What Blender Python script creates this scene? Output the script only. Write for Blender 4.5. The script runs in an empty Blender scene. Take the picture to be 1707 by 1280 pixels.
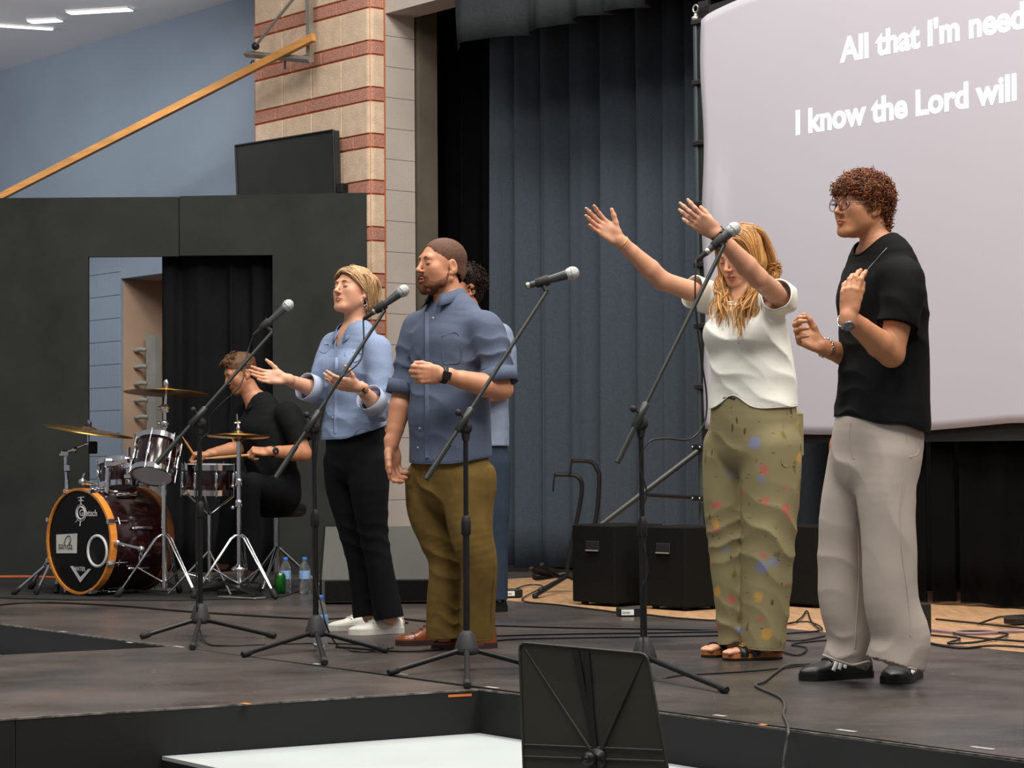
import bpy, bmesh, math, random
import numpy as np
from mathutils import Vector, Matrix, Euler, Quaternion

random.seed(7)
np.random.seed(7)
SC = bpy.context.scene
COL = SC.collection

# ------------------------------------------------------------------ camera
FPX, HZ, CAMZ = 3700.0, 760.0, 0.80          # focal length in px (1707 wide), horizon row, eye height above the stage
PITCH = math.atan((HZ - 640.0) / FPX)
ROLL = math.radians(0.4)
_r0 = Vector((1, 0, 0)); _f0 = Vector((0, math.cos(PITCH), math.sin(PITCH))); _u0 = Vector((0, -math.sin(PITCH), math.cos(PITCH)))
CR = _r0 * math.cos(ROLL) - _u0 * math.sin(ROLL)
CU = _u0 * math.cos(ROLL) + _r0 * math.sin(ROLL)
CF = _f0
CPOS = Vector((0, 0, CAMZ))
cam_d = bpy.data.cameras.new('camera'); cam = bpy.data.objects.new('camera', cam_d); COL.objects.link(cam)
cam_d.sensor_width = 36.0; cam_d.lens = FPX / 1707.0 * 36.0; cam_d.clip_end = 200
cam.matrix_world = Matrix(((CR.x, CU.x, -CF.x, 0), (CR.y, CU.y, -CF.y, 0), (CR.z, CU.z, -CF.z, CAMZ), (0, 0, 0, 1)))
SC.camera = cam

# ------------------------------------------------------------------ world, lamps, exposure
SC.view_settings.view_transform = 'Standard'; SC.view_settings.look = 'None'
SC.view_settings.gamma = 1.0; SC.view_settings.use_curve_mapping = False
SC.view_settings.exposure = 0.0
W = bpy.data.worlds.new('world'); SC.world = W; W.use_nodes = True
W.node_tree.nodes['Background'].inputs[0].default_value = (0.92, 0.95, 1.0, 1)
W.node_tree.nodes['Background'].inputs[1].default_value = 0.24

def area_lamp(name, loc, target, sx, sy, power, color=(1, 1, 1)):
    l = bpy.data.lights.new(name, 'AREA'); l.shape = 'RECTANGLE'; l.size = sx; l.size_y = sy; l.energy = power; l.color = color
    o = bpy.data.objects.new(name, l); COL.objects.link(o); o.location = loc
    o.rotation_euler = (Vector(target) - Vector(loc)).to_track_quat('-Z', 'Y').to_euler()
    return o
# rows of high-bay lamps under the gym ceiling, in front of the stage
for k, (lx, ly, pw) in enumerate(((-1.8, 12.3, 180), (0.2, 10.0, 235), (2.2, 7.7, 225), (-3.0, 6.0, 225), (0.8, 4.6, 235), (4.8, 4.6, 270))):
    area_lamp('ceiling_lamp', (lx, ly, 6.6), (lx + .1, ly + (.3 if ly > 7 else 2.2), 0.6), 2.0, 2.0, pw, (1.0, 0.94, 0.86))

# unseen fill lights added to brighten the blue wall and the doorway
area_lamp('passage_fill', (-3.6, 16.4, 4.1), (-4.4, 19.0, 1.2), 1.6, .5, 30, (1.0, 0.97, 0.93))
area_lamp('passage_fill', (-6.0, 17.2, 4.1), (-6.6, 21.0, 1.6), 1.8, .5, 60, (1.0, 0.97, 0.93))
# ------------------------------------------------------------------ pixel -> world helpers
def ray(px, py):
    return CF + CR * ((px - 853.5) / FPX) - CU * ((py - 640.0) / FPX)
def P(px, py, d):                       # the point seen at a pixel, at depth d (metres along +Y)
    r = ray(px, py); return CPOS + r * (d / r.y)
def G(px, py, z=0.0):                   # the point seen at a pixel, on the plane of height z
    r = ray(px, py); return CPOS + r * ((z - CAMZ) / r.z)
def PL(px, py, p0, n):                  # the point seen at a pixel, on a plane
    r = ray(px, py); return CPOS + r * ((p0 - CPOS).dot(n) / r.dot(n))
V = Vector
UP = V((0, 0, 1))
ANG = math.radians(39.5)
EX = V((math.sin(ANG), -math.cos(ANG), 0))      # along the proscenium, to the right and nearer
EN = V((-math.cos(ANG), -math.sin(ANG), 0))     # out of the proscenium towards the hall

# ------------------------------------------------------------------ materials
def lin(c):
    if isinstance(c, str):
        c = [int(c[i:i + 2], 16) / 255 for i in (1, 3, 5)]
    return tuple(((x / 12.92) if x <= 0.04045 else ((x + 0.055) / 1.055) ** 2.4) for x in c)
MATS = {}
def mat(name, rgb, rough=.5, metal=0., var=.12, vs=6., bump=0., bs=60., spec=.5, sheen=0., coat=0., emit=None, es=1., attr=None, sss=0., trans=0., ior=1.45, alpha=1., stretch=None, col2=None, wave=None):
    if name in MATS: return MATS[name]
    m = bpy.data.materials.new(name); m.use_nodes = True; MATS[name] = m
    nt = m.node_tree; b = nt.nodes['Principled BSDF']; N = nt.nodes.new; L = nt.links.new
    c = lin(rgb)
    b.inputs['Roughness'].default_value = rough; b.inputs['Metallic'].default_value = metal
    b.inputs['Specular IOR Level'].default_value = spec
    if sheen: b.inputs['Sheen Weight'].default_value = sheen; b.inputs['Sheen Roughness'].default_value = .35; b.inputs['Sheen Tint'].default_value = tuple(min(1, 1.6 * x ** .6) for x in c) + (1,)
    if coat: b.inputs['Coat Weight'].default_value = coat; b.inputs['Coat Roughness'].default_value = .08
    if trans: b.inputs['Transmission Weight'].default_value = trans; b.inputs['IOR'].default_value = ior
    if alpha < 1: b.inputs['Alpha'].default_value = alpha
    if sss:
        b.inputs['Subsurface Weight'].default_value = sss; b.inputs['Subsurface Radius'].default_value = (1, .35, .2); b.inputs['Subsurface Scale'].default_value = .012
    tc = N('ShaderNodeTexCoord'); vec = tc.outputs['Object']
    if stretch:
        mp = N('ShaderNodeMapping'); mp.inputs['Scale'].default_value = stretch; L(vec, mp.inputs[0]); vec = mp.outputs[0]
    nz = N('ShaderNodeTexNoise'); nz.inputs['Scale'].default_value = vs; nz.inputs['Detail'].default_value = 5; L(vec, nz.inputs['Vector'])
    rp = N('ShaderNodeValToRGB'); L(nz.outputs['Fac'], rp.inputs[0])
    rp.color_ramp.elements[0].position = .3; rp.color_ramp.elements[1].position = .7
    lo = tuple(x * (1 - var) for x in c); hi = tuple(min(1, x * (1 + var)) for x in c)
    if col2: hi = lin(col2)
    rp.color_ramp.elements[0].color = (*lo, 1); rp.color_ramp.elements[1].color = (*hi, 1)
    out = rp.outputs[0]
    if attr:
        at = N('ShaderNodeAttribute'); at.attribute_name = attr
        mx = N('ShaderNodeMix'); mx.data_type = 'RGBA'; mx.blend_type = 'MULTIPLY'; mx.inputs[0].default_value = 1
        L(out, mx.inputs[6]); L(at.outputs['Color'], mx.inputs[7]); out = mx.outputs[2]
    L(out, b.inputs['Base Color'])
    if bump or wave:
        n2 = N('ShaderNodeTexNoise'); n2.inputs['Scale'].default_value = bs; n2.inputs['Detail'].default_value = 3; L(vec, n2.inputs['Vector'])
        h = n2.outputs['Fac']
        bp = N('ShaderNodeBump'); bp.inputs['Strength'].default_value = max(bump, .01); bp.inputs['Distance'].default_value = .01; L(h, bp.inputs['Height'])
        L(bp.outputs[0], b.inputs['Normal'])
    if emit:
        b.inputs['Emission Color'].default_value = (*lin(emit), 1); b.inputs['Emission Strength'].default_value = es
    return m

# ------------------------------------------------------------------ object helpers
def tag(o, label=None, cat=None, group=None, kind=None):
    if label: o['label'] = label
    if cat: o['category'] = cat
    if group: o['group'] = group
    if kind: o['kind'] = kind
    return o
def empty(name, loc, label=None, cat=None, group=None):
    o = bpy.data.objects.new(name, None); COL.objects.link(o); o.location = loc; o.empty_display_size = .1
    bpy.context.view_layer.update() if False else None
    return tag(o, label, cat, group)
def origin_of(o):
    v = V((0, 0, 0))
    while o is not None:
        v = v + V(o.location); o = o.parent
    return v
def link_mesh(name, me, m, parent=None, org=None, smooth=False, label=None):
    o = bpy.data.objects.new(name, me); COL.objects.link(o)
    if m is not None and len(me.materials) == 0: me.materials.append(m)
    if parent is not None: o.parent = parent
    o.location = org if org is not None else (0, 0, 0)
    if label: o['label'] = label
    return o
def fast_mesh(name, v, f, smooth=True):
    """v: (n,3) array, f: (m,4) or (m,3) array"""
    v = np.asarray(v, dtype=np.float32); f = np.asarray(f, dtype=np.int32)
    me = bpy.data.meshes.new(name); k = f.shape[1]
    me.vertices.add(len(v)); me.vertices.foreach_set('co', v.ravel())
    me.loops.add(f.size); me.loops.foreach_set('vertex_index', f.ravel())
    me.polygons.add(len(f)); me.polygons.foreach_set('loop_start', np.arange(0, f.size, k, dtype=np.int32))
    me.polygons.foreach_set('use_smooth', np.full(len(f), smooth))
    me.update(calc_edges=True)
    return me

class MB:
    """collects shapes in world coordinates; build() links them as ONE mesh object"""
    def __init__(s): s.v = []; s.f = []; s.sm = []; s.mi = []; s.m = 0
    def add(s, vs, fs, smooth=False):
        n = len(s.v); s.v += [tuple(x) for x in vs]
        for q in fs: s.f.append(tuple(i + n for i in q)); s.sm.append(smooth); s.mi.append(s.m)
        return s
    def box(s, c, sx, sy, sz, rot=None, bev=0.0):
        """c centre; full sizes; rot: Matrix 3x3 or z angle"""
        c = V(c); R = Matrix.Rotation(rot, 3, 'Z') if isinstance(rot, (int, float)) else (rot or Matrix.Identity(3))
        hx, hy, hz = sx / 2, sy / 2, sz / 2
        if bev <= 0:
            p = [c + R @ V((x * hx, y * hy, z * hz)) for z in (-1, 1) for x, y in ((-1, -1), (1, -1), (1, 1), (-1, 1))]
            return s.add(p, [(3, 2, 1, 0), (4, 5, 6, 7), (0, 1, 5, 4), (1, 2, 6, 5), (2, 3, 7, 6), (3, 0, 4, 7)])
        b = min(bev, hx * .9, hy * .9, hz * .9)
        vs = []; idx = {}
        for sx_ in (-1, 1):
            for sy_ in (-1, 1):
                for sz_ in (-1, 1):
                    for ax in range(3):
                        q = [sx_ * (hx - b), sy_ * (hy - b), sz_ * (hz - b)]
                        q[ax] += (sx_, sy_, sz_)[ax] * b
                        idx[(sx_, sy_, sz_, ax)] = len(vs); vs.append(c + R @ V(q))
        fs = []
        sg = (-1, 1)
        for ax in range(3):
            a, bb = [k for k in range(3) if k != ax]
            for q in sg:
                def key(u, w):
                    k = [0, 0, 0]; k[ax] = q; k[a] = u; k[bb] = w; return (*k, ax)
                loop = [idx[key(-1, -1)], idx[key(1, -1)], idx[key(1, 1)], idx[key(-1, 1)]]
                fs.append(loop)
        for ax in range(3):
            a, bb = [k for k in range(3) if k != ax]
            for u in sg:
                for w in sg:
                    def kk(t, axx):
                        k = [0, 0, 0]; k[ax] = t; k[a] = u; k[bb] = w; return idx[(*k, axx)]
                    fs.append([kk(-1, a), kk(1, a), kk(1, bb), kk(-1, bb)])
        for k0 in sg:
            for k1 in sg:
                for k2 in sg: fs.append([idx[(k0, k1, k2, 0)], idx[(k0, k1, k2, 1)], idx[(k0, k1, k2, 2)]])
        # orient outwards
        res = []
        for q in fs:
            pts = [vs[i] for i in q]; nn = (pts[1] - pts[0]).cross(pts[2] - pts[0]); ce = sum(pts, V((0, 0, 0))) / len(pts)
            res.append(q if nn.dot(ce - c) > 0 else q[::-1])
        return s.add(vs, res)
    def tube(s, pts, r, n=8, caps=True, smooth=True, flat=None):
        """pts polyline, r radius or list; flat=(vector, ratio): squash across"""
        pts = [V(p) for p in pts]; m = len(pts)
        rs = r if isinstance(r, (list, tuple)) else [r] * m
        vs = []; fs = []
        t0 = (pts[1] - pts[0]).normalized()
        ref = V((0, 0, 1)) if abs(t0.z) < .9 else V((1, 0, 0))
        if flat is not None: ref = V(flat[0])
        a = (ref - t0 * ref.dot(t0)).normalized()
        for i in range(m):
            t = (pts[min(i + 1, m - 1)] - pts[max(i - 1, 0)]).normalized()
            a = (a - t * a.dot(t)); a = a.normalized() if a.length > 1e-6 else t.orthogonal().normalized()
            b = t.cross(a)
            q = flat[1] if flat is not None else 1.0
            for k in range(n):
                an = 2 * math.pi * k / n
                vs.append(pts[i] + a * (math.cos(an) * rs[i] * q) + b * (math.sin(an) * rs[i]))
        for i in range(m - 1):
            for k in range(n):
                fs.append((i * n + k, i * n + (k + 1) % n, (i + 1) * n + (k + 1) % n, (i + 1) * n + k))
        s.add(vs, fs, smooth)
        if caps:
            s.add(vs[:n], [tuple(range(n - 1, -1, -1))]); s.add(vs[-n:], [tuple(range(n))])
        return s
    def lathe(s, base, axis, prof, n=24, smooth=True, side=None, caps=True):
        """prof: list of (r, h) along axis"""
        base = V(base); ax = V(axis).normalized(); a = (side or ax.orthogonal()).normalized(); b = ax.cross(a)
        vs = []; fs = []
        for r, h in prof:
            for k in range(n):
                an = 2 * math.pi * k / n; vs.append(base + ax * h + (a * math.cos(an) + b * math.sin(an)) * max(r, 1e-5))
        for i in range(len(prof) - 1):
            for k in range(n): fs.append((i * n + k, i * n + (k + 1) % n, (i + 1) * n + (k + 1) % n, (i + 1) * n + k))
        s.add(vs, fs, smooth)
        if caps:
            if prof[0][0] > 1e-4: s.add(vs[:n], [tuple(range(n - 1, -1, -1))])
            if prof[-1][0] > 1e-4: s.add(vs[-n:], [tuple(range(n))])
        return s
    def ring(s, c, axis, R, r, n=32, m=8):
        c = V(c); ax = V(axis).normalized(); a = ax.orthogonal().normalized(); b = ax.cross(a); vs = []; fs = []
        for i in range(n):
            an = 2 * math.pi * i / n; d = a * math.cos(an) + b * math.sin(an)
            for k in range(m):
                t = 2 * math.pi * k / m; vs.append(c + d * (R + r * math.cos(t)) + ax * (r * math.sin(t)))
        for i in range(n):
            for k in range(m): fs.append((i * m + k, ((i + 1) % n) * m + k, ((i + 1) % n) * m + (k + 1) % m, i * m + (k + 1) % m))
        return s.add(vs, fs, True)
    def sphere(s, c, r, n=14, m=9, scale=(1, 1, 1), R=None):
        c = V(c); R = R or Matrix.Identity(3); vs = []; fs = []
        for i in range(m + 1):
            ph = math.pi * i / m
            for k in range(n):
                th = 2 * math.pi * k / n
                q = V((math.sin(ph) * math.cos(th) * scale[0], math.sin(ph) * math.sin(th) * scale[1], -math.cos(ph) * scale[2])) * r
                vs.append(c + R @ q)
        for i in range(m):
            for k in range(n): fs.append((i * n + k, i * n + (k + 1) % n, (i + 1) * n + (k + 1) % n, (i + 1) * n + k))
        return s.add(vs, fs, True)
    def prism(s, poly, d):
        """poly: list of world points (planar); d: extrusion vector"""
        d = V(d); n = len(poly); p = [V(q) for q in poly]; p2 = [q + d for q in p]
        s.add(p + p2, [tuple(range(n))[::-1], tuple(range(n, 2 * n))] + [(i, (i + 1) % n, n + (i + 1) % n, n + i) for i in range(n)])
        return s
    def build(s, name, m, parent=None, label=None, cat=None, group=None, kind=None, org=None, recalc=True):
        A = np.array([tuple(q) for q in s.v], dtype=np.float64)
        if org is None:
            if parent is None:
                lo = A.min(0); hi = A.max(0); org = V(((lo[0] + hi[0]) / 2, (lo[1] + hi[1]) / 2, lo[2]))
            else: org = origin_of(parent)
        A = A - np.array(tuple(org))
        me = bpy.data.meshes.new(name); me.from_pydata([tuple(q) for q in A], [], s.f)
        me.polygons.foreach_set('use_smooth', s.sm)
        if isinstance(m, (list, tuple)):
            for q in m: me.materials.append(q)
            me.polygons.foreach_set('material_index', s.mi)
        else: me.materials.append(m)
        if recalc:
            bm = bmesh.new(); bm.from_mesh(me); bmesh.ops.recalc_face_normals(bm, faces=bm.faces); bm.to_mesh(me); bm.free()
        o = bpy.data.objects.new(name, me); COL.objects.link(o)
        if parent is not None: o.parent = parent; o.location = V(org) - origin_of(parent)
        else: o.location = org
        return tag(o, label, cat, group, kind)

def catmull(pts, n=6):
    pts = [V(p) for p in pts]; out = []
    q = [pts[0] * 2 - pts[1]] + pts + [pts[-1] * 2 - pts[-2]]
    for i in range(1, len(q) - 2):
        a, b, c, d = q[i - 1], q[i], q[i + 1], q[i + 2]
        for k in range(n):
            t = k / n
            out.append(.5 * ((2 * b) + (c - a) * t + (2 * a - 5 * b + 4 * c - d) * t * t + (3 * b - a - 3 * c + d) * t ** 3))
    out.append(pts[-1]); return out

SPC = [1.0]; XM = [0.]
def text_mesh(name, body, o, ex, ey, size, m, parent, off=0.0, depth=.0015, align='LEFT'):
    """flat lettering lying on a surface: o origin, ex reading direction, ey up direction"""
    cu = bpy.data.curves.new(name, 'FONT'); cu.body = body; cu.size = size; cu.offset = off; cu.extrude = depth; cu.align_x = align; cu.space_character = SPC[0]
    cu.resolution_u = 4
    ob = bpy.data.objects.new(name, cu); COL.objects.link(ob)
    dg = bpy.context.evaluated_depsgraph_get(); me = bpy.data.meshes.new_from_object(ob.evaluated_get(dg))
    bpy.data.objects.remove(ob); bpy.data.curves.remove(cu)
    ex = V(ex).normalized(); ey = V(ey).normalized(); ez = ex.cross(ey)
    Mx = Matrix(((ex.x, ey.x, ez.x, 0), (ex.y, ey.y, ez.y, 0), (ex.z, ey.z, ez.z, 0), (0, 0, 0, 1)))
    XM[0] = max([v.co.x for v in me.vertices], default=0.)
    me.transform(Matrix.Translation(V(o) - origin_of(parent)) @ Mx)
    me.materials.clear(); me.materials.append(m)
    ob = bpy.data.objects.new(name, me); COL.objects.link(ob); ob.parent = parent
    return ob

def copy_tree(o, parent=None):
    c = o.copy(); COL.objects.link(c); c.parent = parent
    for ch in list(o.children): copy_tree(ch, c)
    return c
# ================================================================== THE SETTING
def stage_mat():
    m = bpy.data.materials.new('stage_black_paint'); m.use_nodes = True; nt = m.node_tree; N = nt.nodes.new; L = nt.links.new; b = nt.nodes['Principled BSDF']
    tc = N('ShaderNodeTexCoord')
    def noise(sc, det, stretch=(1, 1, 1), rot=0.):
        mp = N('ShaderNodeMapping'); mp.inputs['Scale'].default_value = stretch; mp.inputs['Rotation'].default_value = (0, 0, rot); L(tc.outputs['Object'], mp.inputs[0]); n = N('ShaderNodeTexNoise'); n.inputs['Scale'].default_value = sc; n.inputs['Detail'].default_value = det; L(mp.outputs[0], n.inputs[0]); return n.outputs['Fac']
    def ramp(x, p0, p1, c0, c1):
        r = N('ShaderNodeValToRGB'); r.color_ramp.elements[0].position = p0; r.color_ramp.elements[1].position = p1; r.color_ramp.elements[0].color = (*c0, 1); r.color_ramp.elements[1].color = (*c1, 1); L(x, r.inputs[0]); return r.outputs[0]
    base = ramp(noise(1.3, 8), .35, .7, lin('#2e2d2d'), lin('#554b46'))  # brownish patches put the deck's soft reflections into the colour
    def over(under, fac, col):
        mx = N('ShaderNodeMix'); mx.data_type = 'RGBA'; L(fac, mx.inputs[0]); L(under, mx.inputs[6]); mx.inputs[7].default_value = (*lin(col), 1); return mx.outputs[2]
    c = over(base, ramp(noise(9, 8, (1, 7, 1), .65), .60, .74, (0, 0, 0), (.6, .6, .6)), '#625c57')
    c = over(c, ramp(noise(14, 6, (6, 1, 1), .62), .67, .75, (0, 0, 0), (.4, .4, .4)), '#8a857e')
    c = over(c, ramp(noise(60, 3), .74, .78, (0, 0, 0), (.35, .35, .35)), '#a09a92')
    L(c, b.inputs['Base Color']); L(ramp(noise(3, 6), .3, .7, (.24, .24, .24), (.46, .46, .46)), b.inputs['Roughness'])
    bp = N('ShaderNodeBump'); bp.inputs['Strength'].default_value = .10; bp.inputs['Distance'].default_value = .01; L(noise(40, 4), bp.inputs['Height']); L(bp.outputs[0], b.inputs['Normal'])
    return m
M_stage = stage_mat()
M_fascia = mat('fascia_black', '#0f1010', .7, var=.3, vs=3, bump=.1, bs=20)
M_tan = mat('stage_wood_floor', '#b08a66', .45, var=.18, vs=5, stretch=(6, 1, 1))
M_white = mat('white_riser_paint', '#b0b9ba', .55, var=.05, vs=3)
M_gym = mat('gym_floor_wood', '#5c4a3a', .35, var=.2, vs=4, stretch=(8, 1, 1))
M_blue = mat('blue_painted_block', '#8796a8', .75, var=.05, vs=1.2, bump=.15, bs=50)
M_cream = mat('cream_block', '#d9c0a6', .85, var=.10, vs=14, bump=.35, bs=90)
M_band = mat('rose_band_block', '#b98472', .85, var=.22, vs=60, bump=.35, bs=90)
M_mortar = mat('terracotta_mortar', '#c26a40', .9, var=.1)
M_grey = mat('grey_painted_block', '#bab0a8', .8, var=.05, vs=3, bump=.15, bs=60)
M_beige = mat('beige_block', '#b89d88', .85, var=.07, vs=4, bump=.2, bs=60)
M_ceil = mat('ceiling_white', '#f2f2f5', .5, var=.06, vs=.8)
M_flat = mat('flat_black_paint', '#2c2e2c', .85, var=.25, vs=2.5, bump=.12, bs=120, spec=.25)
M_blk = mat('black_drape', '#060607', .95, var=.2, spec=.1)
M_curt = mat('blue_velvet', '#454e58', .9, var=.10, vs=60, spec=.1, sheen=.45)
M_val = mat('valance_velvet', '#2f3436', .9, var=.12, vs=60, spec=.1)

# stage floor, runway, fascia -------------------------------------------------
s0 = G(0, 1039); s1 = G(1707, 1264); sd = (s1 - s0).normalized()
sl = s0 - sd * 3.5; sr = s1 + sd * 2.5
b0 = G(820, 998); b1 = G(1707, 1087); bd = (b1 - b0).normalized()
tl = G(690, 972)
fl = MB()
poly = [sl, sr, b1 + bd * 3.0, b0, tl, tl - EN * 1.6, V((-9, 19.5, 0))]
fl.prism(poly, (0, 0, -.30))
o = fl.build('floor_stage', M_stage, kind='structure')
tan = MB(); tan.prism([p + V((0, 0, -.004)) for p in (b1 + bd * 3.0, V((9, 8, 0)), V((9, 20, 0)), V((-1.2, 20, 0)), tl - EN * 1.6, tl, b0)], (0, 0, -.29))
tan.build('floor_stage_wood', M_tan, kind='structure')
c0 = G(800, 1148); r0 = G(0, 1198); rd = (r0 - c0).normalized()
q0 = G(290, 1077.5); q1 = G(0, 1096); qd = (q1 - q0).normalized()
rw = MB(); rw.prism([c0, c0 + rd * 5.0, q0 + rd * 4.6, q0], (0, 0, -.30)); rw.build('floor_runway', M_stage, kind='structure')
# fascia boards, a few millimetres proud of the deck edges
fa = MB()
def board(a, b, z0, z1, t, nrm):
    m = MB(); m.prism([a + UP * z0, b + UP * z0, b + UP * z1, a + UP * z1], nrm * t); return m
nA = V((sd.y, -sd.x, 0)); nA = nA if nA.y < 0 else -nA
nB = V((rd.y, -rd.x, 0)); nB = nB if nB.y < 0 else -nB
board(c0 + sd * .004, c0 + sd * 2.4, -.30, -.003, .006, nA).build('trim_1', M_fascia, kind='structure')
board(c0 + sd * 2.404, sr, -.30, -.003, .006, nA).build('trim_2', M_fascia, kind='structure')
board(c0, c0 + rd * 1.62, -.30, -.003, .006, nB).build('trim_3', M_fascia, kind='structure')
board(c0 + rd * 1.626, c0 + rd * 5, -.30, -.003, .006, nB).build('trim_4', M_fascia, kind='structure')
board(sl, q0, -.30, -.003, .006, nA).build('trim_5', M_fascia, kind='structure')
# paint worn off along the deck edges
M_worn = mat('worn_edge', '#141414', .6, var=.4, vs=25, col2='#8a857e')
for i_, (a_, b_, n_) in enumerate(((c0, sr, nA), (c0, c0 + rd * 5, nB), (sl, q0, nA))):
    m = MB(); m.prism([a_ + UP * .0006, b_ + UP * .0006, b_ + n_ * .0075 + UP * .0006, a_ + n_ * .0075 + UP * .0006], (0, 0, -.006)); m.build('trim_%d' % (11 + i_), M_worn, kind='structure')
# low white risers in the two inner corners
I = G(805, 1218, -.15) + nA * .008 + nB * .008
Aq = G(275, 1262, -.15); Aq = c0 + rd * ((Aq - c0).dot(rd)); I2 = V((c0.x, c0.y, -.15)) + nA * .008 + nB * .008
Aq = V((Aq.x, Aq.y, -.15)) + nB * .008
w = MB(); w.prism([I2, Aq, Aq + sd * 2.2, I2 + sd * 2.2], (0, 0, -.012)); top = w.build('floor_white_riser', M_white, kind='structure')
w = MB(); w.prism([p + UP * -.013 for p in (I2, Aq, Aq + sd * 2.2, I2 + sd * 2.2)], (0, 0, -.137)); w.build('trim_6', M_fascia, kind='structure')
L0 = V((q0.x, q0.y, -.15)) + nA * .008 - nB * .008
w = MB(); w.prism([L0 - sd * .5, L0 - sd * 3.5, L0 - sd * 3.5 + rd * 1.0, L0 - sd * .5 + rd * 1.0], (0, 0, -.15)); w.build('floor_white_riser.001', M_white, kind='structure')
g = MB(); g.prism([V((-12, -3, -.3)), V((12, -3, -.3)), V((12, 20, -.3)), V((-12, 20, -.3))], (0, 0, -.05)); g.build('floor_gym', M_gym, kind='structure')

# brick pilaster beside the stage opening --------------------------------------
DCOL = 15.75
Cc = P(618, 500, DCOL); Cc.z = 0                       # front corner of the pilaster
LEN = 1.52; RET = .125
pil = MB()
pil.prism([Cc + EN * -.012 - EX * .012, Cc - EX * (LEN - .004) - EN * .012, Cc - EX * (LEN - .004) - EN * .40, Cc - EX * .012 - EN * .40], (0, 0, 4.6))
wall_col = pil.build('wall_pilaster', M_mortar, kind='structure')
zt = P(618, 89, DCOL).z; PITCHZ = .334; BH = .098; J = .013
ncourse = 0
z = zt - PITCHZ * 12
Rw = Matrix(((EX.x, -EN.x, 0), (EX.y, -EN.y, 0), (0, 0, 1)))
def brick(x0, x1, z0, z1, m, ret=False, top=.0):
    """x measured leftwards from the corner along -EX"""
    b = MB()
    if not ret:
        c = Cc - EX * ((x0 + x1) / 2) - EN * .02 + UP * ((z0 + z1) / 2)
        b.box(c, (x1 - x0) - J, .04, (z1 - z0) - J, Rw, bev=.004)
    else:                                             # corner block: rounded nose and a short return
        prof = [(x1 - J / 2, -.04), (x1 - J / 2, 0)]
        rr = .045
        for k in range(7):
            a = math.pi / 2 * k / 6; prof.append((rr - rr * math.sin(a), -(rr - rr * math.cos(a))))
        prof += [(0, -RET), (.03, -RET), (.06, -.04)]
        b.prism([Cc - EX * u + EN * v + UP * (z0 + J / 2) for u, v in prof], (0, 0, z1 - z0 - J))
    return b.build('brick', m, wall_col)
k = 0
while z < 4.5:
    z1 = z + BH
    if z1 > .35:
        # rose band under a cream course
        off = (k % 2) * .2
        xs = [0, .2 + off] ; x = .2 + off
        while x < LEN - .02: x = min(x + .4, LEN); xs.append(x)
        if LEN - xs[-2] < .06: xs.pop(-2)
        for i in range(len(xs) - 1): brick(xs[i], xs[i + 1], z, z1, M_band, ret=(i == 0))
        xs = [0, .345]; x = .345
        while x < LEN - .02: x = min(x + .385, LEN); xs.append(x)
        if LEN - xs[-2] < .06: xs.pop(-2)
        for i in range(len(xs) - 1): brick(xs[i], xs[i + 1], z1, z + PITCHZ, M_cream, ret=(i == 0))
    z += PITCHZ; k += 1
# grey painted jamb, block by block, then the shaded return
jb = MB()
jb.prism([Cc - EN * .138 - EX * .03, Cc - EN * .138 - EX * .2, Cc - EN * .44 - EX * .2, Cc - EN * .44 - EX * .03], (0, 0, 4.6))
jamb = jb.build('wall_jamb', mat('grey_joint', '#8d857e', .9), kind='structure')
strip = MB(); strip.prism([Cc - EN * .127 - EX * .02, Cc - EN * .127 + EX * .002, Cc - EN * .137 + EX * .002, Cc - EN * .137 - EX * .02], (0, 0, 4.6))
strip.build('trim_7', M_mortar, kind='structure')
z = .05; k = 0
while z < 4.3:
    b = MB(); b.prism([Cc - EN * .139 - EX * .03, Cc - EN * .139, Cc - EN * .40, Cc - EN * .40 - EX * .03], (0, 0, 0.2185))
    for i in range(len(b.v)): b.v[i] = (b.v[i][0], b.v[i][1], b.v[i][2] + z)
    b.build('block', M_grey, jamb); z += .222; k += 1
# far side of the opening, header over it
hd = MB(); hd.prism([Cc + EX * -.03 - EN * .14 + UP * 3.98, Cc + EX * 9 - EN * .14 + UP * 3.98, Cc + EX * 9 - EN * .40 + UP * 3.98, Cc - EX * .03 - EN * .40 + UP * 3.98], (0, 0, 3.2))
hd.build('wall_header', M_grey, kind='structure')
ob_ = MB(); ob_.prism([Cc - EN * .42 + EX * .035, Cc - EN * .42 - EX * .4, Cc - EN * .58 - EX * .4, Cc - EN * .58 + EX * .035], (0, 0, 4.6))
ob_.build('wall_jamb_return', mat('olive_painted_shade', '#5d564a', .9), kind='structure')  # the return's shade is put into its darker colour

# unseen stage house added to block ambient light at the curtains: roof, back, side
M_house = mat('stage_house_black', '#15161a', .9)
sb = MB(); sb.prism([Cc - EN * .40 - EX * 1.5 + UP * 4.3, Cc - EN * .40 + EX * 9 + UP * 4.3, Cc - EN * 3.4 + EX * 9 + UP * 4.3, Cc - EN * 3.4 - EX * 1.5 + UP * 4.3], (0, 0, .1)); sb.build('ceiling_stage_unseen', M_house, kind='structure')
sb = MB(); sb.prism([Cc - EN * 3.4 - EX * 1.5, Cc - EN * 3.4 + EX * 9, Cc - EN * 3.5 + EX * 9, Cc - EN * 3.5 - EX * 1.5], (0, 0, 4.4)); sb.build('wall_stage_back_unseen', M_house, kind='structure')
sb = MB(); sb.prism([Cc - EN * .6 - EX * .42, Cc - EN * 3.4 - EX * .42, Cc - EN * 3.4 - EX * .5, Cc - EN * .6 - EX * .5], (0, 0, 4.4)); sb.build('wall_stage_side_unseen', M_house, kind='structure')
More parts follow.
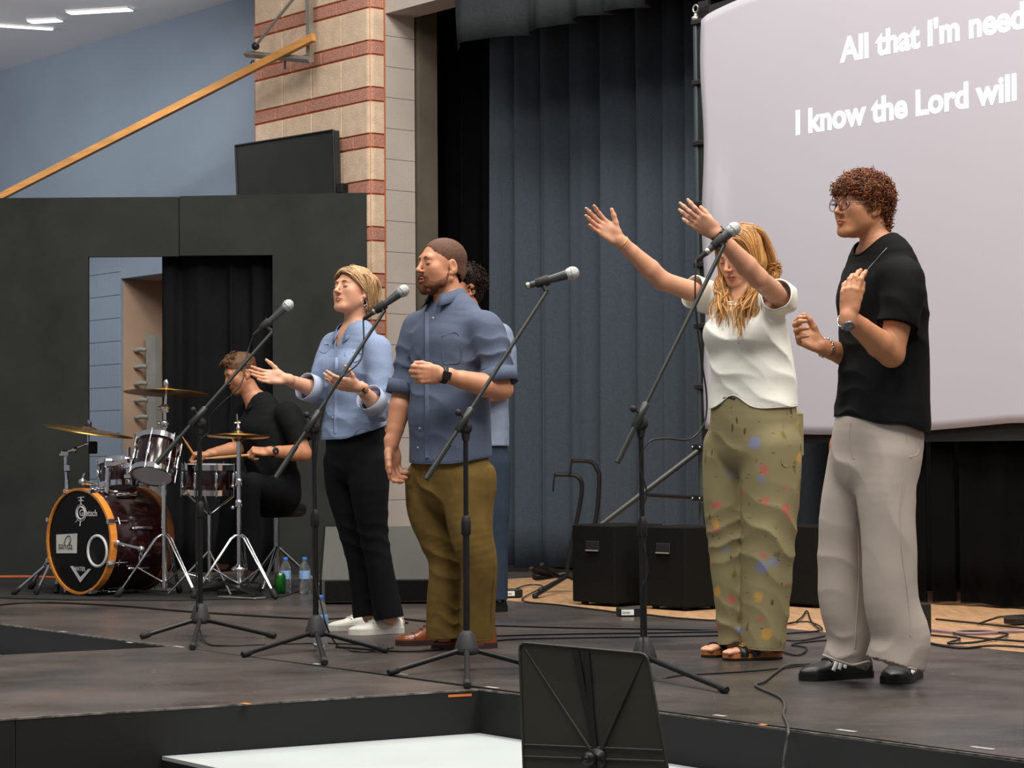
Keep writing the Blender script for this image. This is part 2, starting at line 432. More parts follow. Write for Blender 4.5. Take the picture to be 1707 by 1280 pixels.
# blue side wall, ceiling ------------------------------------------------------
BW = Cc - EN * .36                                     # a point on the blue wall's face
def bw(px, py): return PL(px, py, BW, EN)
zc = bw(0, 118).z
e0 = BW - EX * (LEN - .05); 
rx0 = (bw(202, 700) - e0).dot(-EX)                     # start of the recess (right of it the doorway drape hides)
rz = bw(205, 464).z
wl = MB()
wl.prism([e0 + UP * -.02, e0 - EX * .05 + UP * -.02, e0 - EX * .05 + UP * zc, e0 + UP * zc], -EN * .2)
wl.prism([e0 - EX * .05 + UP * rz, e0 - EX * (rx0) + UP * rz, e0 - EX * rx0 + UP * zc, e0 - EX * .05 + UP * zc], -EN * .2)
wl.prism([e0 - EX * rx0, e0 - EX * (rx0 + 9), e0 - EX * (rx0 + 9) + UP * zc, e0 - EX * rx0 + UP * zc], -EN * .02)
wall_left = wl.build('wall_left', M_blue, kind='structure')
# painted blocks of the wall seen through the doorway
zb = .02; k = 0
while zb < 2.7:
    x = rx0 + .004 + (.2 if k % 2 else .4); xa = rx0 + .004
    for q in range(4):
        b = MB(); c = e0 - EX * ((xa + x) / 2) + EN * .004 + UP * (zb + .1)
        b.box(c, (x - xa) - .005, .012, .196, Rw, bev=.002); b.build('block', M_blue, wall_left); xa = x; x += .4
    zb += .2; k += 1
# the beige recess: two visible faces, built of blocks
rb = e0 - EX * rx0
rec = MB(); dep = .55
rec.prism([rb - EN * .021, rb - EN * (.2 + dep), rb - EN * (.2 + dep) - EX * .12, rb - EN * .021 - EX * .12], (0, 0, rz))
rec.prism([rb - EN * (.2 + dep) - EX * .12, rb - EN * (.2 + dep) + EX * 2.6, rb - EN * (.3 + dep) + EX * 2.6, rb - EN * (.3 + dep) - EX * .12], (0, 0, rz + .15))
rec.prism([rb + EX * .002 + UP * rz - EN * .2, rb + EX * 2.6 + UP * rz - EN * .2, rb + EX * 2.6 + UP * rz - EN * .8, rb + UP * rz - EN * .8], (0, 0, .1))
recess = rec.build('wall_recess', M_beige, kind='structure')
zb = 0.; k = 0
while zb < rz - .1:
    hh = min(.2, rz - zb)
    xa = -.005
    for x in ((.28, .68, 1.08, 1.48) if k % 2 else (.48, .88, 1.28, 1.68)):
        b = MB(); b.box(rb - EN * (.2 + dep - .003) + EX * ((xa + x) / 2) + UP * (zb + hh / 2), x - xa - .005, .01, hh - .005, Rw, bev=.002); b.build('block', M_beige, recess); xa = x
    zb += .2; k += 1
ce = MB(); ce.prism([e0 + EN * 1.75 + EX * .1 + UP * zc, e0 + EN * 1.75 - EX * 11 + UP * zc, e0 - EN * .2 - EX * 11 + UP * zc, e0 - EN * .2 + EX * .1 + UP * zc], (0, 0, .1))
ce.build('ceiling', M_ceil, kind='structure')
# reflections streaking the ceiling, put in as glowing strips
M_streak = mat('streak_glow', '#ffffff', .5, emit='#f4f6ff', es=2.2)
def cl(px, py): return PL(px, py, V((0, 0, zc)), UP)
for (xa, ya, xb, yb, wd, lb) in ((115, 19, 218, 13, .05, 'slim bright reflection on the ceiling built as a glowing strip, nearest the brick pilaster'), (50, 34, 100, 31, .05, 'short bright reflection on the ceiling built as a glowing strip, the middle of three'), (-40, 38, 88, 46, .03, 'slim bright reflection on the ceiling built as a glowing strip at the left picture edge')):
    a, b_ = cl(xa, ya), cl(xb, yb); dd = (b_ - a); nn = V((-dd.y, dd.x, 0)).normalized() * wd
    rt = empty('ceiling_streak', (a + b_) / 2, lb, 'ceiling light', 'glowing reflection streaks on the ceiling')
    m = MB(); m.prism([a - nn * 1.4, b_ - nn * 1.4, b_ + nn * 1.4, a + nn * 1.4], (0, 0, -.012)); m.build('streak_edge', M_ceil, rt)
    m = MB(); m.prism([a - nn + UP * -.012, b_ - nn + UP * -.012, b_ + nn + UP * -.012, a + nn + UP * -.012], (0, 0, -.008)); m.build('streak_face', M_streak, rt)

# curtains --------------------------------------------------------------------
K0 = G(850, 945); K0.z = 0
def drape(name, start, length, z0, z1, amp, wl_, m, seed, nz=10, phase=0., flare=.35, parent=None, t=0, hump=False):
    """pleated cloth hanging along EX; folds are geometry"""
    rng = np.random.RandomState(seed)
    xs = [0.]; ph = [phase]
    n = int(length / .012); xa = np.linspace(0, length, n)
    # uneven pleats: integrate a wandering frequency
    fr = 1 + .62 * np.interp(xa, np.linspace(0, length, 14), rng.uniform(-1, 1, 14))
    pz = np.cumsum(fr) * (length / n) / wl_ * 2 * np.pi + phase
    am = amp * (1 + .5 * np.interp(xa, np.linspace(0, length, 17), rng.uniform(-1, 1, 17)))
    rows = []
    for j in range(nz):
        u = j / (nz - 1); zz = z0 + (z1 - z0) * u
        a = am * (1 + flare * (1 - u))
        s = np.sin(pz + .25 * np.sin(u * 3 + pz * .2)); off = a * (np.sign(s) * np.abs(s) ** 1.0) + a * .20 * np.sin(2.3 * pz + 1)
        if hump: off = a * (2 * np.abs(np.sin(pz / 2 + .12 * np.sin(u * 2.5 + pz * .3))) ** .8 - 1) + a * .12 * np.sin(2.7 * pz + 1)
        xx = xa + a * .35 * np.cos(pz)
        rows.append(np.stack([start.x + EX.x * xx + EN.x * off, start.y + EX.y * xx + EN.y * off, np.full(n, zz) + (.006 * np.sin(pz * .5) if j == 0 else 0)], 1))
    v = np.concatenate(rows); f = []
    i = np.arange(n - 1)
    for j in range(nz - 1):
        f.append(np.stack([j * n + i, j * n + i + 1, (j + 1) * n + i + 1, (j + 1) * n + i], 1))
    org = v.min(0); 
    me = fast_mesh(name, v - org, np.concatenate(f)); me.materials.append(m)
    o = bpy.data.objects.new(name, me); COL.objects.link(o); o.location = org
    sm = o.modifiers.new('thickness', 'SOLIDIFY'); sm.thickness = .006
    return o
cu = drape('stage_curtain', K0 - EX * .10, 7.0, .015, 3.95, .105, .30, M_curt, 3, nz=14, hump=True, flare=.2)
tag(cu, 'long pleated blue-grey velvet curtain hanging at the back of the stage', 'curtain')
bl = drape('black_leg_curtain', K0 - EX * 2.2 + EN * .06, 2.12, .015, 4.2, .04, .22, M_blk, 5)
tag(bl, 'black curtain in deep shade between the jamb and the blue curtain', 'curtain')
V0 = K0 + EN * .85; zv = PL(750, 85, V0, EN).z; xv = (PL(750, 85, V0, EN) - V0).dot(EX)
va = drape('valance', V0 + EX * xv, 7.0, zv, zv + .9, .075, .40, M_val, 11, nz=6, flare=.5, hump=True)
tag(va, 'short pleated dark valance across the top of the stage opening', 'valance')

# black flats with a doorway ---------------------------------------------------
DF = 15.3
def fp(px, py): return P(px, py, DF)
def fz(py): return fp(300, py).z
def fxx(px): return fp(px, 640).x
zt_, zd = fz(328), fz(427)
def flat(poly, lab):
    m = MB(); m.prism([V((x, DF, z)) for x, z in poly], (0, .05, 0)); return m.build('stage_flat', M_flat, label=lab, cat='stage flat', group='black stage flats')
xl, xm, xr = fxx(147), fxx(299), fxx(455)
flat([(fxx(-260), .001), (xl, .001), (xl, zd), (xm - .003, zd), (xm - .003, zt_), (fxx(-260), zt_)], 'tall black stage flat left of the doorway behind the drum kit')
flat([(xm + .003, zd + .004), (xr, zd + .004), (xr, .001), (fxx(612), .001), (fxx(612), zt_ + .02), (xm + .003, zt_ + .005)], 'tall black stage flat right of the doorway beside the brick pilaster')
# black drape in the doorway
_ex, _en = EX, EN
EX, EN = V((1, 0, 0)), V((0, -1, 0))
dr = drape('door_drape', V((fxx(263), DF + .16, 0)), fxx(480) - fxx(263), .012, zd + .2, .022, .16, mat('door_drape_black', '#131416', .9, spec=.15), 21)
EX, EN = _ex, _en
tag(dr, 'black drape hanging in the doorway behind the drummer', 'curtain')
# ================================================================== GEAR ON THE STAGE
M_bmetal = mat('black_metal', '#1b1c1d', .42, metal=.3, var=.1)
M_boom = mat('boom_grey_metal', '#3a3e3d', .4, metal=.5, var=.1)
M_rub = mat('black_rubber', '#141415', .7, var=.1)
M_chrome = mat('chrome', '#e6e6ea', .12, metal=1., var=.04)
M_steel = mat('dull_steel', '#a9a79f', .4, metal=.7, var=.1)
M_mgr = mat('mic_grille', '#b9bec0', .35, metal=.6, var=.25, vs=400, bump=.5, bs=500)
M_mbody = mat('mic_body', '#3d4345', .45, metal=.2, var=.06)
M_cable = mat('cable_black', '#0d0d0e', .55, var=.1)
M_box = mat('speaker_carpet_black', '#11110f', .85, var=.25, vs=90, bump=.3, bs=200, spec=.15)
M_wood = mat('lumber', '#cf9350', .6, var=.2, vs=3, stretch=(1, 1, 9), bump=.1)
M_tv = mat('tv_back_black', '#242624', .6, var=.15, vs=6)

# ---- television on the pilaster, lumber, wall bracket
A0 = Cc + EN * .10
def ap(px, py): return PL(px, py, A0, EN)
tv = empty('wall_television', ap(475, 330), 'dark flat television mounted high on the brick pilaster above the black flats', 'television')
q = [ap(393, 243), ap(556, 217), ap(560, 345), ap(398, 362)]
m = MB(); m.prism(q, -EN * .05); m.build('panel', M_tv, tv)
m = MB(); e_ = [(q[i], q[(i + 1) % 4]) for i in range(4)]
for a, b in e_: m.tube([a + EN * .004, b + EN * .004], .008, 6)
m.build('bezel', mat('tv_bezel', '#151615', .4), tv)
m = MB(); m.box(ap(567, 314) - EN * .02, .07, .06, .07, Rw, bev=.005); m.build('bracket', M_bmetal, tv)
dB = Cc + EN * .16
m = MB(); a, b = PL(-60, 359, dB + EN * .5, EN), PL(523, 62, dB, EN); dr_ = (b - a).normalized(); up_ = (UP - dr_ * UP.dot(dr_)).normalized(); sd_ = dr_.cross(up_)
m.prism([a - up_ * .028 - sd_ * .02, a + up_ * .028 - sd_ * .02, a + up_ * .028 + sd_ * .02, a - up_ * .028 + sd_ * .02], b - a)
m.build('lumber_beam', M_wood, label='long bare wooden beam slanting up across the blue wall to the pilaster', cat='beam')
br = empty('wall_bracket', PL(515, 90, dB, EN), 'grey metal wall bracket with diagonal brace high on the brick pilaster', 'bracket')
def dp(px, py, o=0.): return PL(px, py, dB + EN * o, EN)
m = MB(); m.tube([dp(517, 104, -.05), dp(514, -70, -.05)], .028, 4, smooth=False); m.build('upright', M_steel, br)
m = MB(); m.tube([dp(518, 100, -.02), dp(410, 90, .06)], .026, 4, smooth=False); m.build('arm', M_steel, br)
m = MB(); m.tube([dp(426, 76, .06), dp(492, -6, .0), dp(510, -30, -.03)], .012, 8); m.build('brace', M_steel, br)
m = MB(); m.sphere(dp(426, 77, .06), .03); m.build('knuckle', M_bmetal, br)
m = MB(); m.ring(dp(421, 106, .06), EN, .022, .005, 16, 6); m.build('eye_bolt', M_bmetal, br)
m = MB(); m.tube([dp(475, 98, 0), dp(475, 115, 0)], .008, 6); m.build('bolt', M_bmetal, br)
# grey peg rack in the recess
rk = empty('peg_rack', rb - EN * .45 + EX * .3, 'grey upright rack of pegs standing in the beige recess behind the doorway', 'rack')
Rp = rb - EN * .18
def rp_(px, py, o=0.): return PL(px, py, Rp + EN * o, EN)
M_rack = mat('rack_grey', '#8d8f88', .6)
m = MB(); m.prism([rp_(243, 556), rp_(258, 560), rp_(262, 930), rp_(247, 930)], -EN * .06); m.build('upright', M_rack, rk)
for i in range(10):
    y = 582 + i * 28; x = 232 + i * .7
    m = MB(); m.tube([rp_(x + 12, y + 1, .0), rp_(x + 2, y, .03), rp_(x - 6, y + 2, .05), rp_(x - 10, y + 1, .05)], [.016, .022, .018, .008], 8); m.build('peg', M_rack, rk)

# ---- projection screen
S0 = P(1172, 370, 13.0); S0.z = 0
def sp(px, py): return PL(px, py, S0, EN)
zs0, zs1 = sp(1330, 712).z, sp(1176, 26).z
SW = 4.2
scr = empty('projection_screen', S0 + UP * .0, 'large white projection screen showing song lyrics, in a black frame', 'projection screen')
M_scr = mat('screen_cloth', '#a8a5ae', .85, var=.015, vs=1.5, emit='#c9c4d2', es=.05)  # faint glow put in for the projector's light
nx, nz_ = 90, 50; vv = []
for j in range(nz_):
    for i in range(nx):
        u, w_ = i / (nx - 1), j / (nz_ - 1)
        x = .0 + SW * u; z = zs0 + (zs1 - zs0) * w_
        # slack edges: the cloth scallops between its ties
        if w_ > .5: z += .10 * min(1, x / .55) ** .6 * (w_ - .5) * 2 - .02
        if w_ < .3: z -= .045 * math.sin(math.pi * min(1, x / 2.2)) * (1 - w_ / .3)
        x -= .012 * math.sin(w_ * math.pi * 5) * max(0, 1 - u * 8)
        off = .03 * math.exp(-((x - .12 - (1 - w_) * .0) / .05) ** 2) * math.exp(-((w_ - .53) / .09) ** 2)
        p = S0 + EX * x + EN * off + UP * z; vv.append(tuple(p - S0))
ff = [(j * nx + i, j * nx + i + 1, (j + 1) * nx + i + 1, (j + 1) * nx + i) for j in range(nz_ - 1) for i in range(nx - 1)]
me = fast_mesh('cloth', vv, ff); me.materials.append(M_scr)
cl_ = bpy.data.objects.new('cloth', me); COL.objects.link(cl_); cl_.parent = scr
sm = cl_.modifiers.new('thickness', 'SOLIDIFY'); sm.thickness = .004; sm.offset = -1
M_txt = mat('projected_white', '#ffffff', .8, emit='#eaf4ff', es=.75)
zo = EN * .0012
def line(txt, px, py, size):
    a = PL(px, py, S0 + zo, EN); pre = ''; SPC[0] = 1.0
    for w_ in txt.split():
        pre = (pre + ' ' + w_).strip(); kw = dict(off=.0062, depth=.0003)
        o1 = text_mesh('lyric_word', pre, a, EX, UP, size, M_txt, scr, **kw); full = XM[0]; bpy.data.objects.remove(o1)
        o2 = text_mesh('lyric_word', w_, a, EX, UP, size, M_txt, scr, **kw); own = XM[0]; o2.data.transform(Matrix.Translation(EX * (full - own)))
    SPC[0] = 1.0
line("All that I'm need", 1402, 103, .186)
line("I know the Lord will", 1325, 224, .187)
M_bord = mat('screen_border_black', '#0c0c0d', .7)
fr = MB(); yb = -EN * .03
fr.prism([S0 + EX * x + UP * z + yb for x, z in ((-.05, zs0 - .09), (SW + .05, zs0 - .09), (SW + .05, zs0 + .06), (-.05, zs0 + .06))], -EN * .03)
fr.prism([S0 + EX * x + UP * z + yb for x, z in ((-.055, zs0), (.03, zs0), (.03, zs1 + .1), (-.055, zs1 + .1))], -EN * .02)
fr.prism([S0 + EX * x + UP * z + yb for x, z in ((-.05, zs1 - .02), (SW + .05, zs1 + .04), (SW + .05, zs1 + .3), (-.05, zs1 + .06))], -EN * .02)
fr.build('border', M_bord, scr)
pt, pb = sp(1149, 30), sp(1183, 760)
m = MB(); m.tube([S0 - EX * .085 + UP * (zs1 + .0) - EN * .04, S0 - EX * .075 + UP * .02 - EN * .04], .018, 8); m.build('pole', mat('pole_grey', '#4a5356', .4, metal=.5), scr)
m = MB(); m.ring(S0 - EX * .085 + UP * (zs1 + .065) - EN * .04, EN, .022, .006, 16, 6); m.lathe(S0 - EX * .085 + UP * (zs1 - .01) - EN * .04, UP, [(.016, 0), (.026, .01), (.026, .025), (.012, .03), (.012, .045)], 12); m.build('eye_ring', M_steel, scr)
for i in range(7):
    z = zs1 - .02 - i * .36
    m = MB(); m.box(S0 - EX * .055 + UP * z - EN * .035, .10, .045, .032, Rw, bev=.006); m.build('strap', M_bord, scr)
# legs and brace under the left end
lg = MB(); lg.tube([S0 + EX * .0 + UP * (zs0 + .1) - EN * .06, S0 + EX * .0 + UP * .0 - EN * .06], .022, 8); lg.build('leg', M_bmetal, scr)
m = MB(); m.tube([sp(1172, 745), PL(1000, 876, S0 + EN * .55, EN)], .018, 8); m.build('brace', M_boom, scr)
m = MB(); m.tube([sp(1172, 830) + EN * .02, sp(1085, 825) + EN * .02], .012, 8); m.build('rail', M_bmetal, scr)
for y in (745, 830):
    m = MB(); m.box(sp(1170, y) + EN * .02, .09, .05, .035, Rw, bev=.006); m.build('clamp', M_bmetal, scr)
    for dx in (-.03, .03):
        m = MB(); m.sphere(sp(1170, y) + EN * .047 + EX * dx, .007, 8, 6); m.build('bolt', M_chrome, scr)
# black skirts hung below the screen
for (xa, xb, o_, lb) in ((1395, 1545, .12, 'black skirt panel hanging below the screen, left of the gap'), (1552, 1588, .10, 'narrow black skirt strip hanging below the screen between two gaps'), (1600, 1760, .12, 'wide black skirt panel hanging below the screen at the right picture edge')):
    a = PL(xa, 800, S0 - EN * o_, EN); b = PL(xb, 800, S0 - EN * o_, EN); L_ = (b - a).length; a.z = 0
    d_ = drape('screen_skirt', a, L_, .012, zs0 + .0, .012, .2, M_blk, int(xa), nz=5); tag(d_, lb, 'drape', 'black skirts below the screen')

# ---- loudspeaker boxes behind the singers
def sub(px, py, w_, dpt, h, lb, hole=True):
    """near lower corner at a floor pixel; front face along -EX, side face away along -EN"""
    c = G(px, py); rt = empty('subwoofer', c, lb, 'speaker', 'black loudspeaker boxes at the back of the stage')
    ctr = c - EX * w_ / 2 - EN * dpt / 2
    m = MB(); m.box(ctr + UP * (h / 2 + .008), w_, dpt, h - .008, Rw, bev=.008); m.build('cabinet', M_box, rt)
    for sx in (-1, 1):
        for sy in (-1, 1):
            m = MB(); m.lathe(ctr + EX * sx * (w_ / 2 - .05) + EN * sy * (dpt / 2 - .05), UP, [(.02, 0), (.02, .012)], 10); m.build('foot', M_rub, rt)
    if hole:
        m = MB(); cc = c - EX * w_ * .5 + UP * (h * .74) + EN * .002
        m.box(cc, .105, .006, .055, Rw, bev=.002); m.build('handle_cup', M_rub, rt)
        m = MB(); m.tube([cc + EN * .006 - EX * .05 - UP * .024, cc + EN * .006 + EX * .05 - UP * .024], .004, 6); m.build('handle_lip', M_steel, rt)
    return rt
sub(1025, 1011, .345, .36, .425, 'black loudspeaker box with a handle cup, leftmost behind the screen stand')
sub(1143, 1018, .325, .30, .425, 'black loudspeaker box beside the patterned trousers')
sub(1362, 1013, .40, .30, .42, 'black loudspeaker box seen between the patterned and the grey trousers', False)

# ---- floor wedge behind the woman in the denim shirt
wd = empty('floor_monitor', G(635, 1004), 'dark wedge floor monitor behind the legs of the woman in the blue shirt', 'speaker')
dW = 12.1
def wp(px, py, o=0.): return P(px, py, dW + o)
xl_, xr_ = wp(536, 1000).x, wp(722, 1000).x
zw = wp(600, 880).z
prof = [(0, .012), (0, .135), (.26, zw), (.40, zw - .02), (.46, .012)]
m = MB(); m.prism([V((xl_, dW + y, z)) for y, z in prof], (xr_ - xl_, 0, 0)); m.build('cabinet', mat('wedge_lit_grey', '#43423f', .7, var=.1), wd)  # lit grey of the slope is put into the colour; panels stay dark
m = MB(); m.prism([V((xl_ + .02, dW + y, z)) for y, z in ((-.006, .02), (-.006, .128), (0, .128), (0, .02))], (xr_ - xl_ - .04, 0, 0)); m.build('lower_panel', M_box, wd)
m = MB(); m.prism([V((xl_ - .012, dW + y, z)) for y, z in prof], (.014, 0, 0)); m.build('side_panel', M_box, wd)
m = MB(); m.prism([V((xr_ - .002, dW + y, z)) for y, z in prof], (.014, 0, 0)); m.build('side_panel', M_box, wd)

# ---- double guitar stand
gs = empty('guitar_stand', G(944, 980), 'black tubular double guitar stand in front of the blue curtain', 'guitar stand')
dG = 13.2
def gp(px, py, o=0.): return P(px, py, dG + o)
b_ = G(944, 980)
m = MB(); m.tube(catmull([gp(944, 962), gp(948, 930), gp(965, 850), gp(970, 815), gp(967, 799), gp(955, 792), gp(925, 791, -.03)], 5), .013, 8); m.build('neck_post', M_bmetal, gs)
m = MB(); m.tube(catmull([gp(952, 962, .1), gp(975, 930, .1), gp(994, 860, .1), gp(999, 800, .1), gp(996, 784, .1), gp(985, 770, .1), gp(953, 768, .06)], 5), .013, 8); m.build('neck_post', M_bmetal, gs)
for (x, y) in ((925, 791), (953, 768)):
    m = MB(); m.tube(catmull([gp(x, y, -.03), gp(x - 2, y + 12, -.03), gp(x - 3, y + 28, -.03)], 4), .005, 6); m.build('yoke_cord', M_bmetal, gs)
for (x, y) in ((886, 946), (903, 940), (890, 958)):
    m = MB(); m.tube(catmull([gp(945, 956), gp((945 + x) / 2 + 6, 960), gp(x + 4, y + 6, -.1), gp(x, y, -.12)], 4), .014, 8); m.build('cradle_arm', M_bmetal, gs)
for (x, y) in ((892, 993), (901, 984), (1000, 985)):
    e = G(x, y, .012); m = MB(); m.tube([gp(946, 960), e], .013, 8); l_ = m.build('leg', M_bmetal, gs)
    m = MB(); m.sphere(e, .018, 10, 6); m.build('foot', M_rub, l_)

# ---- microphone stands, microphones, cables
def mic_stand(base, pole, low, upr, dd, legs, lb, mic, mlb, wireless=False, knob=True):
    c = G(*base); d0 = c.y
    T = P(pole[0], pole[1], d0); T.x = c.x; 
    T = P(pole[0], pole[1], d0)
    rt = empty('microphone_stand', c, lb, 'mic stand', 'boom microphone stands in front of the singers')
    hub = c + UP * .075
    m = MB(); m.lathe(c + UP * .055, UP, [(.030, 0), (.046, .004), (.047, .018), (.044, .03), (.030, .075), (.020, .088), (.014, .092)], 18); m.build('hub', mat('hub_plastic', '#2c2d2d', .6), rt)
    for (x, y) in legs:
        e = G(x, y, .014); dv = (e - c); dv.z = 0; dv.normalize()
        m = MB(); m.tube([hub + dv * .02, e], .0105, 10); l_ = m.build('leg', M_bmetal, rt)
        ax = (e - hub).normalized(); m = MB(); m.lathe(e - ax * .035, ax, [(.0125, 0), (.0145, .004), (.0145, .04), (.010, .045)], 12); m.build('rubber_foot', M_rub, l_)
    mid = hub + (T - hub) * .55
    m = MB(); m.tube([hub, mid], .0125, 12); m.build('pole', M_bmetal, rt)
    m = MB(); m.tube([mid - UP * .01, T - UP * .03], .0095, 12); m.build('inner_pole', M_bmetal, rt)
    m = MB(); m.lathe(mid - UP * .05, (T - hub).normalized(), [(.014, 0), (.0185, .006), (.0185, .05), (.0155, .07), (.010, .075)], 14); m.build('height_clutch', M_rub, rt)
    U = P(upr[0], upr[1], d0 + dd); ax = (U - T).normalized()
    best = min((abs((lambda w: (w - CPOS).dot(CR) / (w - CPOS).dot(CF) * FPX + 853.5)(T - ax * t) - low[0]), t) for t in [i * .004 for i in range(300)])[1]
    Lw = T - ax * best
    B0 = T + V((0, -.022, 0))
    m = MB(); m.tube([Lw + V((0, -.022, 0)), U + V((0, -.022, 0))], .0080, 10); m.tube([Lw + V((0, -.022, 0)), Lw + ax * .16 + V((0, -.022, 0))], .0115, 10); bo = m.build('boom', M_boom, rt)
    m = MB(); q = B0 - ax * .06; m.lathe(q, ax, [(.010, 0), (.0145, .004), (.0145, .10), (.010, .106)], 12); m.build('boom_clutch', M_boom, rt)
    m = MB(); m.lathe(T + V((0, .02, -.035)), (0, -1, 0), [(.012, -.005), (.026, 0), (.026, .035), (.012, .04)], 16); m.tube([T - UP * .035, T - UP * .085], [.02, .013], 10); m.build('tilt_joint', M_rub, rt)
    m = MB(); pz = UP - ax * UP.dot(ax); pz.normalize(); m.tube([B0, B0 + pz * .03], .004, 6); m.sphere(B0 + pz * .036, .013, 10, 7); m.build('knob', M_rub, rt)
    m = MB(); hd = P(mic[2], mic[3], d0 + dd); tl_ = P(mic[0], mic[1], d0 + dd * .95); mx = (hd - tl_).normalized()
    cp = tl_ + mx * ((U + V((0, -.02, 0)) - tl_).dot(mx))
    m.tube([U + V((0, -.022, 0)), cp - V((0, 0, .012))], [.009, .011], 8); m.lathe(cp - mx * .03, mx, [(.0165, 0), (.0175, .002), (.0215, .05), (.020, .052)], 14); m.build('mic_clip', M_rub, rt)
    # the microphone itself
    mr = empty('microphone', hd, mlb, 'microphone', 'vocal microphones')
    L_ = (hd - tl_).length
    m = MB(); m.lathe(tl_, mx, [(.0085, -.004), (.0115, 0), (.0118, .02), (.0155, L_ * .55), (.0185, L_ - .035), (.0190, L_ - .022), (.017, L_ - .016)], 18); m.build('handle', M_mbody if not wireless else mat('wireless_body', '#2e3233', .35), mr)
    m = MB(); m.lathe(hd - mx * .026, mx, [(.0185, 0), (.0225, .006), (.0255, .018), (.0258, .026), (.0240, .034), (.019, .043), (.010, .049), (.001, .051)], 20); m.build('grille', M_mgr, mr)
    m = MB(); m.ring(hd - mx * .006, mx, .0253, .0022, 24, 6); m.build('grille_band', M_steel, mr)
    if not wireless:
        m = MB(); m.lathe(tl_ + mx * .006, mx, [(.0122, 0), (.0132, .002), (.0132, .012), (.0122, .014)], 14); m.build('collar', M_steel, mr)
        m = MB(); m.lathe(tl_ - mx * .045, mx, [(.006, 0), (.009, .006), (.0095, .045)], 12); m.build('plug', M_rub, mr)
    else:
        m = MB(); m.lathe(tl_ - mx * .001, mx, [(.012, 0), (.0135, .004), (.0135, .012)], 14); m.build('end_cap', M_steel, mr)
    return dict(c=c, T=T, U=U, low=Lw, tail=tl_ - mx * .045, ax=ax, d0=d0)
SA = mic_stand((334, 1060), (333, 692), (262, 778), (455, 553), .12, ((238, 1060), (321, 1078), (456, 1059)), 'boom microphone stand in front of the drum kit, its base nearest the drums', (434, 549, 481, 508), 'silver-headed vocal microphone in front of the drummer, tilted up')
SB = mic_stand((527, 1084), (523, 700), (460, 781), (641, 519), .15, ((407, 1090), (541, 1103), (643, 1083)), 'boom microphone stand in front of the woman in the blue denim shirt', (620, 522, 673, 484), 'vocal microphone between the denim-shirt woman and the bearded man')
SCm = mic_stand((778, 1116), (776, 697), (711, 776), (911, 487), .15, ((651, 1120), (779, 1141), (880, 1107)), 'boom microphone stand in front of the bearded man in brown trousers', (878, 477, 955, 455), 'dark cordless microphone on a boom right of the bearded man', wireless=True)
SD = mic_stand((1074, 1130), (1068, 690), (1028, 747), (1206, 410), .15, ((1209, 1149), (1000, 1140), (1040, 1112)), 'boom microphone stand in front of the woman with raised arms', (1175, 423, 1224, 381), 'vocal microphone in front of the face of the woman with raised arms')
def cable(name, pts, r, lb, n=5, m=None, cat='cable', grp='cables'):
    b = MB(); b.tube(catmull(pts, n), r, 6); return b.build(name, m or M_cable, label=lb, cat=cat, group=grp)
def fl_(pts, z=.006): return [G(x, y, z) for x, y in pts]
d = SA['d0']
cable('microphone_cable', [SA['tail'], P(412, 590, d + .1), P(402, 640, d - .02), P(370, 672, d - .04), P(350, 695, d - .03), P(348, 720, d - .02), P(331, 745, d - .03), P(327, 850, d - .03), P(328, 1000, d - .04), P(332, 1045, d - .05)] + fl_([(345, 1072), (380, 1076), (440, 1074), (540, 1072), (640, 1076)]), .0036, 'thin black cable running down the microphone stand nearest the drums')
d = SB['d0']
cable('microphone_cable', [SB['tail'], P(606, 575, d + .1), P(598, 605, d + .05), P(565, 632, d + .02), P(545, 665, d - .03), P(533, 715, d - .03), P(528, 760, d - .03), P(522, 870, d - .03), P(524, 960, d - .03), P(536, 1010, d - .04), P(545, 1045, d - .05)] + fl_([(565, 1078), (600, 1086), (640, 1083), (655, 1079)]), .0036, 'thin black cable running down the stand before the denim-shirt woman')
d = SD['d0']
cable('microphone_cable', [SD['tail'], P(1160, 440, d + .12), P(1159, 500, d + .1), P(1168, 590, d + .12), P(1178, 660, d + .14), P(1174, 705, d + .12), P(1150, 732, d + .08), P(1110, 731, d + .03), P(1080, 738, d - .02), P(1066, 775, d - .03), P(1078, 820, d - .03), P(1067, 870, d - .03), P(1080, 950, d - .03), P(1069, 985, d - .03), P(1072, 1060, d - .03)] + fl_([(1085, 1132), (1130, 1126), (1260, 1118), (1350, 1108)]), .0036, 'thin black cable looping beside the stand of the woman with raised arms')

# ---- music stand in the foreground
dM = 5.7
ms = empty('music_stand', P(985, 1430, 5.66) * 1, 'black folding-desk music stand seen from behind in the foreground', 'music stand')
ms.location.z = -.30
c_ = [P(866, 1071, 5.86), P(1079, 1090, 5.66), P(1118, 1306, 5.60), P(874, 1300, 5.80)]
M_ms = mat('music_stand_black', '#34352d', .45, metal=.1, var=.12, vs=5)
nrm = (c_[1] - c_[0]).cross(c_[3] - c_[0]).normalized(); nrm = nrm if nrm.y < 0 else -nrm
def mp_(u, v, o=0.): return c_[0].lerp(c_[1], u).lerp(c_[3].lerp(c_[2], u), v) + nrm * o
cor = []
for (u0, v0, su, sv) in ((0, 0, 1, 1), (1, 0, -1, 1), (1, 1, -1, -1), (0, 1, 1, -1)):
    arc = [(u0 + su * .05 * (1 - math.cos(t)), v0 + sv * .05 * (1 - math.sin(t))) for t in (0, .52, 1.05, 1.57)]
    if su * sv < 0: arc = arc[::-1]
    cor += arc
m = MB(); m.prism([mp_(u, v) for u, v in cor], -nrm * .004); desk = m.build('desk', M_ms, ms)
m = MB(); m.tube([mp_(u, v, .001) for u, v in cor] + [mp_(*cor[0], .001)], .0035, 6, caps=False); m.build('rim', M_ms, desk)
H_ = (.52, .83)
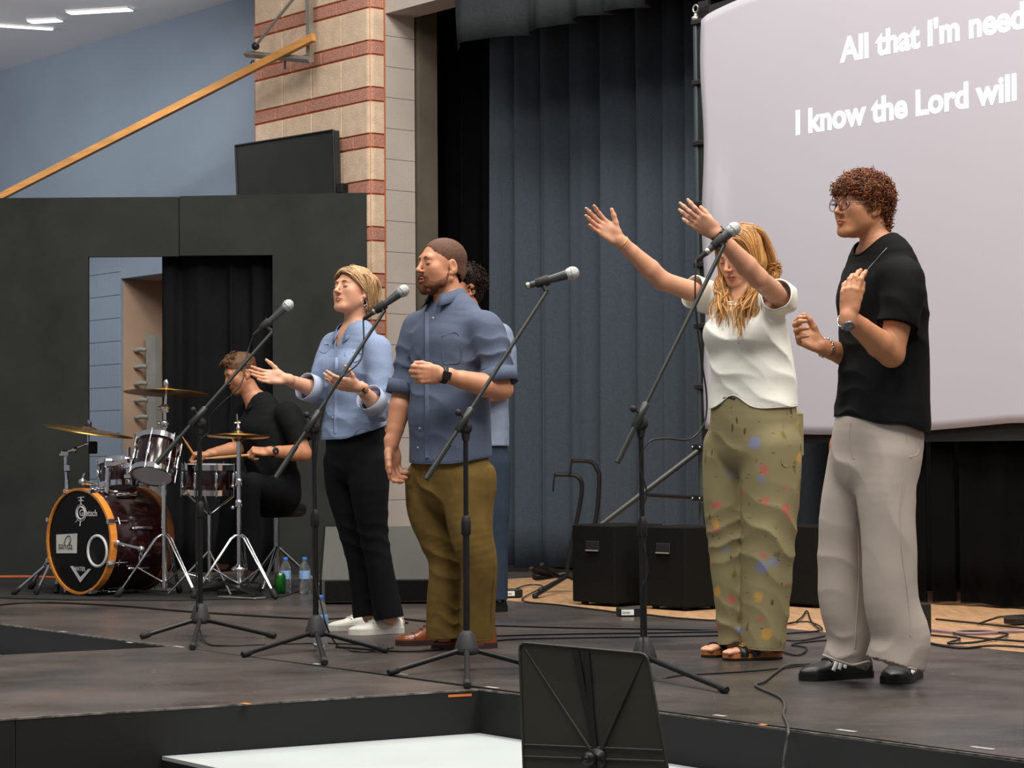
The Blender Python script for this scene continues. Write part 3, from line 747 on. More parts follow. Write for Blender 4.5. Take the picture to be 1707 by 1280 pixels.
for (u, v) in ((.04, .04), (.96, .04), (.04, 1.5), (.96, 1.5)):
    if v > 1: continue
    a = mp_(u, v, .0); b = mp_(*H_, .0); m = MB(); m.tube([a, b], [.002, .006], 6); m.build('crease', M_ms, desk)
for u in (.42, .50):
    m = MB(); m.prism([mp_(u, .02, .001), mp_(u + .055, .02, .001), mp_(H_[0] + .012, H_[1], .001), mp_(H_[0] - .012, H_[1], .001)], nrm * .003); m.build('centre_rib', mat('music_stand_rib', '#121310', .5), desk)
for v in (.745, .83):
    m = MB(); m.tube([mp_(.01, v, .001), mp_(.99, v, .001)], .0028, 6); m.build('crease', M_ms, desk)
m = MB(); hb = mp_(*H_, .02); m.lathe(hb - nrm * .02, nrm, [(.030, 0), (.026, .008), (.014, .012), (.014, .03), (.018, .034), (.018, .05), (.006, .054)], 16); m.sphere(hb + nrm * .034, .008, 10, 6); m.build('tilt_clamp', M_bmetal, ms)
pb_ = V((hb.x + .01, hb.y - .01, -.30))
m = MB(); m.tube([hb, V((pb_.x, pb_.y, -.2))], .011, 10); m.build('post', M_bmetal, ms)
for k in range(3):
    an = 2.09 * k + .4; m = MB(); e = pb_ + V((math.cos(an) * .25, math.sin(an) * .25, .012)); m.tube([pb_ + UP * .13, e], .009, 8); m.build('leg', M_bmetal, ms)

# ---- water bottles and a can
M_pet = mat('clear_plastic', '#eef4f8', .05, trans=.95, ior=1.2, var=.0, spec=.5)
M_cap = mat('blue_cap', '#3f6fc4', .4, var=.05)
M_lab = mat('blue_label', '#8ab0dd', .5, var=.3, vs=40)
def bottle(px, py, h, lb):
    c = G(px, py, .002); s = h / .21; rt = empty('water_bottle', c, lb, 'bottle', 'water bottles')
    m = MB(); m.lathe(c, UP, [(a * s, b * s) for a, b in ((.026, 0), (.031, .004), (.032, .015), (.0305, .03), (.032, .045), (.0305, .06), (.032, .075), (.0325, .09), (.0325, .13), (.031, .15), (.022, .172), (.0135, .186), (.013, .196))], 20); m.build('body', M_pet, rt)
    m = MB(); m.lathe(c + UP * .085 * s, UP, [(.0331 * s, 0), (.0333 * s, .002), (.0333 * s, .045 * s), (.0331 * s, .047 * s)], 20, caps=False); m.build('label_band', M_lab, rt)
    m = MB(); m.lathe(c + UP * .19 * s, UP, [(.0142 * s, 0), (.0148 * s, .002), (.0148 * s, .017 * s), (.0125 * s, .02 * s)], 16); m.build('cap', M_cap, rt)
bottle(476, 989, .212, 'blue-capped water bottle standing just behind the green can')
bottle(508, 989, .212, 'blue-capped water bottle right of the green can, by the flat')
bottle(534, 1077, .215, 'water bottle standing behind the hub of the microphone stand before the white shoes')
c = G(467, 991, .002); rt = empty('drink_can', c, 'small green and black drink can on the floor beside the water bottles', 'can')
m = MB(); m.lathe(c, UP, [(.024, 0), (.030, .006), (.033, .012), (.033, .108), (.027, .12)], 20); m.build('body', mat('can_green', '#1f7a2c', .3, metal=.4, col2='#0c1a10', vs=9), rt)
m = MB(); m.lathe(c + UP * .12, UP, [(.0275, 0), (.0275, .003), (.025, .001)], 20); m.build('rim', M_chrome, rt)

# ---- small boxes and cables on the floor
M_di = mat('di_box', '#101312', .4); M_paper = mat('white_tape_label', '#d8dad6', .7)
def dibox(px, py, w_, h, dpt, lb, paper=True, rot=.12):
    c = G(px, py); rt = empty('stage_box', c, lb, 'box', 'small boxes among the floor cables'); R_ = Matrix.Rotation(rot, 3, 'Z')
    m = MB(); m.box(c + UP * (h / 2 + .001), w_, dpt, h - .001, R_, bev=.004); m.build('case', M_di, rt)
    if paper:
        m = MB(); m.box(c + R_ @ V((-w_ * .15, -dpt / 2 - .001, h * .5)), w_ * .5, .002, h * .62, R_); m.build('tape_label', M_paper, rt)
        text_mesh('label_text', 'Guitar', c + R_ @ V((-w_ * .37, -dpt / 2 - .003, h * .38)), R_ @ V((1, 0, 0)), UP, h * .34, mat('ink', '#333333', .8), rt, depth=.0003)
    return rt
dibox(853, 995, .115, .045, .09, 'small black stage box with a white tape label by the guitar stand')
dibox(1050, 1027, .125, .045, .09, 'small black stage box with a white tape label at the foot of the loudspeaker boxes')
dibox(1535, 1056, .055, .135, .10, 'upright black power adapter behind the grey trousers', False, .3)
dibox(1700, 1040, .13, .04, .08, 'flat black box among cables at the right picture edge', False, .5)
cable('floor_cable', fl_([(-20, 1010), (60, 1004), (190, 1009), (300, 1018), (420, 1026), (520, 1031), (600, 1030), (680, 1038)]), .005, 'black cable lying across the stage from the drums to the white shoes')
cable('floor_cable', fl_([(660, 1030), (760, 1040), (850, 1043), (960, 1046), (1100, 1048), (1200, 1050)]), .005, 'black cable lying on the stage behind the bearded man, farther of two')
cable('floor_cable', fl_([(690, 1062), (800, 1060), (900, 1057), (1000, 1055), (1100, 1054), (1200, 1052), (1290, 1050)]), .005, 'black cable lying on the stage behind the bearded man, nearer of two')
cable('floor_cable', fl_([(560, 1078), (700, 1085), (840, 1066), (980, 1062), (1120, 1060), (1230, 1058)]), .005, 'black cable lying along the stage behind the music stand')
cable('floor_cable', fl_([(1350, 1106), (1310, 1110), (1275, 1135), (1260, 1143), (1300, 1162), (1308, 1176), (1306, 1190)]) + [G(1312, 1205, .006), G(1318, 1222, .012) + nA * .01, G(1318, 1222, 0) + nA * .03 - UP * .1, G(1330, 1250, 0) + nA * .05 - UP * .20, G(1345, 1262, 0) + nA * .12 - UP * .285], .005, 'twisted grey-black cord trailing over the stage edge by the striped shoes', m=mat('cable_grey', '#3a3937', .5))
cable('floor_cable', fl_([(850, 985), (880, 975), (905, 978), (870, 1000), (930, 1008), (1010, 1018), (1040, 1023)]), .004, 'cable from the guitar stand to the stage box')
cable('floor_cable', fl_([(1075, 1024), (1130, 1030), (1200, 1034), (1240, 1030), (1310, 1040), (1335, 1030), (1345, 1018), (1352, 1035), (1365, 1048)]), .004, 'cable from the stage box past the patterned trousers')
cable('floor_cable', fl_([(1290, 1042), (1345, 1036), (1370, 1050), (1310, 1056), (1280, 1062), (1330, 1068), (1375, 1060)]), .004, 'looped cable on the floor between the two right singers')
cable('floor_cable', fl_([(1300, 1085), (1330, 1092), (1345, 1080), (1320, 1074), (1365, 1068), (1400, 1066)]), .004, 'cable loop at the heels of the sandals')
cable('floor_cable', fl_([(1560, 1032), (1600, 1036), (1640, 1040), (1700, 1046), (1760, 1050)]), .005, 'cable across the tan floor, farthest at the right edge')
cable('floor_cable', fl_([(1545, 1058), (1600, 1064), (1580, 1072), (1630, 1070), (1680, 1058), (1640, 1052), (1590, 1054), (1620, 1062), (1720, 1070)]), .005, 'tangled cable on the tan floor right of the grey trousers')
cable('floor_cable', fl_([(1540, 1070), (1600, 1080), (1660, 1076), (1750, 1082)]), .005, 'cable along the edge of the tan floor at the right')
cable('floor_cable', [G(1630, 1040, .006), G(1660, 1030, .02), G(1672, 1028, .06), G(1680, 1030, .10), G(1700, 1030, .14), G(1730, 1035, .15)], .005, 'cable rising in an arc at the right picture edge')
cable('floor_cable', fl_([(1550, 1050), (1620, 1056), (1700, 1052), (1750, 1056)]), .007, 'pale mauve cable on the tan floor at the right', m=mat('cable_mauve', '#8a6f80', .5))
cable('floor_cable', fl_([(-20, 962), (60, 962), (140, 966)]), .012, 'orange cable along the foot of the black flat at the left', m=mat('cable_orange', '#b5561f', .5))
# scraps of tape on the deck
M_tape = mat('white_tape', '#9a9a95', .8, var=.3, vs=60); M_otape = mat('orange_tape', '#d9772a', .7)
def tape(px, py, w_, h, m, lb, ang=0.):
    c = G(px, py, .0005); ex = sd * math.cos(ang) + V((-sd.y, sd.x, 0)) * math.sin(ang); ey = V((-ex.y, ex.x, 0))
    b = MB(); b.prism([c - ex * w_ / 2 - ey * h / 2, c + ex * w_ / 2 - ey * h / 2, c + ex * w_ / 2 + ey * h / 2, c - ex * w_ / 2 + ey * h / 2], (0, 0, .0012)); b.build('tape_scrap', m, label=lb, cat='tape', group='scraps of tape on the stage')
for i, (x, y, w_, m_, lb) in enumerate(((298, 1078, .10, M_tape, 'white tape scrap where the runway meets the stage'), (216, 1071, .05, M_tape, 'small white tape scrap at the stage edge left of the runway joint'), (105, 1053, .06, M_tape, 'white tape scrap at the stage edge near the left picture edge'), (529, 1107, .05, M_tape, 'white tape scrap in front of the second microphone stand'), (672, 1124, .05, M_tape, 'white tape scrap in front of the third microphone stand'), (820, 1146, .08, M_tape, 'white tape scrap at the inner corner of the stage'), (1200, 1193, .06, M_tape, 'white tape scrap on the stage edge right of the music stand'), (1411, 1218, .09, M_tape, 'white tape scrap on the stage edge below the striped shoes'), (1638, 1247, .10, M_tape, 'white tape scrap on the stage edge near the lower right corner'), (1272, 1208, .03, M_otape, 'orange tape scrap on the stage edge right of the music stand'), (410, 1173, .05, M_otape, 'orange tape scrap on the front edge of the runway'), (637, 950, .001, M_tape, None))):
    if lb: tape(x, y, w_ * .8, .02, m_, lb)
m = MB(); a = PL(747, 1162, c0 + nB * .0065, nB); b = PL(786, 1160, c0 + nB * .0065, nB); m.prism([a, b, b + UP * .008, a + UP * .008], nB * .0015); m.build('tape_strip', M_otape, label='orange tape strip stuck on the dark fascia below the inner corner', cat='tape')
# ================================================================== DRUM KIT
M_burg = mat('burgundy_lacquer', '#23080a', .2, var=.3, vs=8, coat=.5)
M_owood = mat('orange_wood_hoop', '#d98a35', .35, var=.12, vs=10, coat=.3)
M_bhead = mat('black_drum_head', '#080707', .30, var=.1, spec=.25)
M_whead = mat('white_drum_head', '#c9ccd2', .4, var=.04)
M_cym = mat('bronze_cymbal', '#b98d4a', .28, metal=1., var=.12, vs=12)
M_print = mat('white_print', '#d6d6d6', .5)
GK = 'drum kit'
def drum(name, lb, c, ax, R, L, hoopm, nl, front, back, hoopw=.014, lugl=.5, rods=True, group=GK, cat='drum', hw=.020, backm=None):
    """c: centre of the head the axis starts from; ax: axis from that head into the drum"""
    ax = V(ax).normalized(); rt = empty(name, c, lb, cat, group)
    m = MB(); m.lathe(c, ax, [(R * .99, .004), (R, .008), (R, L - .008), (R * .99, L - .004)], 40, caps=False); m.build('shell', M_burg, rt)
    for h0, hm in ((0, front), (L, back)):
        m = MB(); m.lathe(c, ax, [(.001, h0 + (-.001 if h0 == 0 else .001)), (R * .99, h0)], 40, caps=False); m.build('drum_head', hm, rt)
    for h0 in (0, L):
        s_ = -1 if h0 == 0 else 1
        m = MB(); ro = R + hoopw * .9; ri = R - .002; h1, h2 = (h0 - s_ * hw, h0 + s_ * .012)
        m.lathe(c, ax, [(ri, h1), (ro, h1), (ro, h2), (ri, h2), (ri, h1)], 40, smooth=False, caps=False); m.build('hoop', hoopm if h0 == 0 or backm is None else backm, rt)
    a = ax.orthogonal().normalized(); b = ax.cross(a)
    for k in range(nl):
        an = 2 * math.pi * (k + .5) / nl; dv = a * math.cos(an) + b * math.sin(an)
        q = c + dv * (R + .012)
        m = MB(); m.tube([q + ax * (L * (.5 - lugl / 2)), q + ax * (L * (.5 - lugl / 2) + .012), q + ax * (L * .5), q + ax * (L * (.5 + lugl / 2) - .012), q + ax * (L * (.5 + lugl / 2))], [.006, .012, .009, .012, .006], 8); lu = m.build('lug', M_chrome, rt)
        if rods:
            m = MB(); q2 = c + dv * (R + .018); m.tube([q2 - ax * .02, q2 + ax * (L + .02)], .0035, 6); m.build('tension_rod', M_chrome, lu)
    return rt
# bass drum
fn = V((-math.sin(math.radians(42)), -math.cos(math.radians(42)), 0)); bc = P(133, 899.5, 12.95); bc.z = .322
R_b = .297
bd_ = drum('bass_drum', 'dark red bass drum with orange wood hoops and black front head', bc, -fn, R_b, .44, M_owood, 8, M_bhead, M_whead, hoopw=.014, lugl=.35, rods=False, hw=.034, backm=mat('brown_wood_hoop', '#6a3d1c', .35, var=.12))
# claws and tee rods round the front hoop
exh = V((-fn.y, fn.x, 0))
if exh.x < 0: exh = -exh
for k in range(8):
    an = 2 * math.pi * (k + .5) / 8; dv = exh * math.cos(an) + UP * math.sin(an); q = bc + dv * (R_b + .016)
    m = MB(); m.box(q - fn * .0, .02, .05, .028, Matrix((tuple(exh), tuple(-fn), (0, 0, 1))).transposed(), bev=.004); m.tube([q - fn * .02, q - fn * .12], .004, 6); m.tube([q - fn * .06 - dv.cross(fn) * .02, q - fn * .06 + dv.cross(fn) * .02], .005, 6); m.build('claw', M_chrome, bd_)
hp = bc + fn * .003
def hd_(px, py, o=0.): return PL(px, py, hp + fn * o, fn)
m = MB(); m.ring(hd_(162.5, 918.5, .004), fn, .088, .009, 36, 8); m.build('port_ring', mat('port_ring_white', '#d9d9d9', .4), bd_)
m = MB(); m.lathe(hd_(162.5, 918.5, .0005), fn, [(.082, 0), (.082, .001), (.0, .001)], 32); m.build('port_hole', mat('port_dark', '#020202', .9), bd_)
m = MB(); st = [hd_(94, 891, .001), hd_(129, 889, .001), hd_(128, 922, .001), hd_(94, 922, .001)]; m.prism(st, fn * .001); sk = m.build('sticker', mat('sticker_white', '#d8d8d2', .6), bd_)
text_mesh('sticker_text', 'sahda', hd_(97, 915, .003), exh, UP, .062, mat('sticker_ink', '#3a3a3a', .7), bd_, depth=.0003)
m = MB(); m.tube(catmull([hd_(107, 906, .003), hd_(110, 897, .003), hd_(115, 893, .003), hd_(118, 899, .003), hd_(116, 908, .003)], 4), .0028, 5); m.build('sticker_drawing', mat('sticker_ink', '#3a3a3a', .7), bd_)
m = MB(); m.prism([hd_(117, 943.5, .001), hd_(122, 943.5, .001), hd_(134, 962, .001), hd_(147, 948, .001), hd_(152.5, 948, .001), hd_(134, 971, .001)], fn * .001); m.build('vee_emblem', M_print, bd_)
text_mesh('emblem_text', 'VATER', hd_(124.5, 951, .003), exh, UP, .034, M_print, bd_, off=.0006, depth=.0003)
lc = hd_(135, 855, .003)
m = MB(); m.ring(lc, fn, .036, .006, 28, 6); m.ring(lc, fn, .049, .0022, 28, 6); m.tube([lc + UP * .05, lc + UP * .095], .004, 6); m.tube([lc + UP * .088 - exh * .03, lc + UP * .092 + exh * .03], .003, 6); m.tube([lc + UP * .072 - exh * .02, lc + UP * .072 + exh * .02], .004, 6)
m.tube([lc - UP * .03 - exh * .0, lc - UP * .075 - exh * .01], .004, 6); m.tube([lc - UP * .04 - exh * .03, lc - UP * .055 - exh * .05], .003, 6); m.build('round_emblem', M_print, bd_)
text_mesh('maker_text', 'Gretsch', lc - exh * .012 - UP * .016 + fn * .003, exh, UP, .052, M_print, bd_, off=.001, depth=.0003)
# spurs
for (xa, ya, xb, yb) in ((74, 944, 22, 989), (82, 942, 60, 989)):
    a = P(xa, ya, 12.95 + .12); e = G(xb, yb, .015); m = MB(); m.tube([a, e], .009, 8); s_ = m.build('spur', M_chrome, bd_); m = MB(); ax_ = (e - a).normalized(); m.lathe(e - ax_ * .05, ax_, [(.012, 0), (.016, .01), (.016, .05), (.006, .06)], 10); m.build('rubber_tip', M_rub, s_)
for (xa, ya, xb, yb) in ((196, 905, 235, 915), (235, 915, 227, 985)):
    m = MB(); a = P(xa, ya, 12.75); e = P(xb, yb, 12.7) if yb < 950 else G(xb, yb, .01); m.tube([a, e], .010, 8); m.sphere(a, .02, 10, 6); m.build('spur_arm', M_chrome, bd_)
# tom holder on top of the shell
m = MB(); dT = 12.95; a = P(178, 822, dT); m.tube([a, P(181, 770, dT)], .016, 10); m.tube([P(181, 775, dT), P(214, 768, dT - .05)], .013, 10); m.tube([P(214, 800, dT), P(214, 745, dT)], .014, 10); m.box(P(181, 772, dT), .05, .05, .05, .3, bev=.008); m.box(P(213, 772, dT), .05, .06, .07, .2, bev=.008); m.box(P(213, 794, dT), .045, .05, .03, .2, bev=.006); m.build('tom_holder', M_chrome, bd_)
m = MB(); m.tube([P(160, 808, dT), P(137, 803, dT - .05)], .012, 8); m.sphere(P(137, 803, dT - .05), .022, 10, 6); m.tube([P(137, 800, dT - .05), P(141, 789, dT - .05)], .008, 6); m.build('wing_bolt', M_chrome, bd_)
# toms and snare
tc_ = P(265, 736, 12.85); tax = V((-.10, -.45, -.88))
drum('rack_tom', 'dark red rack tom with chrome hoops tilted over the bass drum', tc_, tax, .115, .215, M_chrome, 6, M_whead, M_whead, hoopw=.016, lugl=.45)
drum('rack_tom', 'second dark red tom half hidden behind the bass drum', P(196, 768, 13.3), V((.08, -.15, -.98)), .108, .15, M_chrome, 6, M_bhead, M_whead, hoopw=.014, lugl=.4)
sc_ = P(349, 777, 13.0)
sn = drum('snare_drum', 'dark red snare drum on a chrome stand in front of the drummer', sc_, V((-.02, .03, -1)), .148, .155, M_chrome, 8, M_whead, M_whead, hoopw=.012, lugl=.6)
m = MB(); sb_ = sc_ - UP * .165
for k in range(3):
    an = 2.09 * k + .5; q = sb_ + V((math.cos(an) * .15, math.sin(an) * .15, .0)); m.tube([sb_ - UP * .12, q - UP * .01, q + UP * .03], .008, 6)
m.build('basket', M_chrome, sn)
m = MB(); fb = V((sb_.x, sb_.y, 0)); m.tube([sb_ - UP * .1, fb + UP * .08], .012, 8); m.build('stand_pole', M_chrome, sn)
for k in range(3):
    an = 2.09 * k + 1.2; e = fb + V((math.cos(an) * .24, math.sin(an) * .24, .012)); m = MB(); m.tube([fb + UP * .26, e], .008, 6); m.tube([fb + UP * .09, fb.lerp(e, .55) + UP * .12], .005, 6); m.build('stand_leg', M_chrome, sn)
# cymbal stands
def cymbal_prof(R): return [(.006, .022), (R * .12, .020), (R * .19, .009), (R * .22, .006), (R * .6, 0), (R, -.012), (R, -.0135), (R * .6, -.002), (R * .22, .004), (R * .12, .017), (.006, .019)]
def stand_legs(rt, fb, zt_, spread, rot, low=.06, r=.011):
    for k in range(3):
        an = rot + 2.094 * k; dv = V((math.cos(an), math.sin(an), 0)); e = fb + dv * spread + UP * .02; a = fb + UP * zt_ + dv * .018
        m = MB(); kn = a.lerp(e, .12) + UP * .02
        for s_ in (-1, 1):
            off = V((-dv.y, dv.x, 0)) * .012 * s_; m.tube([a + off, kn + off, e + off * .3], r * .55, 6)
        lg = m.build('leg', M_chrome, rt)
        m = MB(); mm = a.lerp(e, .55)
        m.tube([fb + UP * (low + .02), mm], r * .5, 6); m.build('strut', M_chrome, lg)
        m = MB(); ax_ = (e - a).normalized(); m.lathe(e - ax_ * .05, ax_, [(.010, 0), (.018, .008), (.020, .05), (.012, .065)], 10); m.build('rubber_foot', M_rub, lg)
# ride
fb = G(274, 995); fb.z = 0; d = fb.y
rt = empty('ride_cymbal', fb, 'large bronze cymbal on a tall chrome tripod right of the bass drum', 'cymbal', GK)
top_ = P(277, 650, d)
m = MB(); m.tube([fb + UP * .05, P(273, 800, d)], .016, 12); m.build('lower_tube', M_chrome, rt)
m = MB(); m.tube([P(273, 800, d), P(275, 706, d)], .0125, 12); m.build('middle_tube', M_chrome, rt)
m = MB(); m.tube([P(275, 706, d), P(275, 682, d), P(277, 655, d), P(277, 632, d)], [.010, .010, .007, .005], 10); m.build('tilter', M_chrome, rt)
for (x, y, r_) in ((273, 800, .022), (274, 706, .020), (275, 680, .026)):
    m = MB(); m.lathe(P(x, y, d) - UP * .025, UP, [(r_ * .7, 0), (r_, .006), (r_, .04), (r_ * .7, .046)], 12); m.tube([P(x, y, d), P(x + 8, y, d - .02)], .006, 6); m.sphere(P(x - 9, y, d), .012, 8, 6); m.build('collar', M_chrome, rt)
m = MB(); m.lathe(top_ - UP * .006, V((.03, .07, 1)), cymbal_prof(.245), 44, caps=False); m.build('cymbal', M_cym, rt)
m = MB(); m.lathe(P(277, 646, d), UP, [(.013, 0), (.016, .004), (.016, .035), (.010, .045)], 12); m.build('wing_nut', M_chrome, rt)
stand_legs(rt, fb, .36, .27, math.radians(200))
# crash on the left
fb = G(112, 962); fb.z = 0; d = 13.45; fb = V((P(112, 800, d).x, d, 0))
rt = empty('crash_cymbal', fb, 'tilted bronze crash cymbal on a chrome stand left behind the bass drum', 'cymbal', GK)
m = MB(); m.tube([fb + UP * .04, P(112, 800, d)], .015, 10); m.tube([P(112, 810, d), P(109, 757, d)], .0115, 10); m.build('tube', M_chrome, rt)
m = MB(); m.tube([P(100, 759, d), P(148, 738, d - .03)], .010, 8); m.tube([P(147, 742, d - .03), P(147, 700, d - .03)], .006, 8); m.build('boom_arm', M_chrome, rt)
m = MB(); m.box(P(108, 756, d), .05, .05, .04, .3, bev=.008); m.box(P(112, 780, d), .04, .04, .05, .3, bev=.008); m.sphere(P(125, 750, d - .03), .02, 8, 6); m.build('ratchet', M_chrome, rt)
m = MB(); m.lathe(P(147, 716, d - .03), V((.16, -.04, 1)), cymbal_prof(.275), 44, caps=False); m.build('cymbal', M_cym, rt)
m = MB(); m.lathe(P(147, 712, d - .03), V((.16, -.04, 1)), [(.016, 0), (.02, .004), (.018, .03), (.011, .036)], 12); m.build('wing_nut', mat('purple_nut', '#3b3350', .4, metal=.5), rt)
m = MB(); m.box(P(155, 746, d - .03), .05, .05, .075, .1, bev=.006); m.build('counterweight', M_rub, rt)
stand_legs(rt, fb, .32, .3, .5)
# hi-hat
fb = G(399, 997); d = fb.y
rt = empty('hi_hat', fb, 'pair of bronze hi-hat cymbals on a chrome pedal stand before the drummer', 'cymbal', GK)
m = MB(); m.tube([fb + UP * .08, P(398, 735, d)], .0135, 12); m.build('tube', M_chrome, rt)
m = MB(); m.tube([P(398, 735, d), P(395, 690, d)], .004, 8); m.build('pull_rod', M_chrome, rt)
m = MB(); m.lathe(P(397, 719, d), V((.02, .05, 1)), [(.007, 0), (.012, .004), (.012, .03), (.007, .034), (.007, .05), (.011, .052), (.011, .062)], 12); m.tube([P(391, 705, d), P(401, 705, d)], .005, 6); m.build('clutch', M_chrome, rt)
m = MB(); m.lathe(P(397, 724, d), V((.02, .07, 1)), cymbal_prof(.178), 40, caps=False); m.build('top_cymbal', M_cym, rt)
m = MB(); m.lathe(P(397, 730, d), V((-.02, -.03, -1)), cymbal_prof(.178), 40, caps=False); m.build('bottom_cymbal', M_cym, rt)
for y in (810, 846):
    m = MB(); m.lathe(P(398, y, d), UP, [(.013, 0), (.020, .006), (.020, .04), (.014, .046)], 12); m.sphere(P(388, y, d), .012, 8, 6); m.build('collar', M_chrome, rt)
stand_legs(rt, fb, .36, .27, math.radians(205))
m = MB(); R_ = Matrix.Rotation(.9, 3, 'Z') @ Matrix.Rotation(.25, 3, 'X'); m.box(fb + V((.02, -.05, .06)), .085, .28, .012, R_, bev=.004); m.build('footboard', M_bmetal, rt)
m = MB(); m.box(fb + V((.02, -.05, .008)), .09, .30, .010, .9, bev=.003); m.build('base_plate', M_steel, rt)
m = MB(); m.lathe(fb + UP * .16, UP, [(.045, 0), (.05, .01), (.03, .02), (.016, .03)], 16); m.build('lower_collar', M_chrome, rt)
# bass pedal
bp_ = bc - fn * .60; bp_.z = 0; rt = empty('bass_pedal', bp_, 'steel bass drum pedal behind the bass drum', 'pedal', GK)
m = MB(); m.box(bp_ + UP * .012, .10, .3, .014, .73, bev=.004); m.build('base_plate', M_steel, rt)
m = MB(); m.box(bp_ + UP * .06, .08, .26, .012, Matrix.Rotation(.73, 3, 'Z') @ Matrix.Rotation(.28, 3, 'X'), bev=.004); m.build('footboard', M_chrome, rt)
pa = bp_ + fn * .08
m = MB(); m.tube([pa + exh * .05 + UP * .02, pa + exh * .05 + UP * .24], .010, 8); m.tube([pa - exh * .05 + UP * .02, pa - exh * .05 + UP * .24], .010, 8); m.tube([pa + exh * .06 + UP * .23, pa - exh * .06 + UP * .23], .009, 8); m.build('frame', M_chrome, rt)
m = MB(); m.tube([pa + UP * .23, pa + UP * .36 - fn * .03], .005, 6); m.sphere(pa + UP * .37 - fn * .02, .026, 10, 8); m.build('beater', M_whead, rt)
# throne
th = P(462, 850, 13.55); th.z = 0; rt = empty('drum_throne', th, 'round black drum stool under the drummer', 'stool', GK)
m = MB(); m.lathe(th + UP * .44, UP, [(.15, 0), (.175, .015), (.18, .05), (.17, .075), (.12, .085), (0.001, .087)], 28); m.build('seat', mat('black_vinyl', '#131314', .45), rt)
m = MB(); m.tube([th + UP * .1, th + UP * .45], .016, 10); m.build('post', M_chrome, rt)
for k in range(3):
    an = 2.094 * k + .3; e = th + V((math.cos(an) * .27, math.sin(an) * .27, .012)); m = MB(); m.tube([th + UP * .26, e], .011, 8); m.build('leg', M_chrome, rt)
# drum rug
rg = [G(-60, 996), G(120, 1001), G(300, 1002), G(470, 996), G(505, 985), G(500, 968), G(250, 964), G(-60, 964)]
m = MB(); m.prism([p + UP * .0005 for p in rg], (0, 0, .006)); m.build('drum_rug', mat('rug_charcoal', '#151513', .95, var=.3, vs=60, bump=.3), label='thin charcoal rug under the drum kit', cat='rug')
# ================================================================== SMOOTH BODIES (implicit surfaces meshed in numpy)
F32 = np.float32
def surfnets(d, lo, h):
    s = d < 0
    acc = np.zeros(tuple(n - 1 for n in d.shape), np.int8)
    for i in (0, 1):
        for j in (0, 1):
            for k in (0, 1):
                acc += s[i:s.shape[0] - 1 + i, j:s.shape[1] - 1 + j, k:s.shape[2] - 1 + k]
    mask = (acc > 0) & (acc < 8)
    cells = np.argwhere(mask); idx = np.full(mask.shape, -1, np.int32); idx[mask] = np.arange(len(cells))
    if len(cells) == 0: return np.zeros((0, 3)), np.zeros((0, 4), int)
    pos = np.zeros((len(cells), 3)); cnt = np.zeros(len(cells))
    cor = [(i, j, k) for i in (0, 1) for j in (0, 1) for k in (0, 1)]
    val = {c: d[cells[:, 0] + c[0], cells[:, 1] + c[1], cells[:, 2] + c[2]] for c in cor}
    for a in cor:
        for ax in range(3):
            if a[ax] == 0:
                b = list(a); b[ax] = 1; b = tuple(b); va, vb = val[a], val[b]; cr = (va < 0) != (vb < 0)
                t = va[cr] / (va[cr] - vb[cr]); p = np.tile(np.array(a, float), (cr.sum(), 1)); p[:, ax] = t
                pos[cr] += p; cnt[cr] += 1
    v = np.array(lo) + h * (cells + pos / cnt[:, None])
    quads = []
    for ax in range(3):
        sl0 = [slice(1, -1)] * 3; sl1 = [slice(1, -1)] * 3
        sl0[ax] = slice(0, -1); sl1[ax] = slice(1, None)
        a, b = s[tuple(sl0)], s[tuple(sl1)]
        e = np.argwhere(a != b); off = np.array([1, 1, 1]); off[ax] = 0; e = e + off
        u, w = (ax + 1) % 3, (ax + 2) % 3
        du = np.zeros(3, int); du[u] = 1; dw = np.zeros(3, int); dw[w] = 1
        q = [e - du - dw, e - dw, e, e - du]
        q = np.stack([idx[tuple(x.T)] for x in q], 1)
        ins = s[tuple(e.T)]
        q = np.where(ins[:, None], q, q[:, ::-1])
        quads.append(q)
    q = np.concatenate(quads); q = q[(q >= 0).all(1)]
    return v, q
def smin(a, b, k):
    if k <= 0: return np.minimum(a, b)
    h = np.clip(.5 + .5 * (a - b) / k, 0, 1)
    return a * (1 - h) + b * h - k * h * (1 - h)
def arr(v): return np.array(tuple(v), float)
def seg_d(X, Y, Z, a, b, ra, rb):
    ba = b - a; L2 = (ba * ba).sum() + 1e-12
    t = np.clip(((X - a[0]) * ba[0] + (Y - a[1]) * ba[1] + (Z - a[2]) * ba[2]) / L2, 0, 1)
    dx, dy, dz = X - (a[0] + t * ba[0]), Y - (a[1] + t * ba[1]), Z - (a[2] + t * ba[2])
    return np.sqrt(dx * dx + dy * dy + dz * dz) - (ra + (rb - ra) * t)
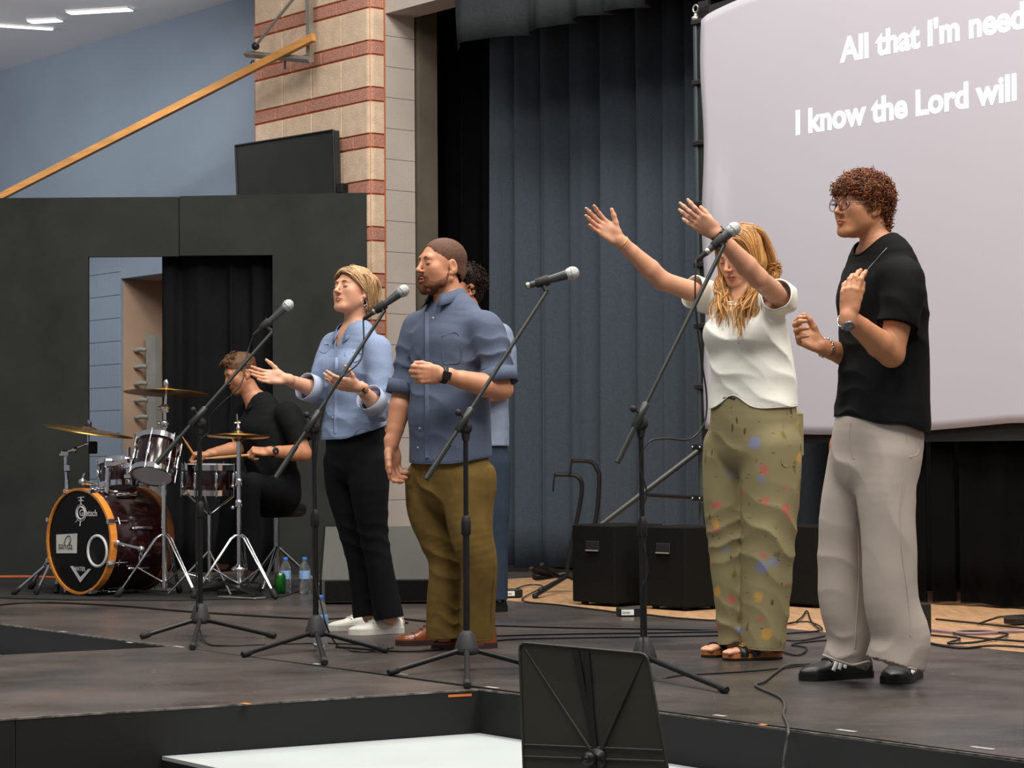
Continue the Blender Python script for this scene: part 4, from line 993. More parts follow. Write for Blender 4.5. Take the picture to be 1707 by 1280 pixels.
class SDF:
    def __init__(s): s.ops = []; s.cuts = []; s.gcuts = []; s.disp = []
    def op(s, fn, lo, hi, k, op='u'): s.ops.append((fn, np.array(lo, float), np.array(hi, float), k, op)); return s
    def cone(s, a, b, ra, rb, k=.01, op='u'):
        a, b = arr(a), arr(b); r = max(ra, rb)
        return s.op(lambda X, Y, Z: seg_d(X, Y, Z, a, b, ra, rb), np.minimum(a, b) - r, np.maximum(a, b) + r, k, op)
    def chain(s, pts, rs, k=.01):
        """tapered limb through points"""
        pts = [arr(p) for p in pts]; R = max(rs)
        def fn(X, Y, Z):
            d = None
            for i in range(len(pts) - 1):
                q = seg_d(X, Y, Z, pts[i], pts[i + 1], rs[i], rs[i + 1]); d = q if d is None else smin(d, q, .006)
            return d
        A = np.array(pts); return s.op(fn, A.min(0) - R, A.max(0) + R, k)
    def ell(s, c, axes, rad, k=.01, op='u'):
        c = arr(c); A = [arr(a) for a in axes]; R = max(rad)
        def fn(X, Y, Z):
            x, y, z = X - c[0], Y - c[1], Z - c[2]
            q = [(x * a[0] + y * a[1] + z * a[2]) for a in A]
            k0 = np.sqrt(sum((q[i] / rad[i]) ** 2 for i in range(3))); k1 = np.sqrt(sum((q[i] / rad[i] ** 2) ** 2 for i in range(3))) + 1e-9
            return k0 * (k0 - 1) / k1
        return s.op(fn, c - R, c + R, k, op)
    def loft(s, pts, rx, ry, side, k=.01, sub=4, flat0=False, flat1=False, sq=2.0):
        """elliptic tube along a curve; side = direction (or list) of the rx axis; flat ends are open hems"""
        n = len(pts); sides = side if isinstance(side, list) else [side] * n
        P4 = [V((*p, )) for p in pts]
        C = np.array([arr(p) for p in catmull(P4, sub)])
        RX = np.array([p.x for p in catmull([V((rx[i], ry[i], 0)) for i in range(n)], sub)])
        RY = np.array([p.y for p in catmull([V((rx[i], ry[i], 0)) for i in range(n)], sub)])
        SD = np.array([arr(p) for p in catmull([V(q) for q in sides], sub)])
        m = len(C); R = max(RX.max(), RY.max())
        segs = []
        for i in range(m - 1):
            a, b = C[i], C[i + 1]; t = (b - a) / (np.linalg.norm(b - a) + 1e-9)
            sv = SD[i] - t * (SD[i] @ t); sv /= np.linalg.norm(sv) + 1e-9; wv = np.cross(t, sv)
            segs.append((a, b, t, sv, wv, RX[i], RX[i + 1], RY[i], RY[i + 1]))
        d0 = (C[0] - C[1]) / np.linalg.norm(C[0] - C[1]); d1 = (C[-1] - C[-2]) / np.linalg.norm(C[-1] - C[-2])
        def fn(X, Y, Z):
            res = np.full(np.broadcast(X, Y, Z).shape, .2, F32); x, y, z = X.ravel(), Y.ravel(), Z.ravel()
            for si, (a, b, t, sv, wv, x0, x1, y0, y1) in enumerate(segs):
                lo = np.minimum(a, b) - R * 1.05 - .03; hi = np.maximum(a, b) + R * 1.05 + .03
                i0, i1 = np.searchsorted(x, (lo[0], hi[0])); j0, j1 = np.searchsorted(y, (lo[1], hi[1])); k0, k1 = np.searchsorted(z, (lo[2], hi[2]))
                if i1 <= i0 or j1 <= j0 or k1 <= k0: continue
                xx, yy, zz = X[i0:i1] - a[0], Y[:, j0:j1] - a[1], Z[:, :, k0:k1] - a[2]
                L = np.linalg.norm(b - a)
                ax = xx * t[0] + yy * t[1] + zz * t[2]; tt = np.clip(ax / L, 0, 1); ax = ax - tt * L
                u = xx * sv[0] + yy * sv[1] + zz * sv[2]; w = xx * wv[0] + yy * wv[1] + zz * wv[2]
                rxx = x0 + (x1 - x0) * tt; ryy = y0 + (y1 - y0) * tt
                if sq == 2.0: q = np.sqrt((u / rxx) ** 2 + (w / ryy) ** 2 + (ax / np.minimum(rxx, ryy)) ** 2) + 1e-6
                else: q = (np.abs(u / rxx) ** sq + np.abs(w / ryy) ** sq + np.abs(ax / np.minimum(rxx, ryy)) ** sq) ** (1 / sq) + 1e-6
                dd = np.sqrt(u * u + w * w + ax * ax) * (1 - 1 / q)
                dd = np.where(q < .25, -np.minimum(rxx, ryy) * .8, dd)
                if flat0 and si < sub: dd = np.maximum(dd, (X[i0:i1] - C[0][0]) * d0[0] + (Y[:, j0:j1] - C[0][1]) * d0[1] + (Z[:, :, k0:k1] - C[0][2]) * d0[2])
                if flat1 and si >= len(segs) - sub: dd = np.maximum(dd, (X[i0:i1] - C[-1][0]) * d1[0] + (Y[:, j0:j1] - C[-1][1]) * d1[1] + (Z[:, :, k0:k1] - C[-1][2]) * d1[2])
                blk = res[i0:i1, j0:j1, k0:k1]; np.minimum(blk, dd, out=blk)
            return res
        if flat0: s.cuts.append((C[0], d0, max(RX[0], RY[0]) * 1.1 + .004))
        if flat1: s.cuts.append((C[-1], d1, max(RX[-1], RY[-1]) * 1.1 + .004))
        return s.op(fn, C.min(0) - R, C.max(0) + R, k)
    def bounds(s):
        u = [o for o in s.ops if o[4] == 'u']
        return np.min([o[1] for o in u], 0), np.max([o[2] for o in u], 0)
    def mesh(s, h, lo=None, hi=None, skip=()):
        blo, bhi = s.bounds(); full = lo is None
        if full: lo, hi = blo - .02, bhi + .02
        else: lo, hi = np.array(lo, float), np.array(hi, float)
        n = np.ceil((hi - lo) / h).astype(int) + 1
        ax = [(lo[i] + h * np.arange(n[i])) for i in range(3)]
        d = np.full(tuple(n), .1, F32)
        for fn, a, b, k, op in s.ops:
            mg = k + .015; rg = []
            for i in range(3):
                i0 = max(0, int((a[i] - mg - lo[i]) / h)); i1 = min(n[i], int((b[i] + mg - lo[i]) / h) + 2)
                rg.append((i0, i1))
            if any(r[1] <= r[0] for r in rg): continue
            X = ax[0][rg[0][0]:rg[0][1]][:, None, None]; Y = ax[1][rg[1][0]:rg[1][1]][None, :, None]; Z = ax[2][rg[2][0]:rg[2][1]][None, None, :]
            sub = d[rg[0][0]:rg[0][1], rg[1][0]:rg[1][1], rg[2][0]:rg[2][1]]
            v = fn(X, Y, Z)
            if op == 'u': sub[...] = smin(sub, v, k)
            else: sub[...] = -smin(-sub, v, k)
        if s.disp or s.gcuts:
            near = np.argwhere(np.abs(d) < .045)
            X, Y, Z = (ax[i][near[:, i]] for i in range(3)); dv = d[tuple(near.T)].astype(float)
            for f in s.disp: dv = dv + f(X, Y, Z)
            for f in s.gcuts: dv = np.maximum(dv, f(X, Y, Z))
            d[tuple(near.T)] = dv
            for f in s.gcuts:
                Xg = ax[0][:, None, None]; Yg = ax[1][None, :, None]; Zg = ax[2][None, None, :]
                ins = d < -.03
                if ins.any():
                    q = np.argwhere(ins); cv = f(ax[0][q[:, 0]], ax[1][q[:, 1]], ax[2][q[:, 2]]); d[tuple(q.T)] = np.maximum(d[tuple(q.T)], cv)
        v, q = surfnets(d, lo, h)
        if len(q) == 0: return v, q
        c = v[q].mean(1); keep = np.ones(len(q), bool)
        for (a, b, hf) in skip: keep &= ~((c > np.array(a) + hf * 2.2 + h * .5) & (c < np.array(b) - hf * 2.2 - h * .5)).all(1)
        if s.cuts or s.gcuts:
            nn = np.cross(v[q[:, 2]] - v[q[:, 0]], v[q[:, 3]] - v[q[:, 1]]); nn /= np.linalg.norm(nn, axis=1)[:, None] + 1e-12
            for (p, dr, r) in s.cuts: keep &= ~((np.abs((c - p) @ dr) < .75 * h) & (np.linalg.norm(c - p, axis=1) < r) & (nn @ dr > .72))
            for f in s.gcuts:
                f0 = f(c[:, 0], c[:, 1], c[:, 2]); ep = 1e-4; gr = np.stack([f(c[:, 0] + ep, c[:, 1], c[:, 2]) - f0, f(c[:, 0], c[:, 1] + ep, c[:, 2]) - f0, f(c[:, 0], c[:, 1], c[:, 2] + ep) - f0], 1); gr /= np.linalg.norm(gr, axis=1)[:, None] + 1e-12
                keep &= ~((np.abs(f0) < .75 * h) & ((nn * gr).sum(1) > .72))
        q = q[keep]; used = np.zeros(len(v), bool); used[q.ravel()] = True; re = np.cumsum(used) - 1
        return v[used], re[q]
def relax(v, q, it=1, lam=.5):
    for _ in range(it):
        acc = np.zeros_like(v); cnt = np.zeros(len(v))
        for a, b in ((0, 1), (1, 2), (2, 3), (3, 0)):
            np.add.at(acc, q[:, a], v[q[:, b]]); np.add.at(acc, q[:, b], v[q[:, a]]); np.add.at(cnt, q[:, a], 1); np.add.at(cnt, q[:, b], 1)
        v = v + lam * (acc / np.maximum(cnt, 1)[:, None] - v)
    return v
def fold(c, axis, freq, amp, rad, ph=0., warp=1.):
    """a patch of cloth folds round a point: ridges across 'axis'"""
    c = arr(c); a = arr(V(axis).normalized()); o = arr(V(axis).normalized().orthogonal()); o2 = np.cross(a, o)
    def f(X, Y, Z):
        x, y, z = X - c[0], Y - c[1], Z - c[2]; g = np.exp(-(x * x + y * y + z * z) / (rad * rad))
        t = x * a[0] + y * a[1] + z * a[2]; u = x * o[0] + y * o[1] + z * o[2]; w = x * o2[0] + y * o2[1] + z * o2[2]
        q = t * freq + ph + warp * np.sin(u * freq * .33 + ph * 2) + warp * .7 * np.sin(w * freq * .4 + 1.3 * ph)
        return -1.9 * amp * g * (1 - 1.8 * np.abs(np.sin(q / 2)) ** .75)
    return f
def rumple(amp, fr, seed, dirs=None):
    r = np.random.RandomState(seed); D = r.normal(size=(5, 3)); D[:, 2] *= .55; D /= np.linalg.norm(D, axis=1)[:, None]; ph = r.uniform(0, 6, 5); fk = fr * r.uniform(.6, 1.5, 5)
    def f(X, Y, Z):
        out = 0
        wx = .6 * np.sin(Z * fr * .5 + ph[0]); 
        for i in range(5): out = out - 1 + 1.7 * np.abs(np.sin(((X * D[i, 0] + Y * D[i, 1] + Z * D[i, 2]) * fk[i] + ph[i] + wx + .8 * np.sin(fr * .6 * (X * D[i, 2] - Z * D[i, 0]) + ph[i - 1])) / 2)) ** .8
        return amp * out / 3
    return f
def frame(yaw, pitch=0., roll=0.):
    """facing: yaw degrees to the picture's left, pitch up; returns left, forward, up of the figure"""
    y, p, r = math.radians(yaw), math.radians(pitch), math.radians(roll)
    F = V((-math.sin(y) * math.cos(p), -math.cos(y) * math.cos(p), math.sin(p))); L = V((math.cos(y), -math.sin(y), 0)); U = F.cross(L)
    return L * math.cos(r) + U * math.sin(r), F, U * math.cos(r) - L * math.sin(r)

class Person:
    def __init__(s, d, foot, label, skin, grp=None):
        s.d = d; s.root = empty('person', foot, label, 'person'); s.b = SDF(); s.fine = []; s.skin = lin(skin); s.paint = []; s.sc = 1.
    def j(s, x, y, dd=0.): return P(x, y, s.d + dd)
    def obj(s, name, v, q, m, parent=None, thick=0., label=None):
        org = origin_of(parent or s.root); me = fast_mesh(name, v - arr(org), q); me.materials.append(m)
        o = bpy.data.objects.new(name, me); COL.objects.link(o); o.parent = parent or s.root
        if thick: md = o.modifiers.new('cloth', 'SOLIDIFY'); md.thickness = thick; md.offset = -1
        if label: o['label'] = label
        return o
    def cloth(s, name, sdf, m, h=.006, thick=.004, label=None, it=1):
        v, q = sdf.mesh(h); v = relax(v, q, it, .4); return s.obj(name, v, q, m, None, thick, label)
    def rim(s, obj, c, axis, rad, r, name, m, bins=40, zlim=None, depth=9.):
        """a sewn edge along an open border of a garment"""
        me = obj.data; n = len(me.polygons); lp = np.empty(n * 4, np.int32); me.loops.foreach_get('vertex_index', lp); q = lp.reshape(-1, 4)
        v = np.empty(len(me.vertices) * 3, np.float32); me.vertices.foreach_get('co', v); v = v.reshape(-1, 3).astype(float) + arr(origin_of(obj))
        e = np.sort(np.concatenate([q[:, [0, 1]], q[:, [1, 2]], q[:, [2, 3]], q[:, [3, 0]]]), 1); key = e[:, 0].astype(np.int64) * (len(v) + 1) + e[:, 1]; uq, ct = np.unique(key, return_counts=True); bd = uq[ct == 1]; ids = np.unique(np.concatenate([bd // (len(v) + 1), bd % (len(v) + 1)]))
        p = v[ids]; c_ = arr(c); ax = V(axis).normalized(); a = ax.orthogonal().normalized(); b = ax.cross(a); w = p - c_
        sel = (np.linalg.norm(w, axis=1) < rad) & (np.abs(w @ arr(ax)) < depth); w = w[sel]; p = p[sel]
        if len(p) < 12: return None
        an = np.arctan2(w @ arr(b), w @ arr(a)); k = np.floor((an + np.pi) / (2 * np.pi) * bins).astype(int) % bins; pts = [V(p[k == i].mean(0)) for i in range(bins) if (k == i).any()]
        for _ in range(2): pts = [(pts[i - 1] + pts[i] * 2 + pts[(i + 1) % len(pts)]) / 4 for i in range(len(pts))]
        mb = MB(); mb.tube(pts + [pts[0], pts[1]], r, 7, caps=False); return mb.build(name, m, s.root)
    # ---- head: local metres, l = figure's left, f = forward, u = up, origin mid head
    def head(s, c, yaw, pitch, roll=0., sc=1., male=True, mouth=0., jaw=1., nose=1.):
        L, F, U = frame(yaw, pitch, roll); s.hL, s.hF, s.hU, s.hc, s.hs = L, F, U, V(c), sc
        W = lambda l, f, u: V(c) + (L * l + F * f + U * u) * sc
        s.H = W; B = s.b; AX = (L, F, U); e = lambda p, r, k=.01, op='u', ax=AX: B.ell(W(*p), ax, tuple(x * sc for x in r), k, op); cn = lambda a, b, ra, rb, k=.008, op='u': B.cone(W(*a), W(*b), ra * sc, rb * sc, k, op)
        e((0, -.014, .036), (.0745, .096, .080), .01)
        e((0, .028, -.022), (.0635, .064, .088), .03)
        e((0, .040, -.076), (.043 * jaw, .043, .032), .025)
        for q in (-1, 1):
            cn((q * .056 * jaw, -.004, -.055), (q * .022, .072, -.096), .016, .014, .025)
            e((q * .042, .058, -.018), (.022, .022, .022), .022)
            e((q * .040, .036, -.048), (.024, .034, .028), .022)
        e((0, .074, -.099), (.019 * jaw, .016, .015), .016)
        cn((-.034, .079, .026), (.034, .079, .026), .011 if male else .008, .011 if male else .008, .02)
        for q in (-1, 1):
            e((q * .032, .097, .006), (.016, .013, .010), .016, 's')
            e((q * .0315, .0765, .005), (.0145, .0135, .0115), .006)
        cn((0, .086, .018), (0, .1105 * nose ** .2, -.023), .0068, .0092 * nose, .010)
        e((0, .1115, -.0265), (.0102, .0100, .0086), .006)
        for q in (-1, 1): e((q * .0108, .099, -.0300), (.0066, .0100, .0066), .005)
        e((0, .066, -.060), (.037, .0225, .030), .012)
        for q in (-1, 1):
            cn((q * .003, .0985, -.0552), (q * .0250, .0850, -.0602), .0042, .0022, .003)
            cn((q * .003, .0972, -.0662 - mouth), (q * .0220, .0855, -.0624 - mouth * .6), .0052, .0024, .003)
        for q in (-1, 1): cn((0, .1040, -.0606 - mouth * .5), (q * .023, .0890, -.0612 - mouth * .5), .0012 + mouth * .5, .0007, .002, 's')
        for q in (-1, 1):
            ax = (L * q, (F * .95 - U * .25).normalized(), (U * .95 + F * .25).normalized())
            e((q * .0755, -.012, -.006), (.010, .0185, .031), .006, ax=ax)
            e((q * .085, -.007, .000), (.008, .0105, .019), .006, 's', ax=ax)
            e((q * .0745, -.002, -.033), (.0075, .009, .009), .008)
        s.fine.append((np.array(c) - .145 * sc, np.array(c) + .145 * sc, .0030))
        # paint: lips, nostrils, cheeks
        hc, hL, hF, hU = arr(c), arr(L), arr(F), arr(U)
        def loc(v): p = (v - hc) / sc; return p @ hL, p @ hF, p @ hU
        s.loc = loc
        def lips(v, col, tone=np.array((.78, .42, .40))):
            l, f, u = loc(v); m = np.exp(-((l / .0255) ** 8 + ((u + .0608 + mouth * .5) / (.0086 + mouth * .5) * (1 + np.abs(l) * 16)) ** 6)) * (f > .07)
            col *= 1 - m[:, None] * (1 - tone * (1 if not male else 1.08))
        def cheeks(v, col):
            l, f, u = loc(v)
            for q in (-1, 1):
                m = np.exp(-(((l - q * .045) / .025) ** 2 + ((u + .025) / .022) ** 2)) * (f > .03) * .10; col *= 1 - m[:, None] * np.array((.05, .5, .5))
            m = np.exp(-((l / .014) ** 2 + ((u + .026) / .014) ** 2)) * (f > .09) * .25; col *= 1 - m[:, None] * np.array((.0, .4, .4))
            m = np.exp(-((l / .011) ** 4 + ((u + .037) / .003) ** 2)) * (f > .095) * .6; col *= 1 - m[:, None]
        s.paint += [lips, cheeks]
    def face_details(s, brow='#5a3d28', closed=True, lash='#2a1a14', lip=True):
        W = s.H; sc = s.hs
        if lip:
            m = MB(); m.tube([W(-.0245, .0868, -.0612), W(-.013, .0955, -.0608), W(0, .1005, -.0610), W(.013, .0955, -.0608), W(.0245, .0868, -.0612)], [.0006 * sc, .0011 * sc, .0012 * sc, .0011 * sc, .0006 * sc], 5); m.build('lip_line', mat('lip_line_brown', '#5a2a22', .7), s.root)
        for q in (-1, 1):
            m = MB(); m.tube([W(q * .012, .0925, .024), W(q * .025, .0930, .0290), W(q * .038, .0868, .0275), W(q * .0485, .0765, .0205)], [.0028 * sc, .0036 * sc, .0030 * sc, .0012 * sc], 6, flat=(s.hF, .6)); m.build('eyebrow', mat('brow_' + brow, brow, .8), s.root)
            z = .001 if closed else .0075
            m = MB(); m.tube([W(q * .0185, .0865, z + .001), W(q * .026, .0908, z - .002), W(q * .033, .0912, z - .0035), W(q * .0405, .0865, z - .001), W(q * .045, .0805, z + .001)], [.0008 * sc, .0014 * sc, .0015 * sc, .0014 * sc, .0007 * sc], 5); m.build('eyelashes', mat('lash_' + lash, lash, .8), s.root)
            if not closed:
                m = MB(); m.sphere(W(q * .0315, .0800, .0045), .0118 * sc, 14, 10, (1, 1, .58), Matrix((tuple(s.hL), tuple(s.hF), tuple(s.hU))).transposed()); m.build('eye', mat('eye_white', '#d8d2cc', .2), s.root)
                m = MB(); m.sphere(W(q * .0300, .0878, .0042), .0050 * sc, 12, 8); m.build('iris', mat('iris_brown', '#2a1a10', .15), s.root)
    # ---- hand
    def hand(s, w, D, N, left, curls=None, spread=.10, thumb=(45, 20, 15, 20), sc=1., r=1., wr=.024):
        D = V(D).normalized(); N = V(N); N = (N - D * N.dot(D)).normalized(); T = D.cross(N); T = -T if left else T
        w = V(w); B = s.b; W = lambda t, y, n: w + (T * t + D * y + N * n) * sc
        s.hands = getattr(s, 'hands', []); 
        B.loft([W(0, -.03, 0), W(0, .0, 0), W(.004, .035, .002), W(.002, .07, .001), W(0, .092, -.001)], [x * sc for x in (wr / sc, wr / sc, .034, .040, .036)], [x * sc for x in (wr * .8 / sc, .017, .0155, .0135, .010)], T, k=.012, sub=3)
        B.ell(W(.022, .034, .008), (T, D, N), (.017 * sc, .028 * sc, .014 * sc), .012)
        B.ell(W(-.026, .036, .007), (T, D, N), (.013 * sc, .032 * sc, .012 * sc), .012)
        roots = ((.0285, .088), (.0095, .0935), (-.0095, .090), (-.0275, .081)); lens = ((.043, .026, .021), (.047, .030, .022), (.043, .028, .021), (.034, .021, .018))
        curls = curls or ((15, 25, 15),) * 4
        tips = []
        for i in range(4):
            c = curls[i]; t0, y0 = roots[i]; p = W(t0, y0, 0); sp_ = spread * (1.5 - i) / 1.5
            base = (D * math.cos(sp_) + T * math.sin(sp_)).normalized(); a = 0.; pts = [W(t0 * .9, y0 - .03, -.001), p]; 
            for k in range(3):
                a += math.radians(c[k]); p = p + (base * math.cos(a) + N * math.sin(a)) * lens[i][k] * sc; pts.append(p)
            rr = [.0088, .0098, .0090, .0082, .0066] if i < 3 else [.0080, .0086, .0078, .0070, .0058]
            B.chain(pts, [x * sc * r for x in rr], k=.0035); tips.append(pts)
        a0, n0, c1, c2 = [math.radians(x) for x in thumb]
        p = W(.020, .022, .006); dr = (D * math.cos(a0) + T * math.sin(a0)) * math.cos(n0) + N * math.sin(n0); pts = [W(.006, .010, .004), p]
        ax = dr.cross(N).normalized() if abs(dr.dot(N)) < .95 else T
        bend = (D - dr * D.dot(dr)).normalized()
        for k, ln in enumerate((.040, .032, .027)):
            if k: dr = (dr * math.cos((0, c1, c2)[k]) + bend * math.sin((0, c1, c2)[k])).normalized(); bend = (D - dr * D.dot(dr)).normalized()
            p = p + dr * ln * sc; pts.append(p)
        B.chain(pts, [x * sc * r for x in (.014, .0150, .0118, .0105, .0082)], k=.006)
        tips.append(pts)
        allp = np.array([arr(p) for t in tips for p in t]); s.fine.append((allp.min(0) - .045, allp.max(0) + .02, .0030))
        s.lastT = T
        # nails
        return tips, W
    def finish_body(s, h=.008, m='skin'):
        vs, qs = [], []; n = 0; skip = list(s.fine)
        parts = [s.b.mesh(h, skip=skip)]
        for i, (a, b, hh) in enumerate(s.fine):
            parts.append(s.b.mesh(hh, a, b, skip=skip[:i]))
        for v, q in parts:
            if len(q): vs.append(v); qs.append(q + n); n += len(v)
        v, q = np.concatenate(vs), np.concatenate(qs)
        col = np.tile(np.array(s.skin, float), (len(v), 1))
        for f in s.paint: f(v, col)
        o = s.obj('body', v, q, mat('skin', '#ffffff', .48, var=.05, vs=45, attr='Col', sss=.12, bump=.05, bs=300))
        at = o.data.color_attributes.new('Col', 'FLOAT_COLOR', 'POINT')
        at.data.foreach_set('color', np.concatenate([np.clip(col, 0, 1), np.ones((len(v), 1))], 1).astype(np.float32).ravel())
        s.body = o; return o
    # ---- wrist things
    def band(s, c, axis, rx, ry, side, w, m, name='watch', face=None, facem=None):
        ax = V(axis).normalized(); sv = (V(side) - ax * V(side).dot(ax)).normalized(); wv = ax.cross(sv); b = MB(); n = 28; vs = []; fs = []
        for i in range(n):
            an = 2 * math.pi * i / n
            for (k, o_) in ((1.0, -w / 2), (1.0 + .0035 / rx, -w / 2), (1.0 + .0035 / rx, w / 2), (1.0, w / 2)): vs.append(V(c) + (sv * math.cos(an) * rx + wv * math.sin(an) * ry) * k + ax * o_)
        for i in range(n):
            for k in range(4): fs.append((i * 4 + k, ((i + 1) % n) * 4 + k, ((i + 1) % n) * 4 + (k + 1) % 4, i * 4 + (k + 1) % 4))
        b.add(vs, fs, True); o = b.build(name, m, s.root)
        if face is not None:
            fd, sx, sy, rnd = face; fd = (V(fd) - ax * V(fd).dot(ax)).normalized(); fc = V(c) + fd * (math.hypot(rx * fd.dot(sv), ry * fd.dot(wv)) + .004); t2 = ax.cross(fd)
            q = MB()
            if rnd: q.lathe(fc - fd * .004, fd, [(sx * .96, 0), (sx, .003), (sx, .008), (sx * .85, .010), (.001, .010)], 24)
            else: q.box(fc, sy, sx, .010, Matrix((tuple(t2), tuple(ax), tuple(fd))).transposed(), bev=.003)
            q.build('watch_face', facem or M_bmetal, o)
        return o

# ---- shoes: swept sections from heel to toe
def shoe(person, heel, toe, Lg, wmax, prof, m, solem, name='shoe', sole_h=.022, extra=None, solec=None, label=None):
    """heel, toe: ground points giving place and direction; prof: list of (t, halfwidth factor, height)"""
    D = V(toe) - V(heel); D.z = 0; D.normalize(); S = V((-D.y, D.x, 0)); o = V((heel[0], heel[1], heel[2] if len(heel) > 2 else 0)); o.z = 0.001
    ts = [p[0] for p in prof]
    n = 26; vs = []; fs = []; k = 13
    tt = [.5 - .5 * math.cos(math.pi * i / (n - 1)) for i in range(n)]
    for t in tt:
        w = np.interp(t, ts, [p[1] for p in prof]) * wmax; hgt = np.interp(t, ts, [p[2] for p in prof])
        e = 1.0
        if t < .06: e = math.sqrt(max(.0, 1 - ((.06 - t) / .06) ** 2)) * .55 + .45
        if t > .82: e = math.sqrt(max(.02, 1 - ((t - .82) / .182) ** 2))
        for i in range(k):
            a = math.pi * i / (k - 1); x = math.copysign(abs(math.cos(a)) ** .75, math.cos(a)) * w * e; z = sole_h + math.sin(a) ** .8 * (hgt - sole_h) * (.55 + .45 * e)
            vs.append(o + D * (t * Lg) + S * x + UP * z)
    for i in range(n - 1):
        for q in range(k - 1): fs.append((i * k + q, i * k + q + 1, (i + 1) * k + q + 1, (i + 1) * k + q))
    fs.append(tuple(range(k))); fs.append(tuple((n - 1) * k + q for q in range(k))[::-1])
    b = MB(); b.add(vs, fs, True); so = b.build(name, m, person.root, label=label)
    out = []
    for sgn in (1, -1):
        for t in (tt if sgn == 1 else tt[::-1]):
            w = np.interp(t, ts, [p[1] for p in prof]) * wmax + .003; e = 1.
            if t < .06: e = math.sqrt(max(.0, 1 - ((.06 - t) / .06) ** 2)) * .55 + .45
            if t > .82: e = math.sqrt(max(.02, 1 - ((t - .82) / .182) ** 2))
            out.append(o + D * ((t - .5) * Lg * 1.02 + .5 * Lg) + S * (w * e * sgn))
    b = MB(); b.prism(out, (0, 0, sole_h + .004)); b.build('sole', solem, so)
    def at(t, a, lift=.001):
        w = np.interp(t, ts, [p[1] for p in prof]) * wmax; hgt = np.interp(t, ts, [p[2] for p in prof]); a = math.radians(a)
        e = math.sqrt(max(.02, 1 - ((t - .82) / .182) ** 2)) if t > .82 else 1.
        x = math.copysign(abs(math.cos(a)) ** .75, math.cos(a)) * w * e; z = sole_h + abs(math.sin(a)) ** .8 * (hgt - sole_h) * (.55 + .45 * e)
        nrm = (S * math.cos(a) + UP * math.sin(a)).normalized()
        return o + D * (t * Lg) + S * x + UP * z + nrm * lift
    return so, at, D, S
LOW = [(0, .62, .066), (.08, .74, .070), (.3, .78, .078), (.42, .82, .075), (.58, .93, .058), (.72, 1.0, .048), (.86, .95, .042), (1, .6, .034)]

# ---- hair
def locks(name, paths, rads, m, person, n=6, flatn=None, parent=None, sub=4):
    b = MB()
    for p, r in zip(paths, rads):
        c = catmull(p, sub); k = len(c); rs = [r * (math.sin(math.pi * min(1, (i / (k - 1)) * .88 + .10)) ** .6 + .05) for i in range(k)]
        b.tube(c, rs, n, caps=False)
    o = b.build(name, m, parent or person.root, recalc=False); return o
def tresses(name, paths, m, person, parent=None, per=8, r=.0020, spread=.006, wave=.004, turns=2.0, sub=5, seed=1, n=3):
    """each path is a lock: a bundle of fine strands that wave together and gather at the tip"""
    rng = np.random.RandomState(seed); b = MB()
    for p in paths:
        c = catmull(p, sub); k = len(c); ph = rng.uniform(0, 6.28)
        for j in range(per):
            o = V(rng.normal(size=3)) * spread; ph2 = ph + rng.normal() * .35; pts = []; ln = rng.uniform(.82, 1.); kk = max(4, int(k * ln))
            a0 = V(rng.normal(size=3)).normalized()
            for i in range(kk):
                t = i / (k - 1); tg = (c[min(i + 1, k - 1)] - c[max(i - 1, 0)]).normalized(); a = tg.cross(V((0, 1, .2))).normalized(); g = .35 + .9 * math.sin(math.pi * min(1, t * .8 + .1)); w = wave * min(1, max(0, t * 1.8 - .5))
                pts.append(c[i] + o * g * (1 - .35 * t) + a * (w * math.sin(t * turns * 6.28 + ph2)))
            b.tube(pts, [r * (1 - .6 * (i / kk) ** 3) for i in range(kk)], n, caps=False)
    return b.build(name, m, parent or person.root, recalc=False)
def curl(p0, nrm, down, r, turns, length, rng):
    """a spiral of hair standing off the scalp"""
    nrm = V(nrm).normalized(); ax = (nrm * rng.uniform(.15, .6) + down * rng.uniform(.4, 1.) + V(rng.normal(size=3)) * .35).normalized(); a = ax.orthogonal().normalized(); a.rotate(Quaternion(ax, rng.uniform(0, 6.28))); b = ax.cross(a); pts = []
    k = int(turns * 7)
    for i in range(k + 1):
        t = i / k; an = t * turns * 2 * math.pi; rr = r * (1 - .25 * t); pts.append(V(p0) + nrm * r * .4 + ax * (length * t) + (a * math.cos(an) + b * math.sin(an)) * rr - a * r)
    return pts
# ================================================================== PEOPLE
def fabric(name, rgb, **k):
    return mat(name, rgb, k.pop('rough', .85), var=k.pop('var', .10), vs=k.pop('vs', 25), bump=k.pop('bump', .05), bs=k.pop('bs', 700), spec=.2, sheen=k.pop('sheen', .0), **k)
M_denim = fabric('light_denim', '#8292b0', vs=220, var=.10)
M_denim_in = fabric('denim_cuff', '#a8b2c8')
M_chambray = fabric('slate_chambray', '#566075', vs=240, var=.12)
M_khaki = fabric('olive_khaki', '#6b562b', var=.12)
M_black = fabric('black_jeans', '#0b0c0f', var=.2)
M_polo = fabric('black_polo', '#0e1012', var=.2)
M_tee = fabric('black_tee', '#0b0c0e', var=.2)
M_wtee = fabric('white_tee', '#e6e6de', var=.03)
M_gtee = fabric('pale_blue_tee', '#7f8da3')
M_jean = fabric('blue_jeans', '#2c3948')
M_greyp = fabric('stone_grey_denim', '#b4a9a0', var=.06, vs=5)
M_button = mat('shirt_button', '#b9bcc4', .4)
M_wshoe = mat('white_leather', '#e4e2da', .45, var=.02)
M_wsole = mat('white_rubber', '#dad8ce', .6, var=.03)
M_brown = mat('brown_leather', '#7a3b1a', .32, var=.22, vs=14, coat=.3)
M_dsole = mat('dark_brown_sole', '#33201a', .6)
M_bshoe = mat('black_leather', '#121214', .4, var=.1)
M_stripe = mat('white_stripe', '#dfdfdf', .5)
M_wband = mat('watch_strap_black', '#121214', .6)
M_wface = mat('watch_glass', '#1b1c1f', .12)
